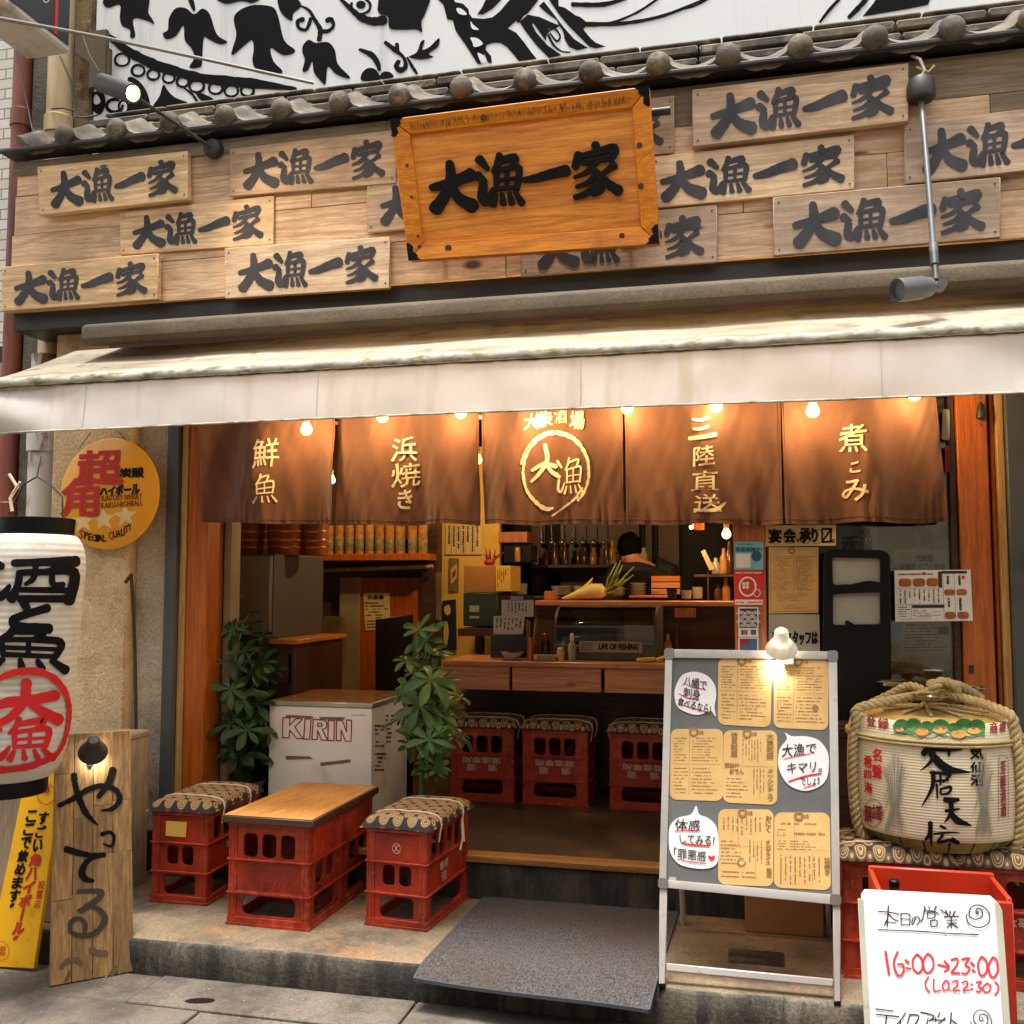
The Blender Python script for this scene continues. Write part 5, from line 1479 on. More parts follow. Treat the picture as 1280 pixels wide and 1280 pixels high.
b = MB(); b.box((-3.30, 3.66, 0.0), (-3.02, 4.35, 0.75))
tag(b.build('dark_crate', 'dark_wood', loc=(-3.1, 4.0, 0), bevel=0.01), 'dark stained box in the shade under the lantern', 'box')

# ================================================================== STOOLS AND TABLE OF BOTTLE CRATES
def crate_mesh(mb, W, D, H, kind):
    """upturned bottle crate: four pierced sides between corner posts, ridges and a base rim"""
    stool_front = [(0.22, 0.42, 0.46, 0.63, 0.03), (0.54, 0.42, 0.78, 0.63, 0.03), (0.17, 0.09, 0.83, 0.31, 0.03)]
    stool_side = [(0.10 + 0.2 * k, 0.67, 0.25 + 0.2 * k, 0.93, 0.03) for k in range(4)] + [(0.09, 0.09, 0.91, 0.31, 0.035)]
    wide_front = [(0.135 + 0.26 * k, 0.665, 0.335 + 0.26 * k, 0.90, 0.028) for k in range(3)] + [(0.13, 0.10, 0.87, 0.29, 0.035)]
    wide_side = [(0.18, 0.40, 0.46, 0.60, 0.028), (0.54, 0.40, 0.82, 0.60, 0.028), (0.13, 0.10, 0.87, 0.30, 0.035)]
    fr, sd, ridges = (stool_front, stool_side, (0.655, 0.335)) if kind == 'stool' else (wide_front, wide_side, (0.635, 0.31))
    ins = 0.010
    def side(w, holes, M):
        o = [(-w / 2, 0.012), (w / 2, 0.012), (w / 2, H - 0.004), (-w / 2, H - 0.004)]
        hs = [rr(-w / 2 + a * w, b_ * H, -w / 2 + c * w, d * H, r * 0.72 * min(1, w / 0.28)) for a, b_, c, d, r in holes]
        V, Fc = panel2d(o, hs, 0.009)
        mb.add([M @ Vector((p[0], p[2], p[1])) for p in V], Fc)
    for s in (1, -1):
        side(W - 0.04, fr, Matrix.Translation((0, -s * (D / 2 - ins), 0)) @ Matrix.Diagonal((1, 1, 1, 1)))
        side(D - 0.04, sd, Matrix.Translation((s * (W / 2 - ins), 0, 0)) @ Matrix.Rotation(R(90), 4, 'Z'))
    for sx in (1, -1):                        # corner posts, L shaped
        for sy in (1, -1):
            x, y = sx * W / 2, sy * D / 2
            mb.box((min(x, x - sx * 0.034), min(y, y - sy * 0.010), 0.006), (max(x, x - sx * 0.034), max(y, y - sy * 0.010), H - 0.002))
            mb.box((min(x - sx * 0.001, x - sx * 0.011), min(y - sy * 0.0105, y - sy * 0.036), 0.006), (max(x - sx * 0.001, x - sx * 0.011), max(y - sy * 0.0105, y - sy * 0.036), H - 0.002))
    def rimz(z0, z1, out, th=0.010):
        a, c = W / 2 + out, D / 2 + out
        mb.box((-a, -c, z0), (a, -c + th, z1)); mb.box((-a, c - th, z0), (a, c, z1))
        mb.box((-a, -c + th + 0.0005, z0), (-a + th, c - th - 0.0005, z1)); mb.box((a - th, -c + th + 0.0005, z0), (a, c - th - 0.0005, z1))
    rimz(0.0, 0.010, 0.006, 0.018); rimz(0.0105, 0.032, 0.002)
    for z in ridges: rimz(z * H, z * H + 0.006, 0.006, 0.014)
    rimz(H - 0.012, H, 0.004, 0.014)
    for sx in (1, -1):
        for k in range(4):
            mb.box((sx * (W / 2 - 0.052) - 0.012 + 0.006 * k, -D / 2 - 0.0035, 0.011), (sx * (W / 2 - 0.052) - 0.009 + 0.006 * k, -D / 2 - 0.0021, 0.031))
    for sx in (1, -1):                        # ribs on the corner posts, raised rails round the front panel
        for dx in (0.006, 0.024):
            x = sx * (W / 2 - dx); mb.box((x - 0.0016, -D / 2 - 0.003, 0.034), (x + 0.0016, -D / 2 - 0.0006, H - 0.014))
        for dy in (0.006, 0.024):
            y = -D / 2 + dy; xx = sx * (W / 2 + 0.0018); mb.box((min(xx, sx * (W / 2 + 0.0004)), y - 0.0016, 0.034), (max(xx, sx * (W / 2 + 0.0004)), y + 0.0016, H - 0.014))
    for z in ((0.66, 0.95) if kind == 'stool' else (0.33, 0.62)):
        mb.box((-W / 2 + 0.036, -D / 2 + 0.0005, z * H - 0.002), (W / 2 - 0.036, -D / 2 + 0.0052, z * H + 0.002))
    mb.box((-W / 2 + 0.016, -D / 2 + 0.016, H - 0.035), (W / 2 - 0.016, D / 2 - 0.016, H - 0.014))     # the crate's floor, now on top
def cushion(mb, W, D, z, h=0.058, seed=0):
    n = 26
    def f(u, v):
        a, c = 2 * u - 1, 2 * v - 1
        pin = 1 - 0.05 * (1 - a * a) * abs(c) ** 6
        x = a * (W / 2 + 0.022) * (1 - 0.035 * (1 - abs(c)) * abs(a) ** 8); y = c * (D / 2 + 0.022) * pin
        e = (1 - abs(a) ** 5) ** 0.5 * (1 - abs(c) ** 5) ** 0.5
        tie = sum(math.exp(-((y - s * D * 0.27) / 0.016) ** 2) for s in (1, -1)) * 0.006
        return x, y, e, tie
    def top(u, v):
        x, y, e, tie = f(u, v)
        return (x, y, z + 0.016 + (h - 0.016) * e - tie * e + 0.004 * mnoise.noise(Vector((x * 14, y * 14, seed))) * e - 0.012 * (1 - e) ** 6)
    def bot(u, v):
        x, y, e, tie = f(u, v); return (x, y, z + 0.016 - 0.015 * e - 0.012 * (1 - e) ** 6)
    mb.grid(n, n, top); mb.grid(n, n, bot)
    return top
def stool(name, label, group, W, D, H, kind, loc, rot, deco=None, tail=True):
    t = thing(name, label, 'stool', (0, 0, 0), group)
    b = MB(); crate_mesh(b, W, D, H, kind); b.build('crate', 'crate_red', t, bevel=0.0015)
    b = MB(); top = cushion(b, W, D, H, seed=len(label) % 17); b.build('cushion', 'cushion_cloth', t, merge=True, sharp=70)
    b = MB()
    for s in (1, -1):
        v = 0.5 + s * 0.27 * D / (D + 0.044)
        pts = [(-W / 2 - 0.006, s * D * 0.27, H - 0.06), (-W / 2 - 0.020, s * D * 0.27, H - 0.005)] + [Vector(top(u, v)) + Vector((0, 0, 0.002)) for u in (0.0, 0.02, 0.07, 0.2, 0.35, 0.5, 0.65, 0.8, 0.93, 0.98, 1.0)] + [(W / 2 + 0.018, s * D * 0.27, H), (W / 2 + 0.008, s * D * 0.27, H - 0.06)]
        b.tube(pts, 0.004, 7)
        if tail and s == 1:
            b.tube([(W / 2 + 0.012, s * D * 0.27, H - 0.02), (W / 2 + 0.020, s * D * 0.27 - 0.01, H - 0.10), (W / 2 + 0.012, s * D * 0.27 - 0.02, H - 0.15)], 0.005, 6)
            b.tube([(W / 2 + 0.012, s * D * 0.27 + 0.004, H - 0.02), (W / 2 + 0.018, s * D * 0.27 + 0.012, H - 0.12)], 0.005, 6)
    b.build('cord', 'cord', t)
    if deco: deco(t, W, D, H)
    t.location = loc; t.rotation_euler = (0, 0, rot)
    return t
def flat_local(mb_fn, W, D, H, face='front'):
    """mapper of millimetre-free local plane: x right, y down in metres from the top left of a side"""
    if face == 'front': return lambda x, y, o=0.0: Vector((-W / 2 + x, -D / 2 + 0.0045 - o, H - y))
    return lambda x, y, o=0.0: Vector((W / 2 - 0.0045 + o, -D / 2 + x, H - y))
def deco_right(t, W, D, H):
    f = flat_local(None, W, D, H); b = MB()
    cx, cy = W * 0.5, H * 0.19
    ring(b, cx, cy, 0.017, 0.020, 0.003, f, 0.003, 24); stroke(b, [(cx - 0.006, cy - 0.012), (cx - 0.002, cy), (cx - 0.008, cy + 0.012)], 0.004, f, 0.003); stroke(b, [(cx + 0.009, cy - 0.011), (cx - 0.001, cy - 0.002), (cx + 0.010, cy + 0.012)], 0.004, f, 0.003)
    f2 = flat_local(None, W, D, H, 'side')
    write(b, '専用', [(D * 0.30, H * 0.40), (D * 0.50, H * 0.40), (D * 0.50, H * 0.49), (D * 0.30, H * 0.49)], f2, 0.003, 0.0012); write(b, '酒', [(D * 0.34, H * 0.52), (D * 0.46, H * 0.52), (D * 0.46, H * 0.62), (D * 0.34, H * 0.62)], f2, 0.003, 0.0012)
    b.build('mark', 'crate_mark', t, normals=False)
def deco_left(t, W, D, H):
    f = flat_local(None, W, D, H); b = MB()
    sheet(b, [(W * 0.24, H * 0.10), (W * 0.62, H * 0.10), (W * 0.60, H * 0.27), (W * 0.24, H * 0.265)], f, 0.003, 0.001)
    b.build('label', 'paper_yellow', t)
    f2 = flat_local(None, W, D, H, 'side'); b = MB()
    write(b, '専用', [(D * 0.36, H * 0.40), (D * 0.56, H * 0.40), (D * 0.56, H * 0.49), (D * 0.36, H * 0.49)], f2, 0.003, 0.001)
    b.build('mark', 'crate_mark', t, normals=False)
def deco_inner(t, W, D, H):
    f = flat_local(None, W, D, H); b = MB()
    g = lambda x, y, o=0.0: f(W - x, H * 0.985 - y, o)          # printed upside down: the crate is upturned
    write(b, '酒造専用', [(W * 0.20, H * 0.505), (W * 0.80, H * 0.505), (W * 0.80, H * 0.585), (W * 0.20, H * 0.585)], g, 0.002, 0.0012)
    write(b, '満', [(W * 0.26, H * 0.40), (W * 0.40, H * 0.40), (W * 0.40, H * 0.49), (W * 0.26, H * 0.49)], g, 0.002, 0.0015); write(b, '酒', [(W * 0.60, H * 0.40), (W * 0.74, H * 0.40), (W * 0.74, H * 0.49), (W * 0.60, H * 0.49)], g, 0.002, 0.0015)
    b.build('mark', 'crate_mark', t, normals=False)
SG = 'crate stools with tied cushions'
def along(c0, W, D, rot):
    """centre of a crate whose front left foot stands at c0"""
    v = Matrix.Rotation(rot, 3, 'Z') @ Vector((W / 2, D / 2, 0))
    return Vector((c0[0] + v.x, c0[1] + v.y, c0[2]))
W_, D_, H_ = 0.265, 0.46, 0.385
stool('crate_stool', 'red crate stool with a white round emblem right of the low table', SG, W_, D_, H_, 'stool', along((-1.535, 3.89, 0.131), W_, D_, R(-5)), R(-5), deco_right)
stool('crate_stool', 'red crate stool with a yellow label left of the low table', SG, W_, D_, H_, 'stool', along((-2.555, 3.95, 0.131), W_, D_, R(1)), R(1), deco_left, tail=False)
Wi, Di, Hi = 0.36, 0.31, 0.40
s1 = stool('crate_stool', 'middle of the three dim crate stools under the counter inside', SG, Wi, Di, Hi, 'wide', (-1.055, 5.60, 0.303), R(0), deco_inner, tail=False)
dup(s1, (-1.475, 5.60, 0.303), R(2), 'dim crate stool under the counter, partly hidden by the leaves of the plant')
dup(s1, (-0.565, 5.58, 0.303), R(-2), 'dim crate stool under the counter, nearest to the menu stand')
dup(s1, (0.485, 3.925, 0.131), R(0), 'crate stool carrying the left part of the straw wrapped barrel')
dup(s1, (0.875, 3.935, 0.131), R(-2), 'crate stool under the barrel, its cushion corner poking out behind the whiteboard')
# table
tb = thing('crate_table', 'low table made of two red crates under an orange brown wooden top', 'table', (0, 0, 0))
Wt, Dt, Ht = 0.358, 0.318, 0.405
for k in range(2):
    b = MB(); crate_mesh(b, Wt, Dt, Ht, 'wide'); b.xform(Matrix.Translation((0, Dt / 2 + k * (Dt + 0.016), 0))); co = b.build('crate', 'crate_red', tb, bevel=0.0015)
    if k == 0:
        b = MB(); f = lambda x, y, o=0.0: Vector((Wt / 2 - x, 0.0045 - o, y))
        write(b, 'リサクル', [(Wt * 0.22, Ht * 0.37), (Wt * 0.72, Ht * 0.37), (Wt * 0.72, Ht * 0.46), (Wt * 0.22, Ht * 0.46)], f, 0.001, 0.001)
        b.build('embossing', 'crate_red', co, normals=False)
b = MB(); b.box((-Wt / 2 - 0.022, -0.022, Ht + 0.002), (Wt / 2 + 0.022, 2 * Dt + 0.04, Ht + 0.030)); tt = b.build('edge_band', 'edge_brown', tb, bevel=0.003)
b = MB(); b.box((-Wt / 2 - 0.016, -0.016, Ht + 0.0305), (Wt / 2 + 0.016, 2 * Dt + 0.034, Ht + 0.034)); b.build('tabletop', 'table_top', tb, bevel=0.001)
tb.location = (-1.906, 3.765, 0.131); tb.rotation_euler = (0, 0, R(-1))

# ------------------------------------------------------------------ chest freezer
FYf = 4.62
TLf, TRf = PY(337, 879, FYf), PY(465, 889, FYf)
fzx0, fzx1, fzz = TLf.x, TRf.x, (TLf.z + TRf.z) / 2
fz = thing('chest_freezer', 'white chest freezer with red outlined letters and tape scraps', 'freezer', ((fzx0 + fzx1) / 2, FYf + 0.25, 0.303))
FD = 0.52
b = MB(); b.box((fzx0, FYf, 0.32), (fzx1, FYf + FD, fzz)); b.build('body', 'freezer_white', fz, bevel=0.008, seg=2)
b = MB(); b.box((fzx0 - 0.004, FYf - 0.004, fzz + 0.001), (fzx1 + 0.004, FYf + FD + 0.004, fzz + 0.026)); b.build('rim', 'freezer_trim', fz, bevel=0.004)
b = MB(); b.box((fzx0 + 0.02, FYf + 0.02, fzz + 0.0265), (fzx1 - 0.02, FYf + FD * 0.62, fzz + 0.031)); b.box((fzx0 + 0.02, FYf + FD * 0.63, fzz + 0.0265), (fzx1 - 0.02, FYf + FD - 0.02, fzz + 0.034)); b.build('lid', 'freezer_lid', fz, bevel=0.002)
b = MB(); b.box((fzx0 + 0.03, FYf + 0.03, 0.303), (fzx1 - 0.03, FYf + FD - 0.03, 0.319)); b.build('base', 'gutter', fz)
ff = yplane(FYf - 0.0005); b = MB()
c6 = lambda L_: [(180 + x / 3.048, 850 + y / 3.048) for x, y in L_]
def outline(pts, w=1.3):
    p = c6(pts); p = p + [p[0]]
    for a_, c_ in zip(p, p[1:]): stroke(b, [a_, c_], w, ff, 0.001, 1)
outline([(530, 142), (556, 143), (556, 172), (580, 146), (604, 148), (575, 178), (606, 224), (582, 222), (556, 190), (553, 220), (528, 219)])
outline([(614, 147), (637, 148), (632, 225), (609, 224)])
outline([(645, 149), (690, 152), (699, 166), (694, 182), (680, 189), (700, 230), (676, 228), (662, 192), (660, 227), (640, 226)]); outline([(663, 164), (678, 166), (678, 176), (662, 176)])
outline([(703, 153), (726, 154), (724, 231), (701, 230)])
outline([(734, 152), (756, 154), (772, 198), (772, 152), (791, 153), (789, 234), (768, 232), (751, 190), (751, 231), (733, 230)])
b.build('lettering', 'deep_red', fz, normals=False)
b = MB()
for q in ([(542, 133), (640, 137), (646, 145), (540, 142)], [(668, 140), (768, 142), (760, 152), (672, 150)], [(540, 288), (630, 291), (645, 300), (541, 303)], [(672, 315), (786, 302), (789, 313), (674, 327)]):
    sheet(b, c6(q), ff, 0.0006, 0.0012)
b.build('tape', 'tape_brown', fz)
b = MB(); scrib(b, c6([(788, 130), (848, 132), (848, 138), (788, 136)]), ff, 1, 0.001, seed=5, h=0.9); b.build('maker_plate', 'ink', fz, normals=False)
fx = plane((fzx1 + 0.0005, 5, 0.5), (1, 0, 0)); b = MB()
for q, n_, sd_ in ((rect(468, 905, 480, 935), 6, 1), (rect(482, 892, 492, 930), 7, 2), (rect(468, 940, 482, 965), 5, 3)): scrib(b, q, fx, n_, 0.001, seed=sd_, h=0.7, cl=(0.08, 0.3))
b.build('side_labels', 'ink_faded', fz, normals=False)

# ------------------------------------------------------------------ potted plants
def leaflet(mb, base, d, nrm, L_, w, droop):
    d = d.normalized(); nrm = (nrm - d * nrm.dot(d)).normalized(); s = d.cross(nrm)
    rows = [(0.0, 0.06), (0.22, 0.38), (0.45, 0.78), (0.68, 1.0), (0.86, 0.80), (1.0, 0.10)]
    idx = []
    for t, k in rows:
        c = base + d * (L_ * t) - nrm * (droop * L_ * t * t)
        hw = w * k / 2
        idx.append((mb.V(c + s * hw + nrm * hw * 0.35), mb.V(c), mb.V(c - s * hw + nrm * hw * 0.35)))
    for a_, c_ in zip(idx, idx[1:]):
        mb.F(a_[0], a_[1], c_[1], c_[0]); mb.F(a_[1], a_[2], c_[2], c_[1])
def plant(name, label, stem_px, Y, zfloor, clusters, seed, lsize, m):
    rnd = random.Random(seed)
    sp_ = [PY(x, y, Y) for x, y in stem_px]
    base = Vector((sp_[0].x, Y, zfloor))
    t = thing(name, label, 'plant', base, 'potted leafy plants by the entrance')
    b = MB(); b.lathe(base, [(1e-4, 0.0), (0.085, 0.0), (0.11, 0.20), (0.118, 0.205), (0.118, 0.225), (0.105, 0.225), (0.100, 0.20)], 24); b.build('pot', 'pot', t)
    b = MB(); b.lathe(base, [(1e-4, 0.198), (0.098, 0.198)], 20); b.build('soil', 'soil', t)
    bs = MB(); pts = [base + Vector((0, 0, 0.19))] + sp_
    bs.tube(pts, [0.012] * (len(pts) - 1) + [0.006], 8)
    bl_ = MB()
    for (x, y, sc, dy) in [c for c in clusters] + [(c[0] + rnd.uniform(-22, 22), c[1] + rnd.uniform(-16, 16), c[2] * 0.8, c[3] + rnd.uniform(-0.08, 0.1)) for c in clusters]:
        x = stem_px[2][0] + (x - stem_px[2][0]) * 0.78
        tip = PY(x, y, Y + dy)
        # petiole from the nearest stem point lower down
        best = min(pts, key=lambda p: abs((p.z + 0.0) - (tip.z - 0.05)))
        k = max(0.0, min(1.0, (tip.z - 0.06 - pts[0].z) / max(0.01, pts[-1].z - pts[0].z)))
        i = min(len(pts) - 2, int(k * (len(pts) - 1))); f_ = k * (len(pts) - 1) - i
        a_ = pts[i].lerp(pts[i + 1], f_)
        bs.tube([a_, a_.lerp(tip, 0.5) + Vector((0, 0, 0.025)), tip], [0.005, 0.0035, 0.003], 6)
        out = Vector((tip.x - a_.x, tip.y - a_.y, 0)); out = out.normalized() if out.length > 0.01 else Vector((0, -1, 0))
        nrm = (Vector((0, -0.55, 0.75)) + out * 0.35 + Vector((rnd.uniform(-0.5, 0.5), rnd.uniform(-0.4, 0.3), rnd.uniform(-0.2, 0.3)))).normalized()
        e1 = nrm.orthogonal().normalized(); e2 = nrm.cross(e1)
        n = rnd.choice((7, 8)); a0 = rnd.uniform(0, 6.28)
        for q in range(n):
            an = a0 + 2 * math.pi * q / n + rnd.uniform(-0.12, 0.12)
            d = e1 * math.cos(an) + e2 * math.sin(an) + nrm * rnd.uniform(-0.1, 0.4)
            L2 = lsize * sc * rnd.uniform(0.62, 1.15)
            leaflet(bl_, tip, d, nrm, L2, L2 * rnd.uniform(0.31, 0.40), rnd.uniform(0.05, 0.5))
    bs.build('stem', 'stem', t)
    bl_.build('foliage', m, t, normals=False, sharp=80)
    return t
plant('potted_plant', 'tall potted plant with fans of broad leaves between the freezer and the crate stool', [(527, 995), (528, 950), (526, 900), (530, 850), (532, 805)], 4.40, 0.131,
      [(535, 800, 1.05, -0.02), (518, 840, 0.9, -0.06), (541, 850, 1.1, -0.12), (508, 862, 0.9, 0.05), (560, 850, 0.9, 0.08), (524, 882, 1.1, -0.10), (498, 898, 0.9, 0.06), (552, 892, 1.1, -0.05), (572, 885, 0.85, 0.10), (532, 925, 1.15, -0.12), (556, 935, 1.0, -0.02), (510, 930, 0.9, 0.10), (575, 918, 0.8, 0.12), (540, 960, 0.9, -0.05), (545, 818, 0.9, 0.12), (525, 815, 0.8, 0.10)], 4, 0.112, 'leaf')
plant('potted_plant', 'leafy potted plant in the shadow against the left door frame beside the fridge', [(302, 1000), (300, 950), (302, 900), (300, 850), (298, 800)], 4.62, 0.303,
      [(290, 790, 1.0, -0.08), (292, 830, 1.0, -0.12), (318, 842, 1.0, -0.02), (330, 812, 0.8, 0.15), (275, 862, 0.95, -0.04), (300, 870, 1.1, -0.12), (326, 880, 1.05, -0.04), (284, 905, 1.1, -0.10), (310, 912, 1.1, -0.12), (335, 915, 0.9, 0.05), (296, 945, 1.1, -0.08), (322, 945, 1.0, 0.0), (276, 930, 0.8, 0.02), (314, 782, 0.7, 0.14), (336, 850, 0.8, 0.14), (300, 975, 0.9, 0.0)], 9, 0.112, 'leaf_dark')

# ------------------------------------------------------------------ door mat
b = MB()
mq = [PZ(516, 1215, 0.140), PZ(810, 1257, 0.140), PZ(846, 1141, 0.140), PZ(604, 1122, 0.140)]
def mt(u, v, dz=0.0):
    p = mq[0] * (1 - u) * (1 - v) + mq[1] * u * (1 - v) + mq[2] * u * v + mq[3] * (1 - u) * v
    z = 0.134
    if p.y < 3.56: z -= 0.30 * (3.56 - p.y) ** 1.4 * (1 + 0.5 * math.sin(p.x * 4.0))
    return Vector((p.x, p.y, z + dz + 0.002 * mnoise.noise(Vector((p.x * 3, p.y * 3, 0)))))
mm_ = thing('door_mat', 'grey ribbed carpet door mat lying over the kerb before the step', 'door mat', (-0.75, 3.85, 0.131))
b.grid(60, 60, lambda u, v: mt(u, v, 0.009)); b.build('pile', 'mat_carpet', mm_, normals=False)
b = MB()
e0 = [mt(k / 40, 0, 0.0105) for k in range(41)]; e1 = [mt(1, k / 40, 0.0105) for k in range(41)]; e2 = [mt(1 - k / 40, 1, 0.0105) for k in range(41)]; e3 = [mt(0, 1 - k / 40, 0.0105) for k in range(41)]
for e in (e0, e1, e2, e3):
    for a_, c_ in zip(e, e[1:]):
        b.hexa([a_, c_, c_ + Vector((0, 0, -0.012)), a_ + Vector((0, 0, -0.012))], [p + Vector((0.006, 0.006, 0)) for p in (a_, c_, c_ + Vector((0, 0, -0.012)), a_ + Vector((0, 0, -0.012)))])
b.build('rubber_edge', 'mat_rubber', mm_)

# ================================================================== MENU STAND (A-BOARD)
ab = thing('menu_stand', 'silver framed grey menu stand with orange sheets and speech bubbles', 'menu stand', (0, 3.7, 0.131))
pa = plane3(PY(835, 815, 3.85), PY(1043, 818, 3.85), PY(826, 1105, 3.64))
OQ = [(832, 812), (1046, 815), (1050, 1131), (824, 1109)]
b = MB(); sheet(b, [(838, 820), (1040, 822), (1044, 1122), (832, 1102)], pa, -0.014, 0.016); b.build('panel', 'board_grey', ab)
b = MB()
sheet(b, [(836, 812), (1042, 815), (1041, 825), (840, 823)], pa, -0.018, 0.032); sheet(b, [(832, 816), (841, 816), (833, 1108), (824, 1106)], pa, -0.018, 0.031)
sheet(b, [(1035, 818), (1046, 818), (1050, 1126), (1040, 1125)], pa, -0.018, 0.031); sheet(b, [(827, 1099), (1046, 1119), (1046, 1131), (827, 1109)], pa, -0.018, 0.032)
b.build('frame', 'alu', ab, bevel=0.004, seg=2)
b = MB()
for q in (rquad([(831, 811), (843, 811), (843, 825), (830, 825)], 0.3), rquad([(1034, 814), (1047, 814), (1047, 828), (1034, 828)], 0.3), rquad([(823, 1097), (836, 1098), (836, 1111), (823, 1110)], 0.3), rquad([(1037, 1117), (1051, 1118), (1051, 1132), (1037, 1131)], 0.3)):
    sheet(b, q, pa, -0.02, 0.036)
b.build('corner_cap', 'steel', ab)
for q in ([(825, 1110), (834, 1111), (832, 1230), (823, 1230)], [(1041, 1131), (1050, 1131), (1051, 1252), (1042, 1252)]):
    b = MB(); sheet(b, q, pa, -0.016, 0.026); lg = b.build('leg', 'alu', ab, bevel=0.003)
    b = MB(); a_, c_ = q[3], q[2]; sheet(b, [(a_[0], a_[1] + 0.3), (c_[0], c_[1] + 0.3), (c_[0], c_[1] + 3.5), (a_[0], a_[1] + 3.5)], pa, -0.018, 0.030); b.build('rubber_foot', 'gloss_black', lg)
b = MB(); sheet(b, [(833, 1204), (1041, 1224), (1041, 1233), (833, 1213)], pa, -0.014, 0.02); b.build('cross_bar', 'alu', ab, bevel=0.002)
tl_, tr_ = pa(838, 818, -0.03), pa(1040, 820, -0.03)
r1_, r2_ = Vector((-0.285, 4.20, 0.131)), Vector((0.275, 4.20, 0.131))
for a_, c_ in ((tl_, r1_), (tr_, r2_)):
    b = MB(); b.tube([a_, c_], 0.011, 8); b.build('leg', 'alu', ab)
b = MB(); b.tube([tl_.lerp(r1_, 0.82), tr_.lerp(r2_, 0.82)], 0.012, 8); b.build('rear_bar', 'tape_brown', ab)
cA = lambda L_: [(820 + x / 3.88, 800 + y / 3.88) for x, y in L_]
MENUS = [([(302, 88), (562, 86), (556, 425), (300, 410)], 's'), ([(572, 92), (838, 92), (834, 438), (570, 426)], 's'),
         ([(72, 432), (326, 432), (324, 782), (68, 774)], 's'), ([(328, 438), (588, 440), (588, 800), (324, 788)], 'a'),
         ([(302, 820), (570, 822), (568, 1196), (302, 1184)], 'b'), ([(574, 836), (842, 838), (848, 1214), (572, 1200)], 'c')]
for k, (q, kind) in enumerate(MENUS):
    qp = cA(q); b = MB()
    sheet(b, rquad(qp, 0.13), pa, 0.0025, 0.0012); mo = b.build('menu_sheet', 'menu_paper', ab)
    g = bil(qp); b = MB(); o = 0.0045
    sub = lambda u0, v0, u1, v1: [g(u0, v0), g(u1, v0), g(u1, v1), g(u0, v1)]
    ring(b, *g(0.44, 0.045), 4.6, 4.6, 3.0, pa, o, 18); write(b, '大漁', sub(0.53, 0.02, 0.62, 0.075), pa, o, 0.1)
    for (a0, a1) in (((0.05, 0.49), (0.95, 0.49)), ((0.36, 0.10), (0.36, 0.47)), ((0.68, 0.52), (0.68, 0.93)) if kind != 's' else ((0.36, 0.52), (0.36, 0.93))):
        stroke(b, [g(*a0), g(*a1)], 0.35, pa, o, 1)
    if kind == 's':
        scrib(b, sub(0.06, 0.11, 0.33, 0.46), pa, 9, o, seed=k * 9 + 1, cl=(0.03, 0.10)); scrib(b, sub(0.40, 0.11, 0.94, 0.46), pa, 9, o, seed=k * 9 + 2, cl=(0.02, 0.06))
        scrib(b, sub(0.06, 0.53, 0.33, 0.92), pa, 8, o, seed=k * 9 + 3, cl=(0.03, 0.10)); scrib(b, sub(0.40, 0.53, 0.94, 0.92), pa, 8, o, seed=k * 9 + 4, cl=(0.02, 0.06))
        if k == 1: disc(b, *cA([(773, 332)])[0], 4, 4.2, pa, o)
    if kind == 'a':
        write(b, '活貝刺盛', sub(0.14, 0.03, 0.26, 0.36), pa, o, 0.25, vertical=True); write(b, '大漁刺盛', sub(0.80, 0.04, 0.93, 0.38), pa, o, 0.25, vertical=True)
        write(b, '鰤出汁', sub(0.03, 0.45, 0.30, 0.51), pa, o, 0.25); write(b, 'おでん', sub(0.12, 0.53, 0.38, 0.60), pa, o, 0.25); write(b, 'クールシチュウ', sub(0.82, 0.52, 0.93, 0.95), pa, o, 0.2, vertical=True)
        scrib(b, sub(0.34, 0.12, 0.72, 0.44), pa, 7, o, True, seed=31, cl=(0.03, 0.07)); scrib(b, sub(0.05, 0.64, 0.48, 0.94), pa, 6, o, seed=32, cl=(0.03, 0.07)); scrib(b, sub(0.54, 0.52, 0.78, 0.92), pa, 4, o, True, seed=33, cl=(0.03, 0.07))
    if kind == 'b':
        write(b, 'おにく', sub(0.86, 0.08, 0.96, 0.30), pa, o, 0.25, vertical=True); write(b, 'オンザライス', sub(0.86, 0.40, 0.95, 0.72), pa, o, 0.2, vertical=True); write(b, '副菜', sub(0.88, 0.76, 0.97, 0.88), pa, o, 0.2, vertical=True)
        scrib(b, sub(0.06, 0.10, 0.80, 0.36), pa, 9, o, True, seed=41, cl=(0.03, 0.07)); scrib(b, sub(0.04, 0.40, 0.44, 0.74), pa, 7, o, seed=42, cl=(0.03, 0.07)); scrib(b, sub(0.54, 0.40, 0.82, 0.74), pa, 4, o, True, seed=43, cl=(0.03, 0.06)); scrib(b, sub(0.05, 0.80, 0.86, 0.92), pa, 2, o, seed=44, cl=(0.03, 0.06))
        ring(b, *cA([(415, 1076)])[0], 4.6, 4.6, 1.6, pa, o, 18, 0, 300)
    if kind == 'c':
        write(b, '浜焼き', sub(0.89, 0.58, 0.99, 0.80), pa, o, 0.25, vertical=True)
        scrib(b, sub(0.05, 0.13, 0.95, 0.17), pa, 1, o, seed=51, cl=(0.02, 0.04), h=0.8); scrib(b, sub(0.05, 0.21, 0.30, 0.32), pa, 3, o, seed=52, cl=(0.04, 0.1)); scrib(b, sub(0.34, 0.25, 0.94, 0.31), pa, 1, o, seed=53, cl=(0.02, 0.05), h=0.8)
        scrib(b, sub(0.05, 0.36, 0.90, 0.50), pa, 4, o, seed=54, cl=(0.02, 0.06)); scrib(b, sub(0.08, 0.56, 0.84, 0.96), pa, 9, o, True, seed=55, cl=(0.03, 0.06))
    b.build('print', 'menu_ink', mo, normals=False)
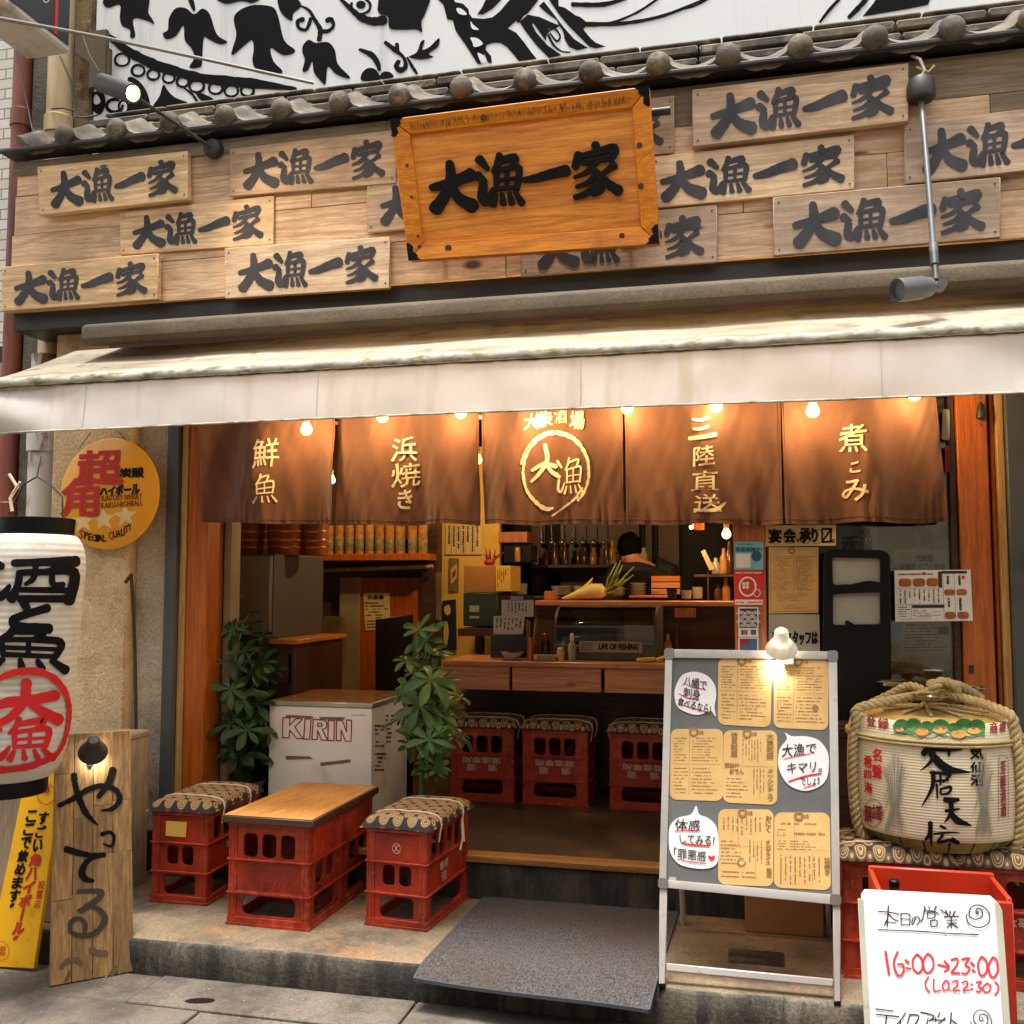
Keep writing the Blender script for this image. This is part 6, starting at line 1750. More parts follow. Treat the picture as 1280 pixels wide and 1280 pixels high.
def bubble(pts, texts, lines, heart=None):
    b = MB(); 
    P_ = [Vector(p) for p in cA(pts)]
    out = []
    n = len(P_)
    for i in range(n):
        p0, p1, p2, p3 = P_[i - 1], P_[i], P_[(i + 1) % n], P_[(i + 2) % n]
        for k in range(4):
            t = k / 4; out.append(0.5 * ((2 * p1) + (p2 - p0) * t + (2 * p0 - 5 * p1 + 4 * p2 - p3) * t * t + (3 * p1 - p0 - 3 * p2 + p3) * t ** 3))
    top = len(b.v)
    poly(b, out, pa, 0.0055); sheet(b, out, pa, 0.0028, 0.0024)
    bo = b.build('speech_bubble', 'paper_white', ab)
    b = MB()
    for s, q in texts: write(b, s, cA(q), pa, 0.0075, 0.12, 1.2)
    b.build('handwriting', 'marker_black', bo, normals=False)
    b = MB()
    for l_ in lines: stroke(b, cA(l_), [0.9, 1.3, 1.0][:len(l_)] if len(l_) == 3 else 1.2, pa, 0.0065)
    if heart: blob(b, cA(heart), pa, 0.0068)
    b.build('red_underline', 'marker_red', bo, normals=False)
bubble([(190, 155), (130, 170), (98, 220), (90, 270), (105, 325), (150, 352), (200, 364), (250, 352), (268, 345), (290, 372), (284, 325), (292, 270), (285, 220), (250, 175)],
       [('八幡で', [(138, 178), (248, 198), (246, 248), (132, 222)]), ('刺身', [(138, 228), (216, 246), (212, 298), (132, 276)]), ('食べるなら!', [(110, 276), (268, 316), (262, 362), (104, 318)])],
       [[(140, 212), (185, 232), (240, 240)], [(112, 262), (160, 284), (210, 290)], [(108, 308), (180, 332), (262, 352)]])
bubble([(625, 450), (634, 482), (600, 530), (592, 600), (610, 660), (650, 708), (720, 732), (790, 712), (828, 670), (838, 600), (830, 540), (790, 488), (730, 468), (670, 468), (645, 462)],
       [('大漁で', [(612, 510), (776, 496), (776, 552), (608, 572)]), ('キマリ。', [(640, 596), (806, 590), (804, 640), (636, 648)]), ('でしょ3', [(700, 668), (794, 664), (792, 700), (704, 708)])],
       [[(622, 578), (690, 562), (746, 552)], [(642, 690), (720, 664), (800, 650)], [(642, 686), (720, 660), (802, 646)], [(714, 720), (750, 708), (776, 702)]])
bubble([(195, 804), (170, 846), (110, 862), (70, 900), (62, 960), (70, 1030), (110, 1085), (180, 1106), (250, 1108), (292, 1088), (304, 1040), (302, 960), (290, 900), (250, 862), (210, 846)],
       [('体感', [(94, 868), (216, 874), (214, 924), (92, 926)]), ('してみる?', [(116, 944), (288, 950), (284, 998), (120, 984)]), ('「罪悪感', [(86, 1006), (246, 1026), (242, 1076), (90, 1056)])],
       [[(92, 926), (150, 924), (214, 926)], [(126, 984), (190, 992), (262, 996)], [(126, 988), (190, 996), (264, 1000)], [(104, 1062), (170, 1076), (242, 1084)]],
       [(270, 1070), (254, 1054), (256, 1046), (264, 1046), (270, 1052), (278, 1044), (286, 1050), (284, 1058)])
b = MB(); sheet(b, cA([(64, 1148), (98, 1150), (98, 1168), (64, 1166)]), pa, 0.0025, 0.001); b.build('label', 'paper_grey', ab)
hp = pa(976, 806, 0.085) + Vector((0, 0, 0.0))
clip_lamp('clip_lamp', 'white clip lamp shining on the menu stand from its top rail', 'plastic_white', hp, Vector((0.0, 0.1, -0.75)) - pa.n * 0.75, pa(985, 822, 0.02), 0.9, 6.5, pa.n * 0.05)

# ------------------------------------------------------------------ things behind the menu stand
b = MB(); b.box((-0.04, 4.16, 0.131), (0.26, 4.30, 0.36))
cb = tag(b.build('cardboard_box', 'cardboard', loc=(0.1, 4.2, 0.131), bevel=0.003), 'brown cardboard box against the step behind the menu stand', 'box')
b = MB(); p = PZ(945, 1197, 0.131)
b.box((p.x - 0.10, p.y - 0.07, 0.126), (p.x + 0.10, p.y + 0.07, 0.1335))
for k in range(9): b.box((p.x - 0.088 + 0.02 * k, p.y - 0.06, 0.1336), (p.x - 0.076 + 0.02 * k, p.y + 0.06, 0.1365))
tag(b.build('drain_grate', 'gutter', loc=p), 'small square iron drain grate in the platform under the menu stand', 'drain grate')

# ================================================================== SAKE BARREL AND WHITEBOARD
BC = Vector((0.652, 4.00, 0.585)); BR_ = 0.292; BH = 0.432
br = thing('sake_barrel', 'straw wrapped barrel with brush characters, green pines and thick ropes', 'barrel', BC)
def brad(z): 
    t = z / BH
    return BR_ * (1 + 0.045 * math.sin(math.pi * min(1, max(0, t))) - (0.10 * (1 - t / 0.14) ** 2 if t < 0.14 else 0) - (0.035 * ((t - 0.9) / 0.1) ** 2 if t > 0.9 else 0))
b = MB(); b.lathe(BC, [(brad(BH * k / 60), BH * k / 60) for k in range(6, 61)] + [(BR_ * 0.93, BH + 0.006), (BR_ * 0.86, BH + 0.004)], 72); b.build('straw_wrap', 'barrel_mat', br, sharp=60)
b = MB()
nst = 20
for k in range(nst):
    b.lathe(BC, [(BR_ * 0.70, -0.012), (BR_ * 0.80, -0.008), (BR_ * 0.90, 0.030), (BR_ * 0.955, 0.062)], 3, a0=360 * k / nst + 0.6, a1=360 * (k + 1) / nst - 0.6)
b.lathe(BC, [(1e-4, -0.011), (BR_ * 0.71, -0.010)], 40); b.build('base', 'bamboo_base', br)
b = MB(); b.lathe(BC, [(BR_ * 0.87, BH + 0.002), (BR_ * 0.7, BH + 0.016), (BR_ * 0.3, BH + 0.026), (1e-4, BH + 0.028)], 56); b.build('straw_top', 'straw', br)
def rope(mb, pts, r, tw=0.07):
    """two strands twisted round a path"""
    P_, _w = crom([tuple(p) for p in pts], [1] * len(pts), 14)
    L_ = [0]
    for a_, c_ in zip(P_, P_[1:]): L_.append(L_[-1] + (c_ - a_).length)
    for ph in (0, math.pi * 2 / 3, math.pi * 4 / 3):
        out = []
        for k, p in enumerate(P_):
            t = (P_[min(k + 1, len(P_) - 1)] - P_[max(k - 1, 0)]).normalized()
            u = t.orthogonal() if k == 0 else (u - t * u.dot(t))
            u.normalize(); w = t.cross(u)
            an = ph + 2 * math.pi * L_[k] / tw
            out.append(p + (u * math.cos(an) + w * math.sin(an)) * r * 0.52)
        mb.tube(out, r * 0.60, 8)
b = MB()
yl = -0.14
def side(s, px_):   # the rope down one flank of the barrel
    pts = []
    for z in (BH + 0.03, BH - 0.02, BH * 0.72, BH * 0.45, BH * 0.2, 0.03, -0.01):
        r_ = brad(max(0, min(BH, z))) + 0.014
        an = R(180 + 22) if s < 0 else R(-40)
        pts.append(BC + Vector((math.cos(an) * r_, math.sin(an) * r_, z)))
    return pts
L1, L2 = side(-1, 0), side(1, 0)
kn = BC + Vector((0.03, -0.02, BH + 0.085))
rope(b, list(reversed(L1)) + [BC + Vector((-0.19, -0.10, BH + 0.055)), BC + Vector((-0.08, -0.06, BH + 0.075)), kn, BC + Vector((0.14, -0.10, BH + 0.065)), BC + Vector((0.19, -0.15, BH + 0.05))] + L2, 0.0165)
b.build('thick_rope', 'rope', br)
b = MB()
rope(b, [kn + Vector((-0.05, -0.01, -0.02)), kn + Vector((-0.03, -0.04, 0.02)), kn + Vector((0.0, -0.02, 0.045)), kn + Vector((0.04, -0.03, 0.03)), kn + Vector((0.05, 0.0, -0.01)), kn + Vector((0.02, 0.03, -0.02)), kn + Vector((-0.03, 0.02, 0.03)), kn + Vector((0.07, 0.05, 0.025)), kn + Vector((0.16, 0.10, -0.03))], 0.017)
rope(b, [kn + Vector((-0.04, 0.0, 0.0)), kn + Vector((-0.10, 0.06, 0.02)), kn + Vector((-0.17, 0.10, -0.02)), kn + Vector((-0.24, 0.12, -0.06))], 0.015)
b.build('knot', 'rope', br)
b = MB()
zr = 0.366
for dz in (0, 0.012):
    rope(b, [BC + Vector(((brad(zr) + 0.004) * math.cos(R(a)), (brad(zr) + 0.004) * math.sin(R(a)), zr + dz)) for a in range(0, 361, 12)], 0.0055, 0.03)
for a in range(0, 180, 30):
    rope(b, [BC + Vector((0.17 * math.cos(R(a)), 0.17 * math.sin(R(a)), BH + 0.027)), BC + Vector((0.03 * math.cos(R(a + 50)), 0.03 * math.sin(R(a + 50)), BH + 0.036)), BC + Vector((-0.19 * math.cos(R(a + 20)), -0.19 * math.sin(R(a + 20)), BH + 0.025))], 0.0065, 0.03)
b.build('thin_rope', 'rope', br)
def barrel(px_, py_, off=0.0):
    r = ray(px_, py_)
    o = Vector((CAMP.x - BC.x, CAMP.y - BC.y)); d = Vector((r.x, r.y)); rad = BR_
    for it in range(4):
        A = d.dot(d); B_ = 2 * o.dot(d); C_ = o.dot(o) - (rad + off) ** 2
        D2 = B_ * B_ - 4 * A * C_
        t = (-B_ - math.sqrt(D2)) / (2 * A) if D2 > 0 else -B_ / (2 * A)
        rad = brad(max(0, min(BH, CAMP.z + r.z * t - BC.z)))
    return CAMP + r * t
cB = lambda L_: [(1030 + x / 4.74, 820 + y / 4.74) for x, y in L_]
OB = 0.0026
b = MB()
for pts, w in (([(590, 578), (615, 552), (650, 548), (740, 550), (822, 554)], [8, 9, 7, 8, 1.2]), ([(640, 548), (648, 590), (620, 640), (570, 680)], [7, 6, 4, 0.8]), ([(636, 580), (690, 640), (740, 672), (800, 682), (872, 690)], [8, 11, 11, 6, 1]), ([(742, 548), (740, 590)], [6, 3]),
               ([(632, 690), (735, 700), (742, 712), (705, 750)], [4, 5, 4, 2]), ([(648, 690), (640, 780), (580, 890)], [6, 5, 1.2]), ([(652, 742), (735, 735)], [3, 3]), ([(668, 760), (672, 845)], [3.5, 2]), ([(690, 790), (750, 776), (738, 812), (694, 818), (692, 790)], [3, 4, 3.5, 3, 3]), ([(690, 700), (690, 760)], [3, 3]),
               ([(718, 852), (760, 855), (795, 852)], [7, 7, 5]), ([(722, 918), (765, 912), (804, 906)], [4, 4, 2]), ([(752, 856), (752, 930), (714, 988)], [7, 6, 1]), ([(752, 930), (790, 975), (835, 992), (874, 1006)], [6, 9, 6, 1]),
               ([(630, 988), (628, 1050), (602, 1088)], [6, 6.5, 3]), ([(632, 1050), (636, 1122)], [5, 2]), ([(692, 1008), (722, 1022)], [4, 2.5]), ([(652, 1054), (740, 1046), (802, 1048)], [3, 3, 1.4]), ([(704, 1062), (676, 1104), (740, 1092), (792, 1108)], [3.4, 3.5, 4, 5]), ([(760, 1080), (796, 1108)], [3, 5])):
    stroke(b, cB(pts), w, barrel, OB, 6, 0.05)
for ch, q in (('気', [(868, 535), (945, 528), (945, 610), (866, 612)]), ('仙', [(870, 632), (945, 626), (945, 688), (868, 690)]), ('沼', [(872, 706), (944, 700), (944, 768), (870, 768)])): write(b, ch, cB(q), barrel, OB, 0.55, 0.8)
b.build('black_lettering', 'ink', br, normals=False)
b = MB()
for ch, q in (('名', [(288, 548), (338, 550), (338, 626), (286, 622)]), ('聲', [(286, 640), (342, 646), (342, 730), (286, 722)]), ('希', [(236, 584), (284, 590), (284, 666), (236, 658)]), ('四', [(238, 676), (280, 680), (280, 726), (238, 722)]), ('海', [(238, 744), (284, 750), (284, 814), (238, 806)])): write(b, ch, cB(q), barrel, OB, 0.35, 0.6)
b.build('red_lettering', 'paint_red', br, normals=False)
b = MB()
for ch, q in (('登', [(252, 350), (306, 354), (306, 418), (252, 412)]), ('録', [(320, 366), (382, 372), (382, 434), (320, 428)]), ('商', [(984, 396), (1028, 390), (1028, 458), (984, 460)]), ('標', [(1040, 392), (1076, 384), (1076, 446), (1040, 452)]), ('謹', [(286, 884), (342, 890), (340, 972), (284, 962)]), ('醸', [(242, 884), (284, 890), (284, 988), (242, 978)]),
              ('芳醇清酒', [(1046, 625), (1078, 615), (1080, 950), (1048, 955)])): write(b, ch, cB(q), barrel, OB, 0.3, 0.3, vertical=len(ch) > 1)
ring(b, 1030 + 291 / 4.74, 820 + 930 / 4.74, 12.2, 17.5, 0.6, barrel, OB, 36); ring(b, 1030 + 291 / 4.74, 820 + 930 / 4.74, 10.8, 16, 0.35, barrel, OB, 36)
L_ = cB([(1036, 980), (1036, 620), (1060, 590), (1084, 600), (1092, 640), (1094, 960)]); stroke(b, L_, 0.6, barrel, OB, 3)
b.build('dark_red_lettering', 'deep_red', br, normals=False)
def pines(dx, mb_, m):
    for cx, cy, rx, ry in ((460, 420, 52, 46), (530, 410, 48, 42), (610, 425, 44, 40), (690, 420, 56, 46), (770, 430, 44, 34), (830, 412, 56, 42), (905, 420, 52, 46)):
        disc(mb_, 1030 + cx / 4.74, 820 + cy / 4.74, rx / 4.74, ry / 4.74, barrel, OB)
b = MB(); pines(0, b, None); poly(b, cB([(412, 430), (950, 430), (955, 470), (900, 470), (830, 490), (700, 470), (560, 485), (470, 455), (415, 450)]), barrel, OB)
b.build('pine_crest', 'green_pine', br, normals=False)
b = MB()
for cx, cy, rx, ry in ((450, 436, 24, 16), (580, 450, 40, 22), (690, 436, 44, 22), (800, 462, 48, 24), (890, 442, 40, 20)): disc(b, 1030 + cx / 4.74, 820 + cy / 4.74, rx / 4.74, ry / 4.74, barrel, OB + 0.0008)
b.build('orange_crest', 'pine_orange', br, normals=False)
b = MB()
for cx, cy, rx, ry in ((460, 420, 52, 46), (530, 410, 48, 42), (610, 425, 44, 40), (690, 420, 56, 46), (770, 430, 44, 34), (830, 412, 56, 42), (905, 420, 52, 46)):
    for k in range(13):
        a = R(180 + 15 * k); stroke(b, cB([(cx + 0.25 * rx * math.cos(a), cy + 14 + 0.25 * ry * math.sin(a)), (cx + 0.94 * rx * math.cos(a), cy + 0.92 * ry * math.sin(a))]), 0.45, barrel, OB + 0.0006, 1)
b.build('needle_lines', 'leaf', br, normals=False)
b = MB()
rnd = random.Random(6)
for x0, x1, y in ((400, 480, 458), (480, 545, 462), (570, 640, 488), (640, 740, 478), (740, 830, 492), (830, 950, 478)):
    pts = [(x0 + (x1 - x0) * k / 6, y + rnd.uniform(-9, 9)) for k in range(7)]; stroke(b, cB(pts), 0.9, barrel, OB + 0.001, 2)
b.build('branch_lines', 'pine_lines', br, normals=False)
b = MB()
for cx, y0, y1, sp in ((420, 500, 1050, 70), (950, 520, 1090, 60)):
    for k in range(60):
        a_ = rnd.uniform(-1, 1); m0 = 850 + rnd.uniform(-30, 30)
        stroke(b, cB([(cx + a_ * sp * 0.25, m0 + 60), (cx + a_ * sp * 0.7, m0 - 120), (cx + a_ * sp * 1.15 + rnd.uniform(-10, 10), y0 + 30 + abs(a_) * 130 + rnd.uniform(0, 60))]), 0.28, barrel, OB, 3)
        stroke(b, cB([(cx + a_ * sp * 0.5, m0 - 60 + rnd.uniform(-40, 90)), (cx + a_ * sp * 1.05, m0 + rnd.uniform(-80, 110))]), 0.28, barrel, OB, 2)
        stroke(b, cB([(cx + a_ * sp * 0.3, m0 + 40), (cx + a_ * sp * 0.9, y1 - rnd.uniform(0, 60))]), 0.28, barrel, OB, 2)
b.build('rice_sheaf', 'sheaf_grey', br, normals=False)
DG = 'small silver dishes on the barrel'
def dish(px_, py_, Y, label):
    c = PY(px_, py_, Y); t = MB()
    t.lathe(c, [(1e-4, -0.008), (0.040, -0.008), (0.055, 0.004), (0.064, 0.007), (0.064, 0.009), (0.053, 0.006), (0.040, -0.005), (1e-4, -0.005)], 32)
    tag(t.build('dish', 'chrome', loc=c), label, 'dish', DG)
dish(1113, 854, 4.16, 'silver dish behind the rope on the left of the barrel top')
dish(1162, 872, 3.86, 'silver dish under the rope at the front of the barrel top')
dish(1212, 861, 4.12, 'silver dish on the right of the barrel top')
# orange crate with bottles and the whiteboard leaning on it
oc = thing('bottle_crate', 'bright orange bottle crate standing behind the whiteboard', 'crate', (0.55, 3.50, 0.131))
zc_ = PY(1160, 1085, 3.62).z
x0_, x1_ = PY(1084, 1085, 3.64).x, PY(1243, 1095, 3.60).x
b = MB()
for (a_, c_) in (((x0_, 3.60, 0.131), (x1_, 3.615, zc_)), ((x0_, 3.36, 0.131), (x1_, 3.375, zc_ - 0.02)), ((x0_, 3.3755, 0.131), (x0_ + 0.015, 3.5995, zc_ - 0.01)), ((x1_ - 0.015, 3.3755, 0.131), (x1_, 3.5995, zc_ - 0.01))): b.box(a_, c_)
b.build('crate_body', 'crate_orange', oc, bevel=0.004)
b = MB(); b.box((x0_ + 0.016, 3.376, 0.135), (x1_ - 0.016, 3.599, 0.15)); b.build('crate_floor', 'crate_orange', oc)
for dx, dy, lab in ((0.07, 0.16, 'brown bottle with a black cap standing in the orange crate'),):
    c = Vector((x0_ + dx, 3.36 + dy, 0.151)); t = thing('bottle', lab, 'bottle', c)
    b = MB(); b.lathe(c, [(1e-4, 0), (0.034, 0), (0.036, 0.01), (0.036, 0.22), (0.016, 0.30), (0.014, 0.36), (0.016, 0.365), (0.016, 0.38)], 20); b.build('glass_body', 'bottle_brown', t)
    b = MB(); b.lathe(c, [(0.0165, 0.372), (0.0165, 0.390), (0.012, 0.394), (1e-4, 0.394)], 16); b.build('cap', 'gloss_black', t)
wbq = [(1078, 1113), (1250, 1121), (1283, 1430), (1098, 1420)]
pw = plane3(PY(1078, 1113, 3.335), PY(1250, 1121, 3.335), PY(1090, 1330, 3.19))
wbd = thing('whiteboard', 'leaning whiteboard with handwritten opening hours in black and red', 'whiteboard', pw(1180, 1400))
cW = lambda L_: [(1030 + x / 5.12, 1060 + y / 5.12) for x, y in L_]
b = MB(); sheet(b, cW([(258, 264), (1060, 305), (1100, 340), (1192, 1740), (300, 1740), (236, 296)]), pw, 0.0, 0.006); b.build('board', 'whiteboard', wbd, bevel=0.001)
for q in ([(214, 322), (252, 326), (330, 1760), (288, 1760)], [(1086, 345), (1112, 352), (1136, 400), (1236, 1760), (1188, 1760)]):
    b = MB(); sheet(b, cW(q), pw, 0.0062, 0.005); b.build('side_rail', 'rail_grey', wbd, bevel=0.0015)
OW = 0.0075
b = MB()
HN = [([(345, 405), (420, 412), (478, 424)], 1.6), ([(410, 370), (405, 440), (402, 500)], 1.8), ([(412, 420), (396, 470), (384, 495)], 1.3), ([(412, 420), (440, 452), (474, 466)], 1.3), ([(388, 470), (460, 480)], 1.2),
      ([(490, 420), (492, 490)], 1.4), ([(488, 420), (544, 424), (546, 492)], 1.4), ([(492, 452), (544, 456)], 1.2), ([(492, 490), (546, 492)], 1.3),
      ([(586, 440), (570, 480), (560, 486), (566, 452), (596, 440), (612, 462), (590, 492)], 1.4),
      ([(640, 392), (632, 440), (620, 470)], 1.6), ([(636, 372), (650, 392)], 1.4), ([(668, 370), (672, 392)], 1.4), ([(716, 372), (704, 394)], 1.8), ([(636, 404), (700, 404), (732, 424)], 1.5), ([(660, 412), (662, 446), (700, 446), (706, 414), (664, 412)], 1.5), ([(680, 464), (684, 498), (716, 498), (720, 464), (684, 464)], 1.5),
      ([(742, 394), (776, 420)], 1.6), ([(776, 400), (790, 430)], 2.0), ([(806, 404), (800, 430)], 1.8), ([(836, 404), (822, 432)], 1.8), ([(766, 440), (858, 436)], 1.6), ([(782, 462), (850, 460)], 1.3), ([(786, 480), (848, 480)], 1.2), ([(812, 436), (812, 510)], 1.8), ([(808, 482), (784, 510)], 1.5), ([(818, 482), (852, 508)], 1.8),
      ([(345, 522), (600, 532), (800, 546), (985, 553)], 1.5), ([(772, 554), (776, 558)], 1.2),
      ([(978, 405), (985, 416), (975, 420), (968, 402), (984, 388), (1008, 402), (1004, 440), (964, 456), (930, 436), (928, 396), (964, 366), (1016, 376), (1054, 420), (1046, 482), (990, 508), (930, 490), (908, 444), (912, 425)], 1.5),
      ([(330, 1028), (440, 1042)], 1.8), ([(332, 1062), (476, 1078)], 1.8), ([(398, 1072), (390, 1130), (372, 1190)], 1.8), ([(520, 1052), (480, 1110), (440, 1146)], 1.6), ([(486, 1100), (482, 1200)], 1.7), ([(548, 1062), (532, 1120)], 1.6), ([(548, 1066), (604, 1072), (580, 1130), (540, 1200)], 1.7),
      ([(616, 1048), (700, 1072), (672, 1104)], 1.7), ([(664, 1090), (640, 1180)], 1.6), ([(690, 1096), (760, 1100), (770, 1086), (724, 1130)], 1.6), ([(738, 1052), (726, 1080)], 1.5), ([(712, 1080), (712, 1110)], 1.4), ([(812, 1052), (806, 1120), (802, 1190)], 1.8), ([(812, 1098), (850, 1126)], 1.7), ([(934, 1110), (940, 1130)], 1.4),
      ([(1006, 1086), (1016, 1096), (1004, 1106), (990, 1090), (1000, 1064), (1036, 1072), (1044, 1112), (1010, 1140), (966, 1120), (952, 1072), (984, 1036), (1036, 1046), (1068, 1100), (1064, 1150)], 1.3)]
for pts, w in HN: stroke(b, cW(pts), w, pw, OW, 4, 0.12)
b.build('black_handwriting', 'marker_black', wbd, normals=False)
b = MB()
RN = [([(392, 662), (402, 730), (414, 804)], 3.4), ([(470, 664), (444, 730), (462, 800), (486, 816), (508, 782), (500, 744), (470, 744)], 2.8), ([(518, 716), (540, 732)], 3), ([(524, 766), (552, 772)], 2.6),
      ([(590, 680), (566, 720), (572, 776), (604, 798), (628, 764), (620, 704), (592, 680)], 2.7), ([(660, 676), (634, 720), (640, 780), (668, 798), (698, 758), (690, 700), (662, 674)], 2.7),
      ([(728, 746), (796, 762)], 2.6), ([(768, 722), (798, 762), (768, 790)], 2.6),
      ([(812, 716), (848, 706), (850, 742), (816, 790), (816, 798), (866, 800)], 2.6), ([(880, 712), (926, 704), (900, 746), (928, 766), (908, 802), (880, 800)], 2.6), ([(938, 732), (958, 752)], 3), ([(946, 778), (962, 790)], 2.8),
      ([(1004, 694), (982, 740), (992, 800), (1014, 816), (1040, 780), (1034, 720), (1006, 694)], 2.7), ([(1076, 698), (1050, 750), (1062, 814), (1086, 824), (1108, 780), (1100, 716), (1078, 698)], 2.7),
      ([(666, 822), (646, 860), (652, 896), (674, 922)], 2.2), ([(700, 838), (702, 910), (744, 910)], 2.2), ([(776, 846), (756, 876), (766, 908), (790, 900), (796, 862), (776, 846)], 2.2), ([(804, 908), (808, 910)], 2.4),
      ([(818, 856), (848, 848), (850, 876), (822, 908), (866, 910)], 2.2), ([(880, 860), (912, 852), (912, 880), (886, 908), (928, 908)], 2.2), ([(938, 870), (946, 872)], 2.4), ([(938, 900), (948, 902)], 2.4),
      ([(972, 858), (1004, 854), (984, 882), (1004, 896), (990, 918), (972, 914)], 2.2), ([(1038, 864), (1014, 892), (1026, 920), (1054, 914), (1062, 880), (1040, 864)], 2.2), ([(1090, 856), (1112, 880), (1108, 916), (1090, 938)], 2.4)]
for pts, w in RN: stroke(b, cW(pts), w, pw, OW, 5, 0.08)
b.build('red_handwriting', 'marker_red', wbd, normals=False)

# ================================================================== INSIDE THE SHOP
def pbox(mb, x0, y0, x1, y1, Y, depth):
    """box whose front face spans two picture corners at distance Y"""
    a, c = PY(x0, y0, Y), PY(x1, y1, Y)
    mb.box((a.x, Y, min(a.z, c.z)), (c.x, Y + depth, max(a.z, c.z)))
    return Vector(((a.x + c.x) / 2, Y + depth / 2, min(a.z, c.z)))
# fridge with wooden tubs on top
FRX0, FRX1, FRZ = -2.815, -2.529, 1.672
fr = thing('fridge', 'tall grey steel fridge just inside the door', 'fridge', ((FRX0 + FRX1) / 2 - 0.12, 5.3, 0.303))
b = MB(); b.box((FRX0 - 0.25, 5.0, 0.34), (FRX1, 5.65, FRZ)); b.build('body', 'steel_dark', fr, bevel=0.004)
b = MB(); b.box((FRX0 - 0.24, 4.965, 1.245), (FRX1 - 0.005, 4.998, FRZ - 0.01)); dr = b.build('door', 'steel', fr, bevel=0.005)
b = MB(); f_ = yplane(4.965); write(b, 'GR-22', [(297, 743), (307, 743), (307, 748), (297, 748)], f_, 0.001, 0.1); b.build('badge', 'paper_cream', dr, normals=False)
b = MB(); b.box((FRX0 - 0.24, 4.965, 0.36), (FRX1 - 0.005, 4.998, 1.235)); b.build('door', 'dark_metal', fr, bevel=0.005)
b = MB(); b.box((FRX0 - 0.2, 5.02, 0.303), (FRX1 - 0.03, 5.6, 0.339)); b.build('base', 'gutter', fr)
for x0_, x1_, Y, lab in ((283, 322, 5.12, 'wooden tub on the fridge, leftmost and partly behind the door frame'), (324, 369, 5.10, 'wooden tub in the middle of the fridge top'), (370, 402, 5.2, 'wooden tub on the fridge nearest to the shelf of glasses')):
    a_, c_ = PY(x0_, 688, Y), PY(x1_, 688, Y); r_ = (c_.x - a_.x) / 2
    c = Vector(((a_.x + c_.x) / 2, Y + r_, FRZ + 0.001)); t = thing('wooden_tub', lab, 'tub', c, 'wooden tubs on the fridge')
    b = MB(); b.lathe(c, [(1e-4, 0.0), (r_ * 0.9, 0.0), (r_ * 0.98, 0.16), (r_ * 0.99, 0.20), (r_ * 0.90, 0.20), (r_ * 0.86, 0.02)], 32); b.build('staves', 'tub_wood', t)
    b = MB()
    for z in (0.035, 0.075, 0.125): b.lathe(c, [(r_ * (0.905 + z * 0.5), z), (r_ * (0.925 + z * 0.5), z + 0.004), (r_ * (0.925 + z * 0.5), z + 0.012), (r_ * (0.91 + z * 0.5), z + 0.016)], 32)
    b.build('hoop', 'copper', t)
# dark sideboard
sd_ = thing('sideboard', 'dark brown wooden sideboard next to the fridge', 'cabinet', (-2.35, 5.2, 0.303))
SX1 = PY(430, 800, 5.62).x
b = MB(); b.box((FRX1 + 0.015, 4.95, 0.33), (SX1, 5.60, 1.185)); b.build('carcass', 'dark_wood', sd_, bevel=0.004)
b = MB(); b.box((FRX1 + 0.012, 4.93, 1.186), (SX1 + 0.02, 5.62, 1.212)); b.build('top', 'counter_wood', sd_, bevel=0.004)
b = MB(); b.box((FRX1 + 0.05, 4.940, 0.98), (FRX1 + 0.14, 4.9495, 1.13)); b.box((FRX1 + 0.16, 4.940, 0.40), (SX1 - 0.03, 4.9495, 1.13)); b.build('door', 'edge_brown', sd_, bevel=0.002)
b = MB(); b.box((FRX1 + 0.03, 4.96, 0.303), (SX1 - 0.02, 5.58, 0.329)); b.build('base', 'gutter', sd_)
# partition with shelf of jars, rail and sliding doors
pt = thing('partition', 'brown panelled partition with shelf board behind the plants', 'partition', (-2.4, 6.62, 0.303))
b = MB()
xa_, xb_ = PY(398, 800, 6.6).x, PY(545, 800, 6.6).x
zsh = PY(470, 697, 6.5).z
b.box((xa_ - 1.6, 6.60, 0.303), (xb_, 6.66, 2.75)); b.build('backing', 'wall_inside', pt)
b = MB(); b.box((xa_ - 1.0, 6.30, zsh - 0.025), (PY(540, 700, 6.4).x, 6.598, zsh + 0.02)); b.build('shelf_board', 'orange_wood', pt, bevel=0.003)
b = MB(); b.tube([PY(405, 713, 6.4), PY(541, 708, 6.4)], 0.014, 12); b.build('rail', 'pale_wood', pt)
b = MB(); pbox(b, 450, 722, 526, 1010, 6.56, 0.035); b.build('sliding_door', 'orange_wood', pt, bevel=0.003)
b = MB(); pbox(b, 425, 722, 446, 1010, 6.54, 0.055); b.build('pale_panel', 'plaster_inside', pt)
b = MB(); pbox(b, 527, 640, 546, 1010, 6.50, 0.09); b.build('post', 'dark_wood', pt, bevel=0.003)
b = MB(); pbox(b, 404, 771, 424, 800, 6.40, 0.1); tag(b.build('paper_parcel', 'tape_brown', loc=PY(414, 800, 6.4)), 'pale parcel on the sideboard below the rail', 'parcel')
b = MB(); sheet(b, [(454, 741), (487, 741), (488, 787), (457, 788)], yplane(6.555), 0.0, 0.002); b.mi = 1
scrib(b, [(456, 752), (485, 752), (486, 785), (459, 786)], yplane(6.555), 9, 0.004, seed=91, cl=(0.05, 0.2)); write(b, 'お品書', [(460, 744), (480, 744), (480, 749), (460, 749)], yplane(6.555), 0.004, 0.2)
tag(b.build('paper_notice', ['paper_cream', 'ink'], loc=PY(470, 785, 6.55)), 'cream handwritten notice on the brown sliding door', 'notice')
JG = 'jars standing on the shelf above the rail'
places = ['at the left end', 'second from the left', 'third from the left', 'fourth from the left', 'left of the middle', 'right of the middle', 'fourth from the right', 'third from the right', 'second from the right', 'at the right end']
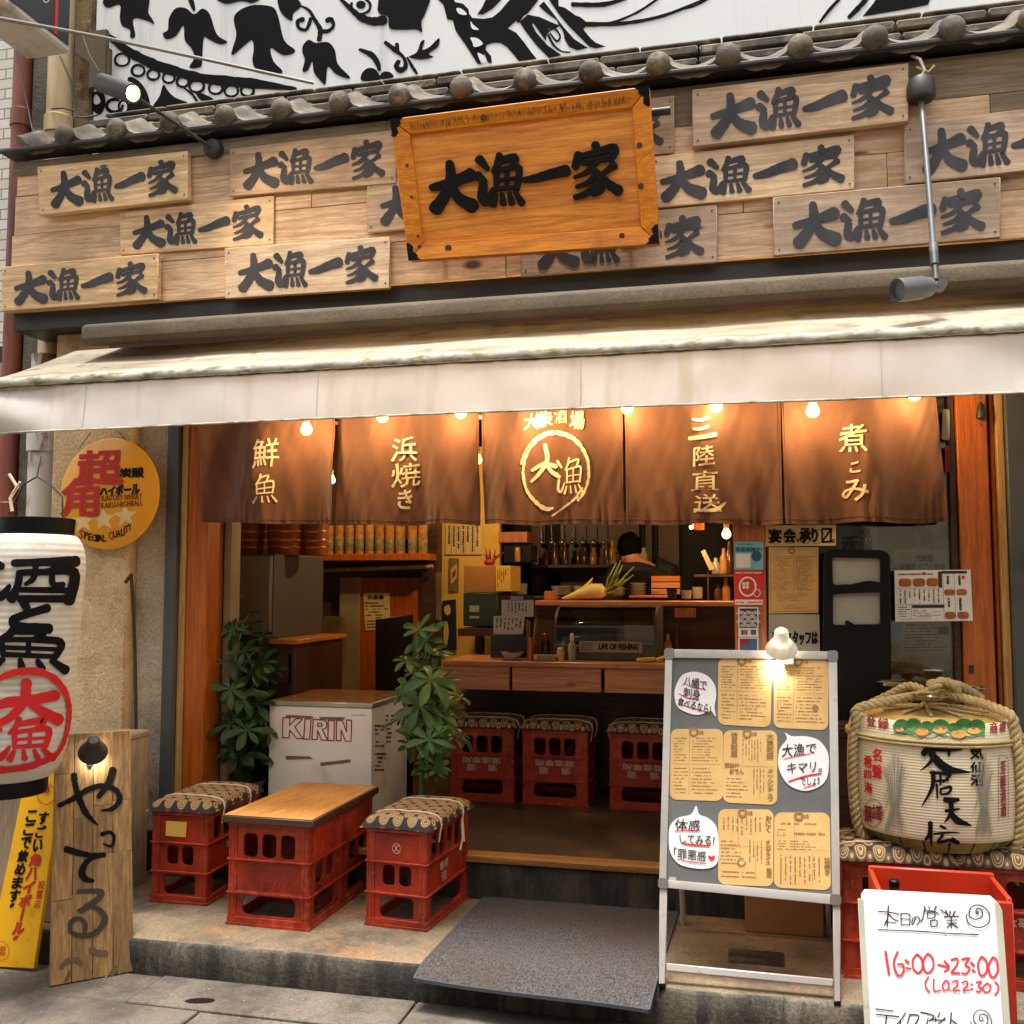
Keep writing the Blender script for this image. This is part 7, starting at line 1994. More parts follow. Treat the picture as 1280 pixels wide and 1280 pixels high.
for k in range(10):
    x = 412 + 12.6 * k + (3 if k > 7 else 0); c = PY(x, 694, 6.40); c.z = zsh + 0.021
    t = thing('glass_jar', 'amber glass jar with a green label on the shelf, ' + places[k], 'jar', c, JG)
    b = MB(); b.lathe(c, [(1e-4, 0), (0.030, 0), (0.0325, 0.006), (0.0325, 0.125), (0.030, 0.14), (0.033, 0.15), (0.034, 0.20), (1e-4, 0.195)], 16); b.build('glass_body', 'jar_amber', t)
    b = MB(); b.lathe(c, [(0.0328, 0.02), (0.0335, 0.021), (0.0335, 0.108), (0.0328, 0.109)], 16); b.build('label', 'jar_label', t)
# yellow poster wall
pwl = thing('poster_wall', 'yellow lit wall panel beside the dark post inside', 'wall', PY(585, 900, 6.7))
b = MB(); pbox(b, 545, 560, 624, 1000, 6.72, 0.06); b.build('panel', 'paper_yellow', pwl)
def poster(label, quad, Y, m, marks=None, cat='poster', name='poster', group=None, th=0.002):
    f = yplane(Y); t = thing(name, label, cat, f(*quad[3]), group)
    bb = MB(); sheet(bb, quad, f, 0.0, th); bb.build('paper', m, t)
    if marks: marks(t, f, bil(quad))
    return t
def scr_part(t, f, g, n, seed=3, vertical=True):
    b = MB(); scrib(b, [g(0.1, 0.06), g(0.9, 0.06), g(0.9, 0.94), g(0.1, 0.94)], f, n, 0.003, vertical, 0.8, seed, 0.5, (0.03, 0.12)); b.build('print', 'marker_black', t, normals=False)
def m_strips(t, f, g):
    b = MB()
    for k in range(7): scrib(b, [g(0.06 + k * 0.13, 0.03), g(0.15 + k * 0.13, 0.03), g(0.15 + k * 0.13, 0.97), g(0.06 + k * 0.13, 0.97)], f, 1, 0.003, True, 0.95, 200 + k, 0.8, (0.03, 0.07))
    b.build('handwriting', 'marker_black', t, normals=False)
    b = MB()
    for k in range(6): stroke(b, [g(0.165 + k * 0.13, 0.02), g(0.165 + k * 0.13, 0.98)], 0.4, f, 0.003, 1)
    b.build('ruled_lines', 'deep_red', t, normals=False)
poster('white strip menu with rows of brush writing on the yellow wall', [(557, 656), (602, 656), (602, 693), (557, 693)], 6.70, 'paper_cream', m_strips, 'menu', 'wall_menu')
def m_can(t, f, g):
    b = MB(); poly(b, rquad([g(0.2, 0.35), g(0.8, 0.15), g(0.8, 0.6), g(0.25, 0.8)], 0.2), f, 0.003); b.build('picture', 'paper_yellow', t, normals=False)
    b = MB(); poly(b, [g(0.35, 0.45), g(0.7, 0.3), g(0.7, 0.5), g(0.38, 0.65)], f, 0.004); b.build('picture_band', 'deep_red', t, normals=False)
poster('small brown drink poster under the strip menu', [(561, 698), (574, 698), (573, 739), (561, 739)], 6.70, 'tape_brown', m_can)
def m_dark(t, f, g):
    b = MB(); blob(b, [g(0.1, 0.15), g(0.5, 0.1), g(0.6, 0.25), g(0.3, 0.3)], f, 0.003); blob(b, [g(0.08, 0.55), g(0.3, 0.42), g(0.45, 0.65), g(0.25, 0.95), g(0.08, 0.9)], f, 0.003); b.build('picture', 'paper_cream', t, normals=False)
poster('narrow navy poster with pale shapes beside the plant', [(553, 751), (570, 749), (571, 812), (554, 812)], 6.69, 'navy_sign', m_dark)
poster('thin vertical brown strip notice on the dark post', [(545, 716), (552, 715), (552, 775), (545, 775)], 6.49, 'tape_brown', lambda t, f, g: scr_part(t, f, g, 5))
# black panel behind the plant
b = MB(); b.hexa([PY(469, 774, 5.3), PY(515, 768, 5.5), PY(515, 1000, 5.5), PY(469, 1000, 5.3)], [PY(469, 774, 5.3) + Vector((0, 0.02, 0)), PY(515, 768, 5.5) + Vector((0, 0.02, 0)), PY(515, 1000, 5.5) + Vector((0, 0.02, 0)), PY(469, 1000, 5.3) + Vector((0, 0.02, 0))])
tag(b.build('black_board', 'lacquer', loc=PY(490, 1000, 5.4), bevel=0.003), 'plain black board standing upright behind the plant', 'board')
# counter
ct = thing('counter', 'wooden serving counter with a plank front over the stools', 'counter', (-1.0, 5.7, 0.303))
zc0, zc1 = PY(640, 826, 5.5).z, PY(700, 864, 5.5).z
b = MB(); b.box((PY(556, 820, 5.5).x, 5.46, zc0 - 0.03), (0.9, 6.05, zc0)); b.build('worktop', 'counter_wood', ct, bevel=0.004)
b = MB()
for x0_, x1_ in ((556, 638), (641, 752), (756, 850), (853, 960)):
    a_, c_ = PY(x0_, 840, 5.5), PY(x1_, 840, 5.5); b.box((a_.x, 5.48, zc1), (c_.x, 5.505, zc0 - 0.031))
b.build('front_board', 'counter_wood', ct, bevel=0.003)
b = MB(); b.box((PY(556, 820, 5.5).x, 5.95, 0.303), (0.9, 6.02, zc1)); b.box((PY(556, 820, 5.5).x, 5.506, zc1 + 0.0), (0.9, 5.95, zc1 + 0.02)); b.build('kick_wall', 'dark_wood', ct)
kz = PY(750, 751, 6.1).z
kc = thing('kitchen_ledge', 'raised wooden ledge of the kitchen behind the display case', 'counter', (-0.6, 6.2, 0.303))
b = MB(); b.box((PY(668, 751, 6.1).x, 6.06, kz - 0.03), (1.0, 6.42, kz)); b.build('ledge', 'counter_wood', kc, bevel=0.004)
b = MB(); b.box((PY(668, 751, 6.1).x, 6.10, 0.303), (1.0, 6.38, kz - 0.031)); b.build('front', 'dark_wood', kc)
# display case
dc = thing('display_case', 'curved glass fish display case with a lettered strip on the counter', 'display case', (-0.85, 5.8, zc0))
dx0, dx1 = PY(694, 800, 5.66).x, PY(822, 800, 5.66).x
dz0, dz1 = zc0 + 0.002, PY(760, 757, 5.85).z
b = MB(); b.box((dx0, 5.62, dz0), (dx1, 6.04, dz0 + 0.085)); b.build('base', 'steel_dark', dc, bevel=0.004)
b = MB(); b.box((dx0, 6.02, dz0 + 0.086), (dx1, 6.04, dz1)); b.build('back_panel', 'case_back', dc)
prof = []
for k in range(9):
    a = R(90 * k / 8); prof.append((5.63 + 0.16 * (1 - math.cos(a)), dz0 + 0.086 + (dz1 - dz0 - 0.09) * (0.45 + 0.55 * math.sin(a))))
prof = [(5.63, dz0 + 0.086)] + prof + [(6.02, dz1)]
b = MB(); r0 = [b.V((dx0 + 0.015, y, z)) for y, z in prof]; r1 = [b.V((dx1 - 0.015, y, z)) for y, z in prof]
for k in range(len(prof) - 1): b.F(r0[k], r1[k], r1[k + 1], r0[k + 1])
b.build('curved_glass', 'case_glass', dc, normals=False)
b = MB()
for x in (dx0, dx1 - 0.014):
    b.hexa([Vector((x, y, z)) for y, z in prof] + [Vector((x, 6.02, dz0 + 0.086))], [Vector((x + 0.014, y, z)) for y, z in prof] + [Vector((x + 0.014, 6.02, dz0 + 0.086))])
b.tube([(dx0, 5.83, dz1 - 0.012), (dx1, 5.83, dz1 - 0.012)], 0.012, 8)
b.build('frame', 'steel_dark', dc)
b = MB(); b.box((dx0 + 0.03, 5.70, dz0 + 0.10), (dx1 - 0.25, 5.98, dz0 + 0.13)); b.build('tray', 'steel', dc, bevel=0.003)
b = MB(); b.box((dx1 - 0.22, 5.95, dz0 + 0.10), (dx1 - 0.05, 5.99, dz0 + 0.28)); b.build('price_card', 'paper_yellow', dc)
fD = yplane(5.617); b = MB(); sheet(b, [(724, 801), (803, 802), (803, 816), (724, 815)], fD, 0.0, 0.002); so = b.build('name_strip', 'paper_grey', dc)
b = MB(); write(b, 'LIFE OF FISHING', [(749, 804.5), (798, 805.5), (798, 812.5), (749, 811.5)], fD, 0.003, 0.35); scrib(b, [(726, 802.5), (743, 803), (743, 814), (726, 813.5)], fD, 4, 0.003, seed=12, cl=(0.05, 0.2)); b.build('lettering', 'ink', so, normals=False)
# daikon
dk = thing('daikon_radish', 'big pale radish with green leaf stalks on the kitchen ledge', 'vegetable', PY(740, 749, 6.16))
b = MB(); b.tube([PY(703, 748, 6.16), PY(712, 746, 6.16), PY(725, 742, 6.17), PY(740, 739, 6.18), PY(752, 739, 6.19), PY(758, 741, 6.2)], [0.006, 0.016, 0.032, 0.047, 0.047, 0.022], 16)
b.tube([PY(728, 740, 6.25), PY(735, 734, 6.26), PY(739, 726, 6.27), PY(741, 722, 6.27)], [0.03, 0.026, 0.010, 0.003], 12); b.build('root', 'daikon', dk)
b = MB(); rnd = random.Random(8)
for k in range(16):
    e = (rnd.uniform(768, 793), rnd.uniform(700, 738)); m_ = ((757 + e[0]) / 2 + rnd.uniform(-4, 4), (742 + e[1]) / 2 + rnd.uniform(-4, 4))
    b.tube([PY(757, 742, 6.2), PY(*m_, 6.2 + rnd.uniform(-0.04, 0.06)), PY(*e, 6.2 + rnd.uniform(-0.08, 0.1))], [0.008, 0.007, 0.004], 6)
b.build('leaf_stalks', 'daikon_leaf', dk)
b = MB(); cc = pbox(b, 680, 739, 695, 750, 6.15, 0.08); tag(b.build('wooden_block', 'orange_wood', loc=cc, bevel=0.004), 'small orange wooden block on the ledge left of the radish', 'block')
# menus, bottles and plates on the counter
ms = thing('menu_holder', 'black holder with white handwritten menus on the counter', 'menu holder', PY(637, 812, 5.62))
b = MB(); pbox(b, 613, 793, 660, 823, 5.60, 0.06); b.build('holder', 'lacquer', ms, bevel=0.003)
b = MB(); sheet(b, [(617, 770), (656, 770), (654, 793), (617, 793)], yplane(5.615), 0.0, 0.003); p1_ = b.build('menu_card', 'paper_white', ms)
b = MB(); scrib(b, [(619, 772), (654, 772), (652, 791), (619, 791)], yplane(5.615), 7, 0.005, True, 0.8, 61, 0.5, (0.05, 0.15)); b.build('handwriting', 'marker_black', p1_, normals=False)
b = MB(); sheet(b, [(625, 744), (669, 744), (669, 770), (625, 770)], yplane(5.66), 0.0, 0.003); b.build('clipboard', 'edge_brown', ms)
b = MB(); sheet(b, [(627, 750), (667, 750), (667, 771), (627, 771)], yplane(5.655), 0.0, 0.002); p2_ = b.build('menu_card', 'paper_white', ms)
b = MB(); scrib(b, [(634, 753), (660, 753), (660, 769), (634, 769)], yplane(5.655), 6, 0.004, True, 0.8, 62, 0.5, (0.05, 0.15)); b.build('handwriting', 'marker_black', p2_, normals=False)
b = MB(); pbox(b, 638, 745, 654, 751, 5.64, 0.006); b.build('clip', 'steel', ms)
def lth(name, label, cat, px_, py_, Y, prof, m, group=None, n=24):
    c = PY(px_, py_, Y)
    if 5.5 < Y < 5.85: c.z = zc0 + 0.001          # stands on the counter
    b = MB(); b.lathe(c, prof, n); return tag(b.build(name, m, loc=c), label, cat, group)
bowl = lambda r, h: [(1e-4, 0), (r * 0.5, 0), (r * 0.55, h * 0.12), (r, h), (r * 0.96, h), (r * 0.5, h * 0.2), (1e-4, h * 0.16)]
lth('bowl', 'shallow pale bowl in front of the menu holder', 'bowl', 640, 816, 5.55, bowl(0.066, 0.045), 'ceramic')
lth('plate_stack', 'stack of white plates behind the clipboard menu', 'plates', 649, 743, 6.4, [(1e-4, 0), (0.05, 0), (0.052, 0.02), (0.051, 0.025), (0.053, 0.045), (0.052, 0.05), (0.054, 0.07), (0.05, 0.072), (1e-4, 0.072)], 'ceramic')
ch = thing('chopstick_cup', 'copper cup holding a bundle of wooden chopsticks on the counter', 'chopstick holder', PY(663, 822, 5.53))
c = PY(663, 822, 5.53); c.z = zc0 + 0.001
b = MB(); b.lathe(c, [(1e-4, 0), (0.020, 0), (0.020, 0.13), (0.0175, 0.13), (0.0175, 0.01)], 20); b.build('cup', 'copper', ch)
b = MB(); rnd = random.Random(2)
for k in range(12):
    a = rnd.uniform(0, 6.3); q = Vector((math.cos(a), math.sin(a), 0)); b.tube([c + q * 0.008 + Vector((0, 0, 0.01)), c + q * rnd.uniform(0.018, 0.034) + Vector((0, 0, rnd.uniform(0.20, 0.245)))], 0.0038, 6)
b.build('chopsticks', 'box_wood', ch)
soy = thing('soy_bottle', 'dark soy bottle with a red cap beside the chopstick cup', 'bottle', PY(682, 815, 5.6))
c = PY(682, 815, 5.6); c.z = zc0 + 0.001
b = MB(); b.lathe(c, [(1e-4, 0), (0.026, 0), (0.027, 0.09), (0.018, 0.11), (0.016, 0.118)], 18); b.build('body', 'lacquer', soy)
b = MB(); b.lathe(c, [(0.0175, 0.112), (0.018, 0.145), (0.012, 0.15), (1e-4, 0.15)], 16); b.build('cap', 'soy_red', soy)
sp2 = thing('spray_bottle', 'clear bottle with a pale pump in front of the display case', 'bottle', PY(715, 817, 5.54))
c = PY(715, 817, 5.54); c.z = zc0 + 0.001
b = MB(); b.lathe(c, [(1e-4, 0), (0.022, 0), (0.023, 0.085), (0.012, 0.105), (0.010, 0.115)], 18); b.build('body', 'paper_grey', sp2)
b = MB(); b.tube([c + Vector((0, 0, 0.115)), c + Vector((0, 0, 0.15)), c + Vector((0, 0, 0.155))], [0.011, 0.010, 0.004], 10); b.build('pump', 'paper_white', sp2)
pk = thing('toothpick_jar', 'small cream jar with a pick standing out of it on the counter', 'jar', PY(701, 819, 5.54))
c = PY(701, 819, 5.54); c.z = zc0 + 0.001
b = MB(); b.lathe(c, [(1e-4, 0), (0.020, 0), (0.022, 0.05), (0.018, 0.07), (0.012, 0.075), (1e-4, 0.075)], 16); b.build('body', 'paper_cream', pk)
b = MB(); b.tube([c + Vector((0.01, 0, 0.06)), c + Vector((0.014, 0, 0.115))], 0.006, 6); b.build('picks', 'ceramic', pk)
b = MB(); c = PY(683, 818, 5.53); c.z = zc0 + 0.001; 
for k in range(3): b.obox(c + Vector((-0.055 + 0.004 * k, -0.02, 0.001 + 0.011 * k)), (0.11, 0.01, 0), (-0.008, 0.07, 0), (0, 0, 0.010))
tag(b.build('napkin_pile', 'ceramic', loc=c, bevel=0.002), 'small pile of folded napkins under the soy bottle', 'napkins')
b = MB(); c = PY(808, 822, 5.53); c.z = zc0 + 0.001; b.obox(c + Vector((-0.05, 0, 0.002)), (0.10, 0.02, 0.006), (-0.01, 0.04, 0), (0, 0, 0.02)); b.obox(c + Vector((0.05, 0.02, 0.004)), (0.06, 0.03, 0.02), (-0.01, 0.04, 0), (0, 0, 0.015))
tag(b.build('folded_cloth', 'paper_yellow', loc=c, bevel=0.006), 'crumpled pale yellow cloth at the right foot of the display case', 'cloth')
# cardboard box on green crate
gcr = thing('green_crate', 'dark green plastic crate with two pale labels', 'crate', PY(600, 785, 6.05))
b = MB(); pbox(b, 579, 741, 622, 783, 6.0, 0.3); b.build('crate_body', 'green_plastic', gcr, bevel=0.006)
b = MB(); sheet(b, [(587, 757), (599, 757), (599, 765), (587, 765)], yplane(6.0), 0.0005, 0.002); sheet(b, [(587, 770), (599, 770), (599, 773), (587, 773)], yplane(6.0), 0.0005, 0.002); b.build('label', 'paper_grey', gcr)
b = MB(); x_ = PY(578, 785, 6.0).x; b.box((x_, 5.9, PY(590, 786, 6.0).z - 0.04), (PY(640, 786, 6.0).x, 6.4, PY(590, 785, 6.0).z)); b.box((x_, 6.3, 0.303), (x_ + 0.05, 6.35, PY(590, 786, 6.0).z - 0.041)); b.box((x_ + 0.18, 6.3, 0.303), (x_ + 0.23, 6.35, PY(590, 786, 6.0).z - 0.041))
tag(b.build('side_table', 'dark_wood', loc=(x_, 6.1, 0.303)), 'dark wooden side table under the green crate', 'table')
cbx = thing('cardboard_box', 'brown cardboard box with an orange end standing on the green crate', 'box', PY(605, 740, 6.1))
b = MB(); pbox(b, 580, 707, 619, 740.5, 6.0, 0.28); b.build('carton', 'cardboard', cbx, bevel=0.003)
b = MB(); pbox(b, 619.6, 707, 638, 739, 6.0, 0.28); b.mi = 1; scrib(b, rect(621, 710, 636, 737), yplane(6.0), 6, 0.002, True, 0.7, 71, 0.5, (0.06, 0.2)); b.build('printed_end', ['paper_yellow', 'edge_brown'], cbx)
ln = thing('spiny_lobster', 'red spiny crustacean ornament on the cardboard box', 'ornament', PY(613, 705, 6.1))
b = MB(); c = PY(612, 703, 6.1); b.sphere(c, 0.03, 12, (1.3, 0.8, 0.8)); rnd = random.Random(14)
for k in range(12):
    a = rnd.uniform(-0.6, 1.5); b.tube([c, c + Vector((math.sin(a) * 0.05, rnd.uniform(-0.03, 0.03), 0.03)), c + Vector((math.sin(a) * 0.085, rnd.uniform(-0.04, 0.04), 0.04 + 0.06 * rnd.random()))], [0.008, 0.006, 0.002], 6)
b.build('shell', 'deep_red', ln)
# shelf, kitchen back and utensils
ks = thing('kitchen_shelf', 'wooden wall shelf high behind the cardboard box', 'shelf', PY(640, 700, 6.8))
b = MB(); pbox(b, 623, 665, 659, 678, 6.7, 0.25); b.build('shelf_box', 'orange_wood', ks, bevel=0.003)
b = MB(); pbox(b, 630, 681, 664, 703, 6.75, 0.2); b.build('cubby', 'lacquer', ks)
lth('spice_jar', 'small pale jar in the dark cubby of the kitchen shelf', 'jar', 647, 702, 6.72, [(1e-4, 0), (0.02, 0), (0.02, 0.09), (0.015, 0.1), (1e-4, 0.1)], 'jar_amber')
bk = thing('kitchen_wall', 'dim kitchen back wall with cupboards behind the cook', 'wall', (-0.5, 7.6, 0.303))
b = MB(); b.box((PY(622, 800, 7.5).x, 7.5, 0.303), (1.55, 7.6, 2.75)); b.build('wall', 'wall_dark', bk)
for x0_, x1_ in ((664, 682), (700, 800), (806, 816), (822, 850)):
    b = MB(); pbox(b, x0_, 640, x1_, 742, 7.46, 0.035); b.build('cupboard_panel', 'dark_wood', bk, bevel=0.004)
for k, (x0_, x1_) in enumerate(((725, 734), (738, 746))):
    b = MB(); pbox(b, x0_, 678, x1_, 694, 7.40, 0.02); tag(b.build('dish_towel', 'wall_inside', loc=PY(x0_, 694, 7.4), bevel=0.004), ['brownish towel hanging left on the dim kitchen wall', 'brownish towel hanging right on the dim kitchen wall, nearer the cook'][k], 'towel', 'towels on the kitchen wall')
for k, (x, y, r, m, lab) in enumerate(((697, 743, 0.05, 'ceramic', 'glazed bowl behind the radish, left'), (722, 743, 0.03, 'ceramic', 'small bowl behind the radish, right'))): lth('bowl', lab, 'bowl', x, y, 6.9, bowl(r, 0.06), m)
b = MB(); pbox(b, 664, 745, 830, 748, 6.85, 0.35); tag(b.build('work_table', 'steel_dark', loc=PY(740, 748, 6.9)), 'dark kitchen worktable behind the ledge', 'table')
for k in range(3):
    b = MB(); pbox(b, 814, 720 + k * 8, 850, 727 + k * 8, 6.6, 0.2); tag(b.build('wooden_tray', 'counter_wood', loc=PY(830, 727 + 8 * k, 6.6), bevel=0.002), ['top tray of the stack on the kitchen worktable', 'middle tray of the stack on the kitchen worktable', 'bottom tray of the stack on the kitchen worktable'][k], 'tray', 'stacked wooden trays')
b = MB(); pbox(b, 786, 744, 836, 747, 6.2, 0.15); tag(b.build('cutting_board', 'counter_wood', loc=PY(810, 747, 6.2), bevel=0.002), 'thin wooden cutting board on the ledge right of the radish', 'cutting board')
lth('tea_cup', 'black tea cup on the ledge at the right', 'cup', 840, 748, 6.12, [(1e-4, 0), (0.026, 0), (0.032, 0.05), (0.033, 0.065), (0.029, 0.065), (0.025, 0.01)], 'dark_ceramic')
lth('tea_cup', 'grey tea cup next to the black cup on the ledge', 'cup', 858, 748, 6.14, [(1e-4, 0), (0.028, 0), (0.034, 0.05), (0.030, 0.05), (0.025, 0.01)], 'ceramic')
lth('tea_cup', 'pale tea cup at the end of the ledge near the post', 'cup', 872, 748, 6.2, [(1e-4, 0), (0.028, 0), (0.030, 0.07), (0.027, 0.07), (0.025, 0.01)], 'ceramic')
for k, (x, y, h, m, lab) in enumerate(((835, 815, 0.15, 'jar_amber', 'amber bottle on the counter right of the display case'), (847, 818, 0.19, 'bottle_brown', 'brown bottle beside the amber one, behind the menu stand frame'), (832, 817, 0.09, 'ceramic', 'short pale bottle by the display case corner'))):
    lth('counter_bottle', lab, 'bottle', x, y, 5.7 + 0.05 * k, [(1e-4, 0), (0.022, 0), (0.022, h * 0.6), (0.010, h * 0.8), (0.010, h), (1e-4, h)], m, None, 16)
b = MB(); pbox(b, 843, 760, 870, 772, 6.03, 0.01); tag(b.build('price_card', 'orange_wood', loc=PY(856, 772, 6.03)), 'small orange card stuck to the front of the kitchen ledge', 'card')
b = MB(); b.hexa([PY(876, 689, 6.3), PY(881, 687, 6.3), PY(893, 711, 6.3), PY(887, 713, 6.3)], [PY(876, 689, 6.3) + Vector((0, 0.01, 0)), PY(881, 687, 6.3) + Vector((0, 0.01, 0)), PY(893, 711, 6.3) + Vector((0, 0.01, 0)), PY(887, 713, 6.3) + Vector((0, 0.01, 0))])
tag(b.build('wooden_tag', 'pale_wood', loc=PY(885, 712, 6.3)), 'slanting pale wooden tag beside the post', 'tag')
gs_ = thing('glass_shelf', 'dim rack of bottles and cups beside the post', 'rack', PY(890, 800, 6.0))
b = MB()
for y in (718, 757, 785): pbox(b, 868, y, 917, y + 3, 6.35, 0.2)
pbox(b, 884, 715, 887, 800, 6.34, 0.01); b.build('shelf', 'dark_wood', gs_)
for k, (x, y, h, m, lab) in enumerate(((905, 717, 0.16, 'jar_amber', 'amber bottle on the upper board of the dim rack'), (912, 717, 0.2, 'bottle_brown', 'brown bottle on the upper board of the dim rack next to the post'), (895, 717, 0.1, 'ceramic', 'pale cup on the upper board of the dim rack'), (898, 756, 0.14, 'bottle_brown', 'brown bottle on the middle board of the dim rack'), (908, 756, 0.17, 'jar_amber', 'amber bottle on the middle board of the dim rack'), (905, 784, 0.12, 'ceramic', 'pale jar on the lowest board of the dim rack'))):
    lth('rack_bottle', lab, 'bottle', x, y, 6.45, [(1e-4, 0), (0.026, 0), (0.027, h * 0.6), (0.012, h * 0.8), (0.012, h), (1e-4, h)], m, 'bottles on the dim rack', 16)
BG = 'bottles along the kitchen back shelf'
b = MB(); pbox(b, 664, 706, 820, 709, 7.2, 0.22); tag(b.build('back_shelf', 'dark_wood', loc=PY(740, 709, 7.3)), 'long dark shelf on the kitchen back wall over the radish', 'shelf')
rnd = random.Random(31)
for k in range(12):
    x = 672 + 12 * k + rnd.uniform(-3, 3)
    if 770 < x < 800: continue
    h = rnd.uniform(0.10, 0.19); r = rnd.uniform(0.02, 0.034)
    lth('back_bottle', 'dim bottle on the long shelf of the kitchen back wall', 'bottle', x, 705.5, 7.24, [(1e-4, 0), (r, 0), (r, h * 0.6), (r * 0.45, h * 0.8), (r * 0.45, h), (1e-4, h)], rnd.choice(('jar_amber', 'bottle_brown', 'ceramic', 'bottle_brown')), BG, 12)
for k in range(7):
    x = 676 + 13 * k; t = thing('ladle', 'steel ladle hanging in a row on the dim kitchen wall', 'ladle', PY(x, 668, 7.38), 'ladles hanging on the kitchen wall')
    b = MB(); b.tube([PY(x, 655, 7.38), PY(x + 0.5, 676, 7.38)], 0.004, 6); b.build('handle', 'steel', t)
    b = MB(); b.sphere(PY(x + 0.5, 678, 7.37), 0.022 + 0.004 * (k % 3), 10, (1, 0.6, 0.8)); b.build('scoop', 'steel', t)
for k, (x, y, n) in enumerate(((706, 746, 4), (772, 746, 3), (798, 746, 5))):
    lth('bowl_stack', ['stack of bowls behind the tail of the radish', 'low stack of bowls beside the leaf stalks of the radish', 'tall stack of bowls in front of the cook'][k], 'bowls', x, y, 6.5, sum([[(0.03, 0.018 * q), (0.055, 0.018 * q + 0.016)] for q in range(n)], [(1e-4, 0)]) + [(0.05, 0.018 * n), (1e-4, 0.018 * n - 0.006)], 'ceramic', None, 18)
# pendant bulbs inside
bulb(908, 668, 'small bare bulb hanging inside beside the post', 6.0, 2.5, 'bare bulbs inside the shop', 0.026)
bulb(597, 575, 'bulb inside, seen through the slit left of the ringed emblem', 5.7, 13.0, 'bare bulbs inside the shop', 0.026)
bulb(414, 600, 'bulb inside, seen through the slit between the first two curtain panels', 5.9, 2.5, 'bare bulbs inside the shop', 0.026)
pl_ = thing('pendant_lamp', 'small square wooden pendant lamp just under the curtain', 'lamp', PY(873, 655, 6.1))
b = MB(); pbox(b, 866, 640, 880, 662, 6.1, 0.07); b.build('lamp_shade', 'orange_wood', pl_, bevel=0.003)
b = MB(); c = PY(864, 659, 6.12); b.sphere(c, 0.012, 10); b.build('glass_bulb', 'bulb_glow', pl_)
lo = point_light('bulb_light', c - Vector(pl_['base']), 4.5, (1, 0.62, 0.28), 0.012); lo.parent = pl_
# cook
def person(label, joints, rad, edges, loc):
    t = thing('person', label, 'person', loc)
    me = bpy.data.meshes.new('body'); base = Vector(loc)
    me.from_pydata([tuple(Vector(j) - base) for j in joints], edges, [])
    o = bpy.data.objects.new('body', me); COL.objects.link(o); o.parent = t
    sk = o.modifiers.new('skin', 'SKIN'); ss = o.modifiers.new('smooth', 'SUBSURF'); ss.levels = 2; ss.render_levels = 2
    for v, r in zip(me.skin_vertices[0].data, rad): v.radius = r if isinstance(r, tuple) else (r, r); v.use_root = False
    me.skin_vertices[0].data[0].use_root = True
    me.materials.append(MATS['skin'])
    dg = bpy.context.evaluated_depsgraph_get(); m2 = bpy.data.meshes.new_from_object(o.evaluated_get(dg))
    o.modifiers.clear(); o.data = m2; m2.shade_smooth()
    return t, o
px0 = Vector((-0.62, 6.98, 0.303))
J = [(0, 0, 0.95), (-0.02, -0.03, 1.12), (-0.05, -0.10, 1.30), (-0.10, -0.17, 1.40), (-0.15, -0.22, 1.47), (-0.18, -0.25, 1.54),      # 0 pelvis .. 5 skull
     (-0.25, -0.12, 1.36), (-0.31, -0.22, 1.15), (-0.26, -0.42, 1.10), (-0.25, -0.50, 1.10),                                             # 6 shoulder .. 9 palm
     (0.07, -0.12, 1.36), (0.10, -0.25, 1.14), (-0.02, -0.42, 1.10), (-0.07, -0.48, 1.10),
     (-0.10, 0, 0.88), (-0.11, -0.02, 0.48), (-0.11, 0.02, 0.07), (-0.11, -0.12, 0.035), (0.10, 0, 0.88), (0.11, -0.02, 0.48), (0.11, 0.02, 0.07), (0.11, -0.12, 0.035)]
RD = [(0.15, 0.11), (0.15, 0.11), (0.15, 0.11), (0.09, 0.07), 0.05, 0.088, 0.05, 0.042, 0.035, (0.04, 0.022), 0.05, 0.042, 0.035, (0.04, 0.022), 0.085, 0.058, 0.042, 0.035, 0.085, 0.058, 0.042, 0.035]
ED = [(0, 1), (1, 2), (2, 3), (3, 4), (4, 5), (3, 6), (6, 7), (7, 8), (8, 9), (3, 10), (10, 11), (11, 12), (12, 13), (0, 14), (14, 15), (15, 16), (16, 17), (0, 18), (18, 19), (19, 20), (20, 21)]
for hand, sgn in ((9, -1), (13, 1)):
    hx, hy, hz = J[hand]
    for q in range(5):
        i0 = len(J); dx = -0.03 + 0.015 * q
        ln_ = (0.045, 0.07, 0.075, 0.068, 0.055)[q]
        J += [(hx + dx * 0.8, hy - 0.02, hz), (hx + dx * 1.1, hy - 0.02 - ln_ * 0.5, hz + 0.006), (hx + dx * 1.2, hy - 0.02 - ln_ * 0.85, hz - 0.018)]
        RD += [0.010, 0.009, 0.007]; ED += [(hand, i0), (i0, i0 + 1), (i0 + 1, i0 + 2)]
zsc = 1.0
J = [(x + px0.x, y + px0.y, z * 0.93 + px0.z) for x, y, z in J]
pers, bodyo = person('cook with black hair and dark shirt bending over behind the kitchen ledge', J, RD, ED, tuple(px0))
hd = Vector(J[5])
b = MB()
def hairf(u, v):
    a, e = 2 * math.pi * u, math.pi * v
    d = Vector((math.sin(e) * math.cos(a) * 0.88, math.sin(e) * math.sin(a), math.cos(e) * 1.02))
    return hd + Vector((0.010, 0.034, 0.034)) + d * (0.094 + 0.010 * mnoise.noise(d * 5))
b.grid(32, 16, hairf); b.build('hair', 'hair', pers)
b = MB()
for s in (1, -1): b.sphere(hd + Vector((-0.03 + 0.03 * s, -0.092, -0.02)), 0.008, 8)
b.build('eyes', 'hair', pers)
b = MB()
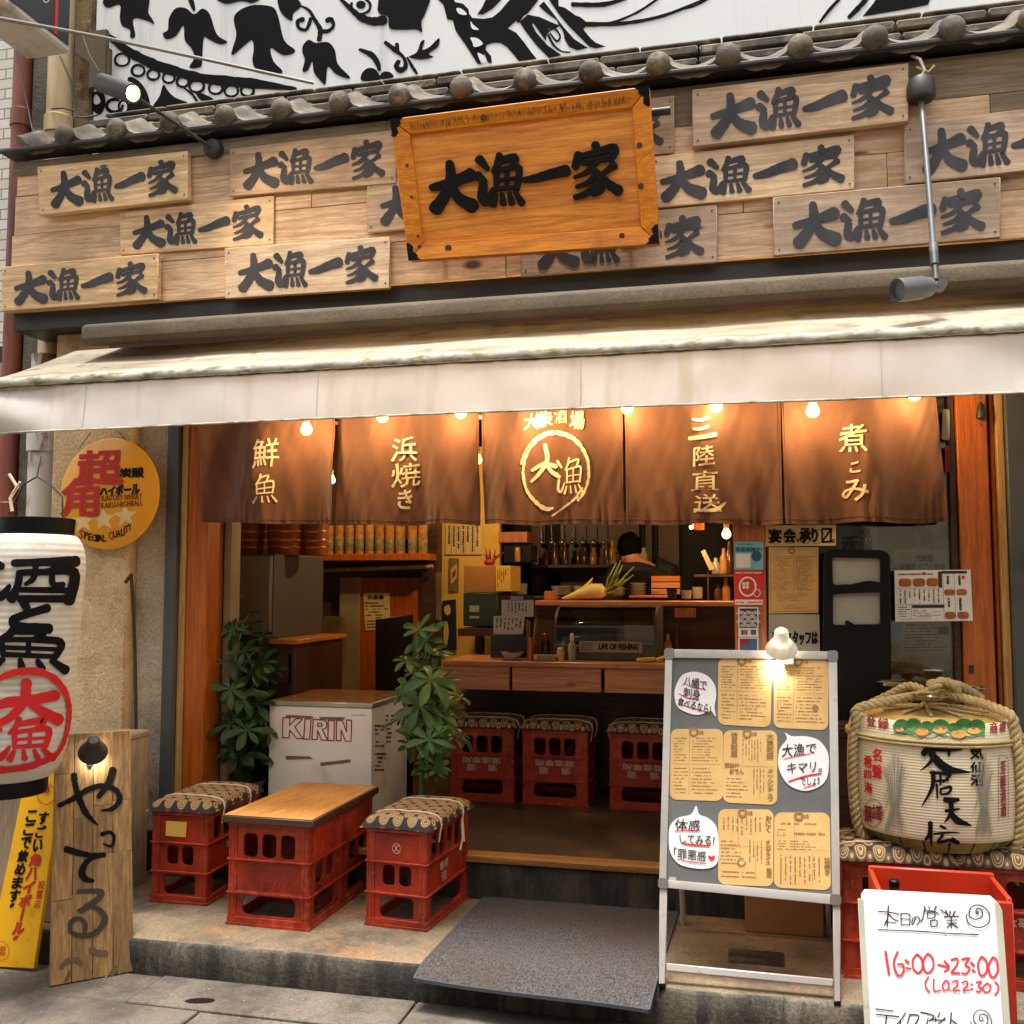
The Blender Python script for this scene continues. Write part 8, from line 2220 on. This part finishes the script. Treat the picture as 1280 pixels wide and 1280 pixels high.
def torso(u, v):
    a = 2 * math.pi * u; c0, c1_ = Vector(J[0]), Vector(J[3]); c = c0.lerp(Vector(J[2]), min(1, v * 1.6)) if v < 0.625 else Vector(J[2]).lerp(Vector(J[4]) + Vector((0, 0, -0.01)), (v - 0.625) / 0.375)
    rx = 0.185 + 0.045 * math.sin(math.pi * min(1, v * 1.05)); ry = 0.135 + 0.02 * v
    k = 1 - max(0, v - 0.86) * 4.6
    return c + Vector((rx * math.cos(a) * k, ry * math.sin(a) * k, 0.0))
b.grid(28, 20, torso)
for s, e, h in ((6, 7, 8), (10, 11, 12)): b.tube([Vector(J[3]).lerp(Vector(J[s]), 0.5), J[s], Vector(J[s]).lerp(Vector(J[e]), 0.5), J[e]], [0.115, 0.105, 0.082, 0.07], 14)
b.build('shirt', 'shirt_dark', pers)
b = MB()
for s, e, f_ in ((14, 15, 16), (18, 19, 20)): b.tube([Vector(J[0]).lerp(Vector(J[s]), 0.6) + Vector((0, 0, 0.05)), J[s], J[e], J[f_]], [0.13, 0.11, 0.08, 0.07], 14)
b.build('trousers', 'gutter', pers)

# ------------------------------------------------------------------ post stickers, window posters, flyer
f45 = 4.448
def m_blue(t, f, g):
    b = MB(); sheet(b, [g(0.06, 0.43), g(0.56, 0.43), g(0.56, 0.93), g(0.06, 0.93)], f, 0.002, 0.001); b.build('blank_field', 'paper_white', t)
    b = MB(); write(b, '除菌実施中!', [g(0.06, 0.20), g(0.94, 0.20), g(0.94, 0.36), g(0.06, 0.36)], f, 0.003, 0.2); scrib(b, [g(0.08, 0.06), g(0.7, 0.06), g(0.7, 0.14), g(0.08, 0.14)], f, 1, 0.003, seed=5, h=0.8); disc(b, *g(0.77, 0.52), 6.5, 6.5, f, 0.003); b.build('print', 'blue_deep', t, normals=False)
poster('blue hygiene sticker with a blank white field, topmost on the wooden post', [(918, 677), (954, 677), (954, 712), (918, 712)], f45, 'sticker_blue', m_blue, 'sticker', 'sticker')
def m_red(t, f, g):
    b = MB(); sheet(b, [g(0.02, 0.83), g(0.98, 0.83), g(0.98, 0.98), g(0.02, 0.98)], f, 0.002, 0.001); cx, cy = g(0.46, 0.46); ring(b, cx, cy, 10, 11.5, 2.2, f, 0.003, 32)
    for dx, dy in ((-2.2, -2.2), (2.2, -2.2), (-2.2, 2.2), (2.2, 2.2)): disc(b, cx - 2.5 + dx, cy - 1.5 + dy, 2, 2.2, f, 0.003, 14)
    ring(b, *g(0.78, 0.64), 4.2, 4.6, 0.9, f, 0.0032, 24); write(b, 'SMART SUMMER PROJECT', [g(0.05, 0.05), g(0.95, 0.05), g(0.95, 0.10), g(0.05, 0.10)], f, 0.003, 0.1); b.build('emblem', 'paper_white', t, normals=False)
    b = MB(); scrib(b, [g(0.05, 0.86), g(0.95, 0.86), g(0.95, 0.95), g(0.05, 0.95)], f, 1, 0.005, seed=8, h=0.7, cl=(0.03, 0.06)); b.build('print', 'sticker_red', t, normals=False)
poster('red sticker with a white ring and clover emblem on the wooden post', [(918, 713), (954, 713), (954, 757), (918, 757)], f45, 'sticker_red', m_red, 'sticker', 'sticker')
def m_wave(t, f, g):
    b = MB(); sheet(b, [g(0.06, 0.04), g(0.94, 0.04), g(0.94, 0.70), g(0.06, 0.70)], f, 0.0018, 0.001); b.build('wave_ground', 'ink_faded', t)
    b = MB()
    for j in range(4):
        for i in range(3):
            cx, cy = g(0.12 + 0.38 * i + (0.19 if j % 2 else 0), 0.24 + 0.14 * j)
            for r in (5.2, 3.4, 1.6):
                if i == 2 and j % 2: continue
                ring(b, cx, cy, r, r * 0.75, 0.8, f, 0.0035, 12, 180, 360)
    b.build('wave_pattern', 'paper_white', t, normals=False)
    b = MB(); sheet(b, [g(0.14, 0.77), g(0.26, 0.77), g(0.26, 0.93), g(0.14, 0.93)], f, 0.002, 0.001); sheet(b, [g(0.62, 0.76), g(0.88, 0.76), g(0.88, 0.93), g(0.62, 0.93)], f, 0.002, 0.001); b.build('card_logo', 'blue_deep', t)
    b = MB(); sheet(b, [g(0.265, 0.77), g(0.36, 0.77), g(0.36, 0.93), g(0.265, 0.93)], f, 0.002, 0.001); b.build('card_logo', 'sticker_red', t)
    b = MB(); sheet(b, [g(0.365, 0.77), g(0.46, 0.77), g(0.46, 0.93), g(0.365, 0.93)], f, 0.002, 0.001); b.build('card_logo', 'green_pine', t)
poster('grey sticker of overlapping waves with small card marks on the post', [(923, 759), (948, 759), (948, 796), (923, 796)], f45, 'paper_white', m_wave, 'sticker', 'sticker')
def m_last(t, f, g):
    b = MB(); sheet(b, [g(0.06, 0.05), g(0.5, 0.05), g(0.5, 0.95), g(0.06, 0.95)], f, 0.0018, 0.001); b.build('print', 'deep_red', t)
    b = MB(); sheet(b, [g(0.5, 0.05), g(0.94, 0.05), g(0.94, 0.95), g(0.5, 0.95)], f, 0.0018, 0.001); disc(b, *g(0.3, 0.5), 4, 4, f, 0.004); b.build('print', 'blue_deep', t)
poster('red and blue sticker lowest on the post, partly behind the menu stand', [(923, 797), (948, 797), (948, 822), (923, 822)], f45, 'paper_white', m_last, 'sticker', 'sticker')
GW = 4.502
def m_party(t, f, g):
    b = MB()
    for s, u0, u1 in (('宴', 0.05, 0.22), ('会', 0.26, 0.42), ('承', 0.48, 0.64), ('り', 0.66, 0.74), ('〼', 0.80, 0.93)): write(b, s, [g(u0, 0.18), g(u1, 0.18), g(u1, 0.82), g(u0, 0.82)], f, 0.003, 0.9, 1.0)
    write(b, '、', [g(0.44, 0.66), g(0.47, 0.66), g(0.47, 0.84), g(0.44, 0.84)], f, 0.003, 0.5); write(b, '。', [g(0.94, 0.7), g(0.98, 0.7), g(0.98, 0.86), g(0.94, 0.86)], f, 0.003, 0.4)
    b.build('brush_lettering', 'gloss_black', t, normals=False)
    b = MB()
    for u in (0.135, 0.34, 0.56, 0.74): ring(b, *g(u, 0.55), 8, 9, 0.7, f, 0.0025, 24)
    b.build('red_circles', 'sign_red', t, normals=False)
poster('cream banner sheet with brush letters circled in red at the top of the window', [(957, 657), (1045, 656), (1045, 682), (957, 683)], 4.462, 'paper_cream', m_party, 'notice', 'window_notice')
def m_menu(t, f, g):
    b = MB()
    for u0, u1 in ((0.05, 0.47), (0.53, 0.95)):
        scrib(b, [g(u0, 0.13), g(u1, 0.13), g(u1, 0.66), g(u0, 0.66)], f, 20, 0.003, seed=int(u0 * 100), cl=(0.04, 0.12))
    scrib(b, [g(0.15, 0.69), g(0.85, 0.69), g(0.85, 0.82), g(0.15, 0.82)], f, 5, 0.003, seed=17, cl=(0.03, 0.08)); scrib(b, [g(0.25, 0.87), g(0.75, 0.87), g(0.75, 0.94), g(0.25, 0.94)], f, 2, 0.003, seed=18, cl=(0.03, 0.08))
    ring(b, *g(0.46, 0.05), 3.4, 3.4, 2, f, 0.003, 16); stroke(b, [g(0.5, 0.12), g(0.5, 0.66)], 0.4, f, 0.003, 1)
    q = rquad([g(0.03, 0.03), g(0.97, 0.03), g(0.97, 0.97), g(0.03, 0.97)], 0.06); stroke(b, q + [q[0]], 0.4, f, 0.003, 1)
    b.build('print', 'menu_ink', t, normals=False)
poster('large orange printed menu sheet on the window left of the black stand', [(961, 684), (1023, 684), (1023, 766), (961, 767)], 4.463, 'menu_paper', m_menu, 'menu', 'window_menu')
def m_staff(t, f, g):
    b = MB(); write(b, '当店スタッフは', [g(0.08, 0.40), g(0.96, 0.38), g(0.96, 0.68), g(0.08, 0.72)], f, 0.003, 0.7, 1.0); b.build('brush_lettering', 'gloss_black', t, normals=False)
poster('grey sheet with a line of brush letters under the orange menu', [(961, 768), (1024, 768), (1025, 822), (961, 822)], 4.462, 'paper_grey', m_staff, 'notice', 'window_notice')
def m_kana(t, f, g):
    b = MB(); write(b, '蒼', [g(0.10, 0.42), g(0.50, 0.40), g(0.50, 0.95), g(0.10, 0.95)], f, 0.003, 0.7); write(b, '気仙', [g(0.62, 0.1), g(0.86, 0.08), g(0.86, 0.92), g(0.62, 0.94)], f, 0.003, 0.4, vertical=True); b.build('brush_lettering', 'ink', t, normals=False)
poster('dim sheet with brush characters behind the glass over the black stand', [(1047, 657), (1096, 656), (1096, 690), (1047, 690)], GW, 'paper_grey', m_kana, 'notice', 'window_notice')
def m_prag(t, f, g):
    b = MB(); write(b, '光触媒', [g(0.38, 0.22), g(0.70, 0.22), g(0.70, 0.52), g(0.38, 0.52)], f, 0.003, 0.3); write(b, '空間まるごと除菌', [g(0.10, 0.62), g(0.92, 0.62), g(0.92, 0.95), g(0.10, 0.95)], f, 0.003, 0.3); b.build('print', 'ink_faded', t, normals=False)
poster('pale sheet with two lines of grey characters behind the glass above the food flyer', [(1118, 687), (1187, 687), (1187, 715), (1118, 715)], GW, 'paper_grey', m_prag, 'notice', 'window_notice')
poster('blue leaflet behind the glass beside the black stand', [(1112, 708), (1141, 707), (1141, 770), (1112, 770)], GW, 'blue_deep', lambda t, f, g: None, 'leaflet', 'leaflet')
def m_list(t, f, g):
    b = MB(); scrib(b, [g(0.04, 0.05), g(0.96, 0.05), g(0.96, 0.6), g(0.04, 0.6)], f, 9, 0.003, seed=23, cl=(0.02, 0.06)); b.build('print', 'ink_faded', t, normals=False)
    b = MB(); sheet(b, [g(0.70, 0.12), g(0.92, 0.12), g(0.92, 0.26), g(0.70, 0.26)], f, 0.002, 0.001); b.build('price_box', 'blue_deep', t)
poster('grey price list with a small blue box behind the glass below the food flyer', [(1128, 776), (1191, 776), (1191, 840), (1128, 842)], GW, 'paper_grey', m_list, 'notice', 'window_notice')
def m_turq(t, f, g):
    b = MB(); blob(b, [g(0.05, 0.15), g(0.8, 0.1), g(0.95, 0.25), g(0.55, 0.42), g(0.2, 0.33)], f, 0.003); b.build('picture', 'sticker_blue', t, normals=False)
poster('pale turquoise leaflet behind the glass at the foot of the window', [(1114, 778), (1128, 778), (1128, 844), (1114, 844)], GW, 'paper_grey', m_turq, 'leaflet', 'leaflet')
b = MB()
for k in range(12):
    a_ = PY(1146 + 2.6 * k, 700, 4.60); b.box((a_.x, 4.585 + 0.008 * (k % 2), 0.95), (a_.x + 0.0065, 4.60 + 0.008 * (k % 2), 2.4 if k < 7 else 1.15))
tag(b.build('pale_curtain', 'paper_grey', loc=PY(1160, 800, 4.6)), 'narrow pale folded curtain behind the window', 'curtain')
b = MB(); b.box((0.05, 4.95, 0.31), (1.5, 4.99, 2.6)); tag(b.build('inner_screen', 'wall_inside', loc=(0.5, 4.97, 0.31)), 'brown wooden screen standing behind the window', 'screen')
# food flyer
def m_fly(t, f, g):
    sub = lambda u0, v0, u1, v1: [g(u0, v0), g(u1, v0), g(u1, v1), g(u0, v1)]
    b = MB()
    for q in ((0.05, 0.16, 0.22, 0.32), (0.235, 0.16, 0.40, 0.32), (0.415, 0.16, 0.57, 0.32), (0.64, 0.38, 0.78, 0.50), (0.80, 0.38, 0.94, 0.50), (0.64, 0.82, 0.78, 0.96), (0.80, 0.82, 0.95, 0.96)): poly(b, rquad(sub(*q), 0.25), f, 0.003)
    b.build('food_picture', 'food', t, normals=False)
    b = MB()
    for q in ((0.57, 0.03, 0.62, 0.34), (0.62, 0.02, 0.95, 0.075), (0.22, 0.68, 0.64, 0.74)): poly(b, sub(*q), f, 0.003)
    scrib(b, sub(0.04, 0.05, 0.54, 0.11), f, 1, 0.003, seed=1, cl=(0.03, 0.08), h=0.6); scrib(b, sub(0.04, 0.37, 0.60, 0.65), f, 9, 0.003, True, 0.75, 2, 0.4, (0.04, 0.1)); scrib(b, sub(0.04, 0.70, 0.20, 0.92), f, 5, 0.003, seed=3, cl=(0.06, 0.2)); scrib(b, sub(0.23, 0.77, 0.62, 0.93), f, 5, 0.003, seed=4, cl=(0.03, 0.1))
    for u in (0.70, 0.85):
        scrib(b, sub(u - 0.03, 0.11, u + 0.03, 0.35), f, 1, 0.003, True, 0.95, int(u * 100), 0.8, (0.06, 0.12)); scrib(b, sub(u - 0.03, 0.54, u + 0.03, 0.8), f, 1, 0.003, True, 0.95, int(u * 90), 0.8, (0.06, 0.12))
    for l_ in ([(0.63, 0.08), (0.63, 0.97)], [(0.78, 0.08), (0.78, 0.97)], [(0.03, 0.35), (0.62, 0.35)], [(0.03, 0.67), (0.62, 0.67)], [(0.21, 0.67), (0.21, 0.96)]): stroke(b, [g(*l_[0]), g(*l_[1])], 0.35, f, 0.003, 1)
    b.build('print', 'marker_black', t, normals=False)
    b = MB(); scrib(b, sub(0.04, 0.945, 0.6, 0.975), f, 1, 0.003, seed=6, cl=(0.03, 0.06)); disc(b, *g(0.385, 0.065), 2.2, 2, f, 0.003, 12); poly(b, sub(0.88, 0.12, 0.92, 0.18), f, 0.003); b.build('red_print', 'sticker_red', t, normals=False)
poster('white food flyer with small dish pictures taped across the window edge', [(1118, 713), (1213, 712), (1216, 776), (1119, 777)], 4.434, 'paper_white', m_fly, 'flyer', 'food_flyer')
# black framed notice stand
YK = 4.30
bs_ = thing('black_stand', 'black round cornered frame stand with two pale panels before the window', 'stand', PY(1070, 1000, YK))
fk = yplane(YK); b = MB()
o_ = [(p.x, p.z) for p in (fk(*q) for q in rquad([(1030, 686), (1112, 688), (1114, 900), (1028, 900)], 0.14))]
h1_ = [(p.x, p.z) for p in (fk(*q) for q in rquad([(1040, 697), (1100, 698), (1100, 729), (1041, 731)], 0.06))]
h2_ = [(p.x, p.z) for p in (fk(*q) for q in rquad([(1041, 743), (1100, 740), (1100, 780), (1041, 781)], 0.04))]
V, Fc = panel2d(o_, [h1_, h2_], 0.03); b.add(V, Fc, lambda p: (p[0], YK + p[2], p[1])); b.build('frame', 'gloss_black', bs_, bevel=0.004)
for q in ([(1036, 692), (1104, 693), (1104, 733), (1037, 733)], [(1036, 738), (1104, 736), (1104, 786), (1037, 786)]):
    b = MB(); sheet(b, q, fk, -0.010, 0.006); b.build('pale_panel', 'paper_grey', bs_)
b = MB(); a_ = PY(1030, 900, YK); c_ = PY(1112, 900, YK)
b.box((a_.x, YK - 0.012, 0.31), (a_.x + 0.03, YK + 0.012, a_.z)); b.box((c_.x - 0.03, YK - 0.012, 0.31), (c_.x, YK + 0.012, c_.z)); b.build('legs', 'gloss_black', bs_)
for pts, w in (([(1036, 738), (1060, 734), (1086, 729), (1104, 732)], [4, 6, 6, 4]), ([(1058, 778), (1070, 784), (1090, 788)], [6, 6, 4])):
    b = MB(); stroke(b, pts, w, fk, 0.018); b.build('black_tape', 'gloss_black', bs_, normals=False)
# keyhole plate on the door frame and small notice behind the curtain's end
b = MB(); sheet(b, rect(1211, 831, 1217, 842), yplane(4.44), 0.0, 0.004); disc(b, 1214, 837, 1.3, 1.6, yplane(4.44), 0.0045); tag(b.build('lock_plate', 'gutter', loc=PY(1214, 837, 4.44)), 'small dark lock plate on the orange door frame', 'lock')
poster('small white rounded sign at the right end of the curtain', rquad([(1178, 512), (1187, 512), (1187, 550), (1177, 550)], 0.3), 4.455, 'paper_grey', None, 'sign', 'small_sign')
poster('small dark red card under the white sign at the right end of the curtain', [(1181, 557), (1186, 557), (1186, 590), (1181, 590)], 4.455, 'deep_red', None, 'card', 'small_card')
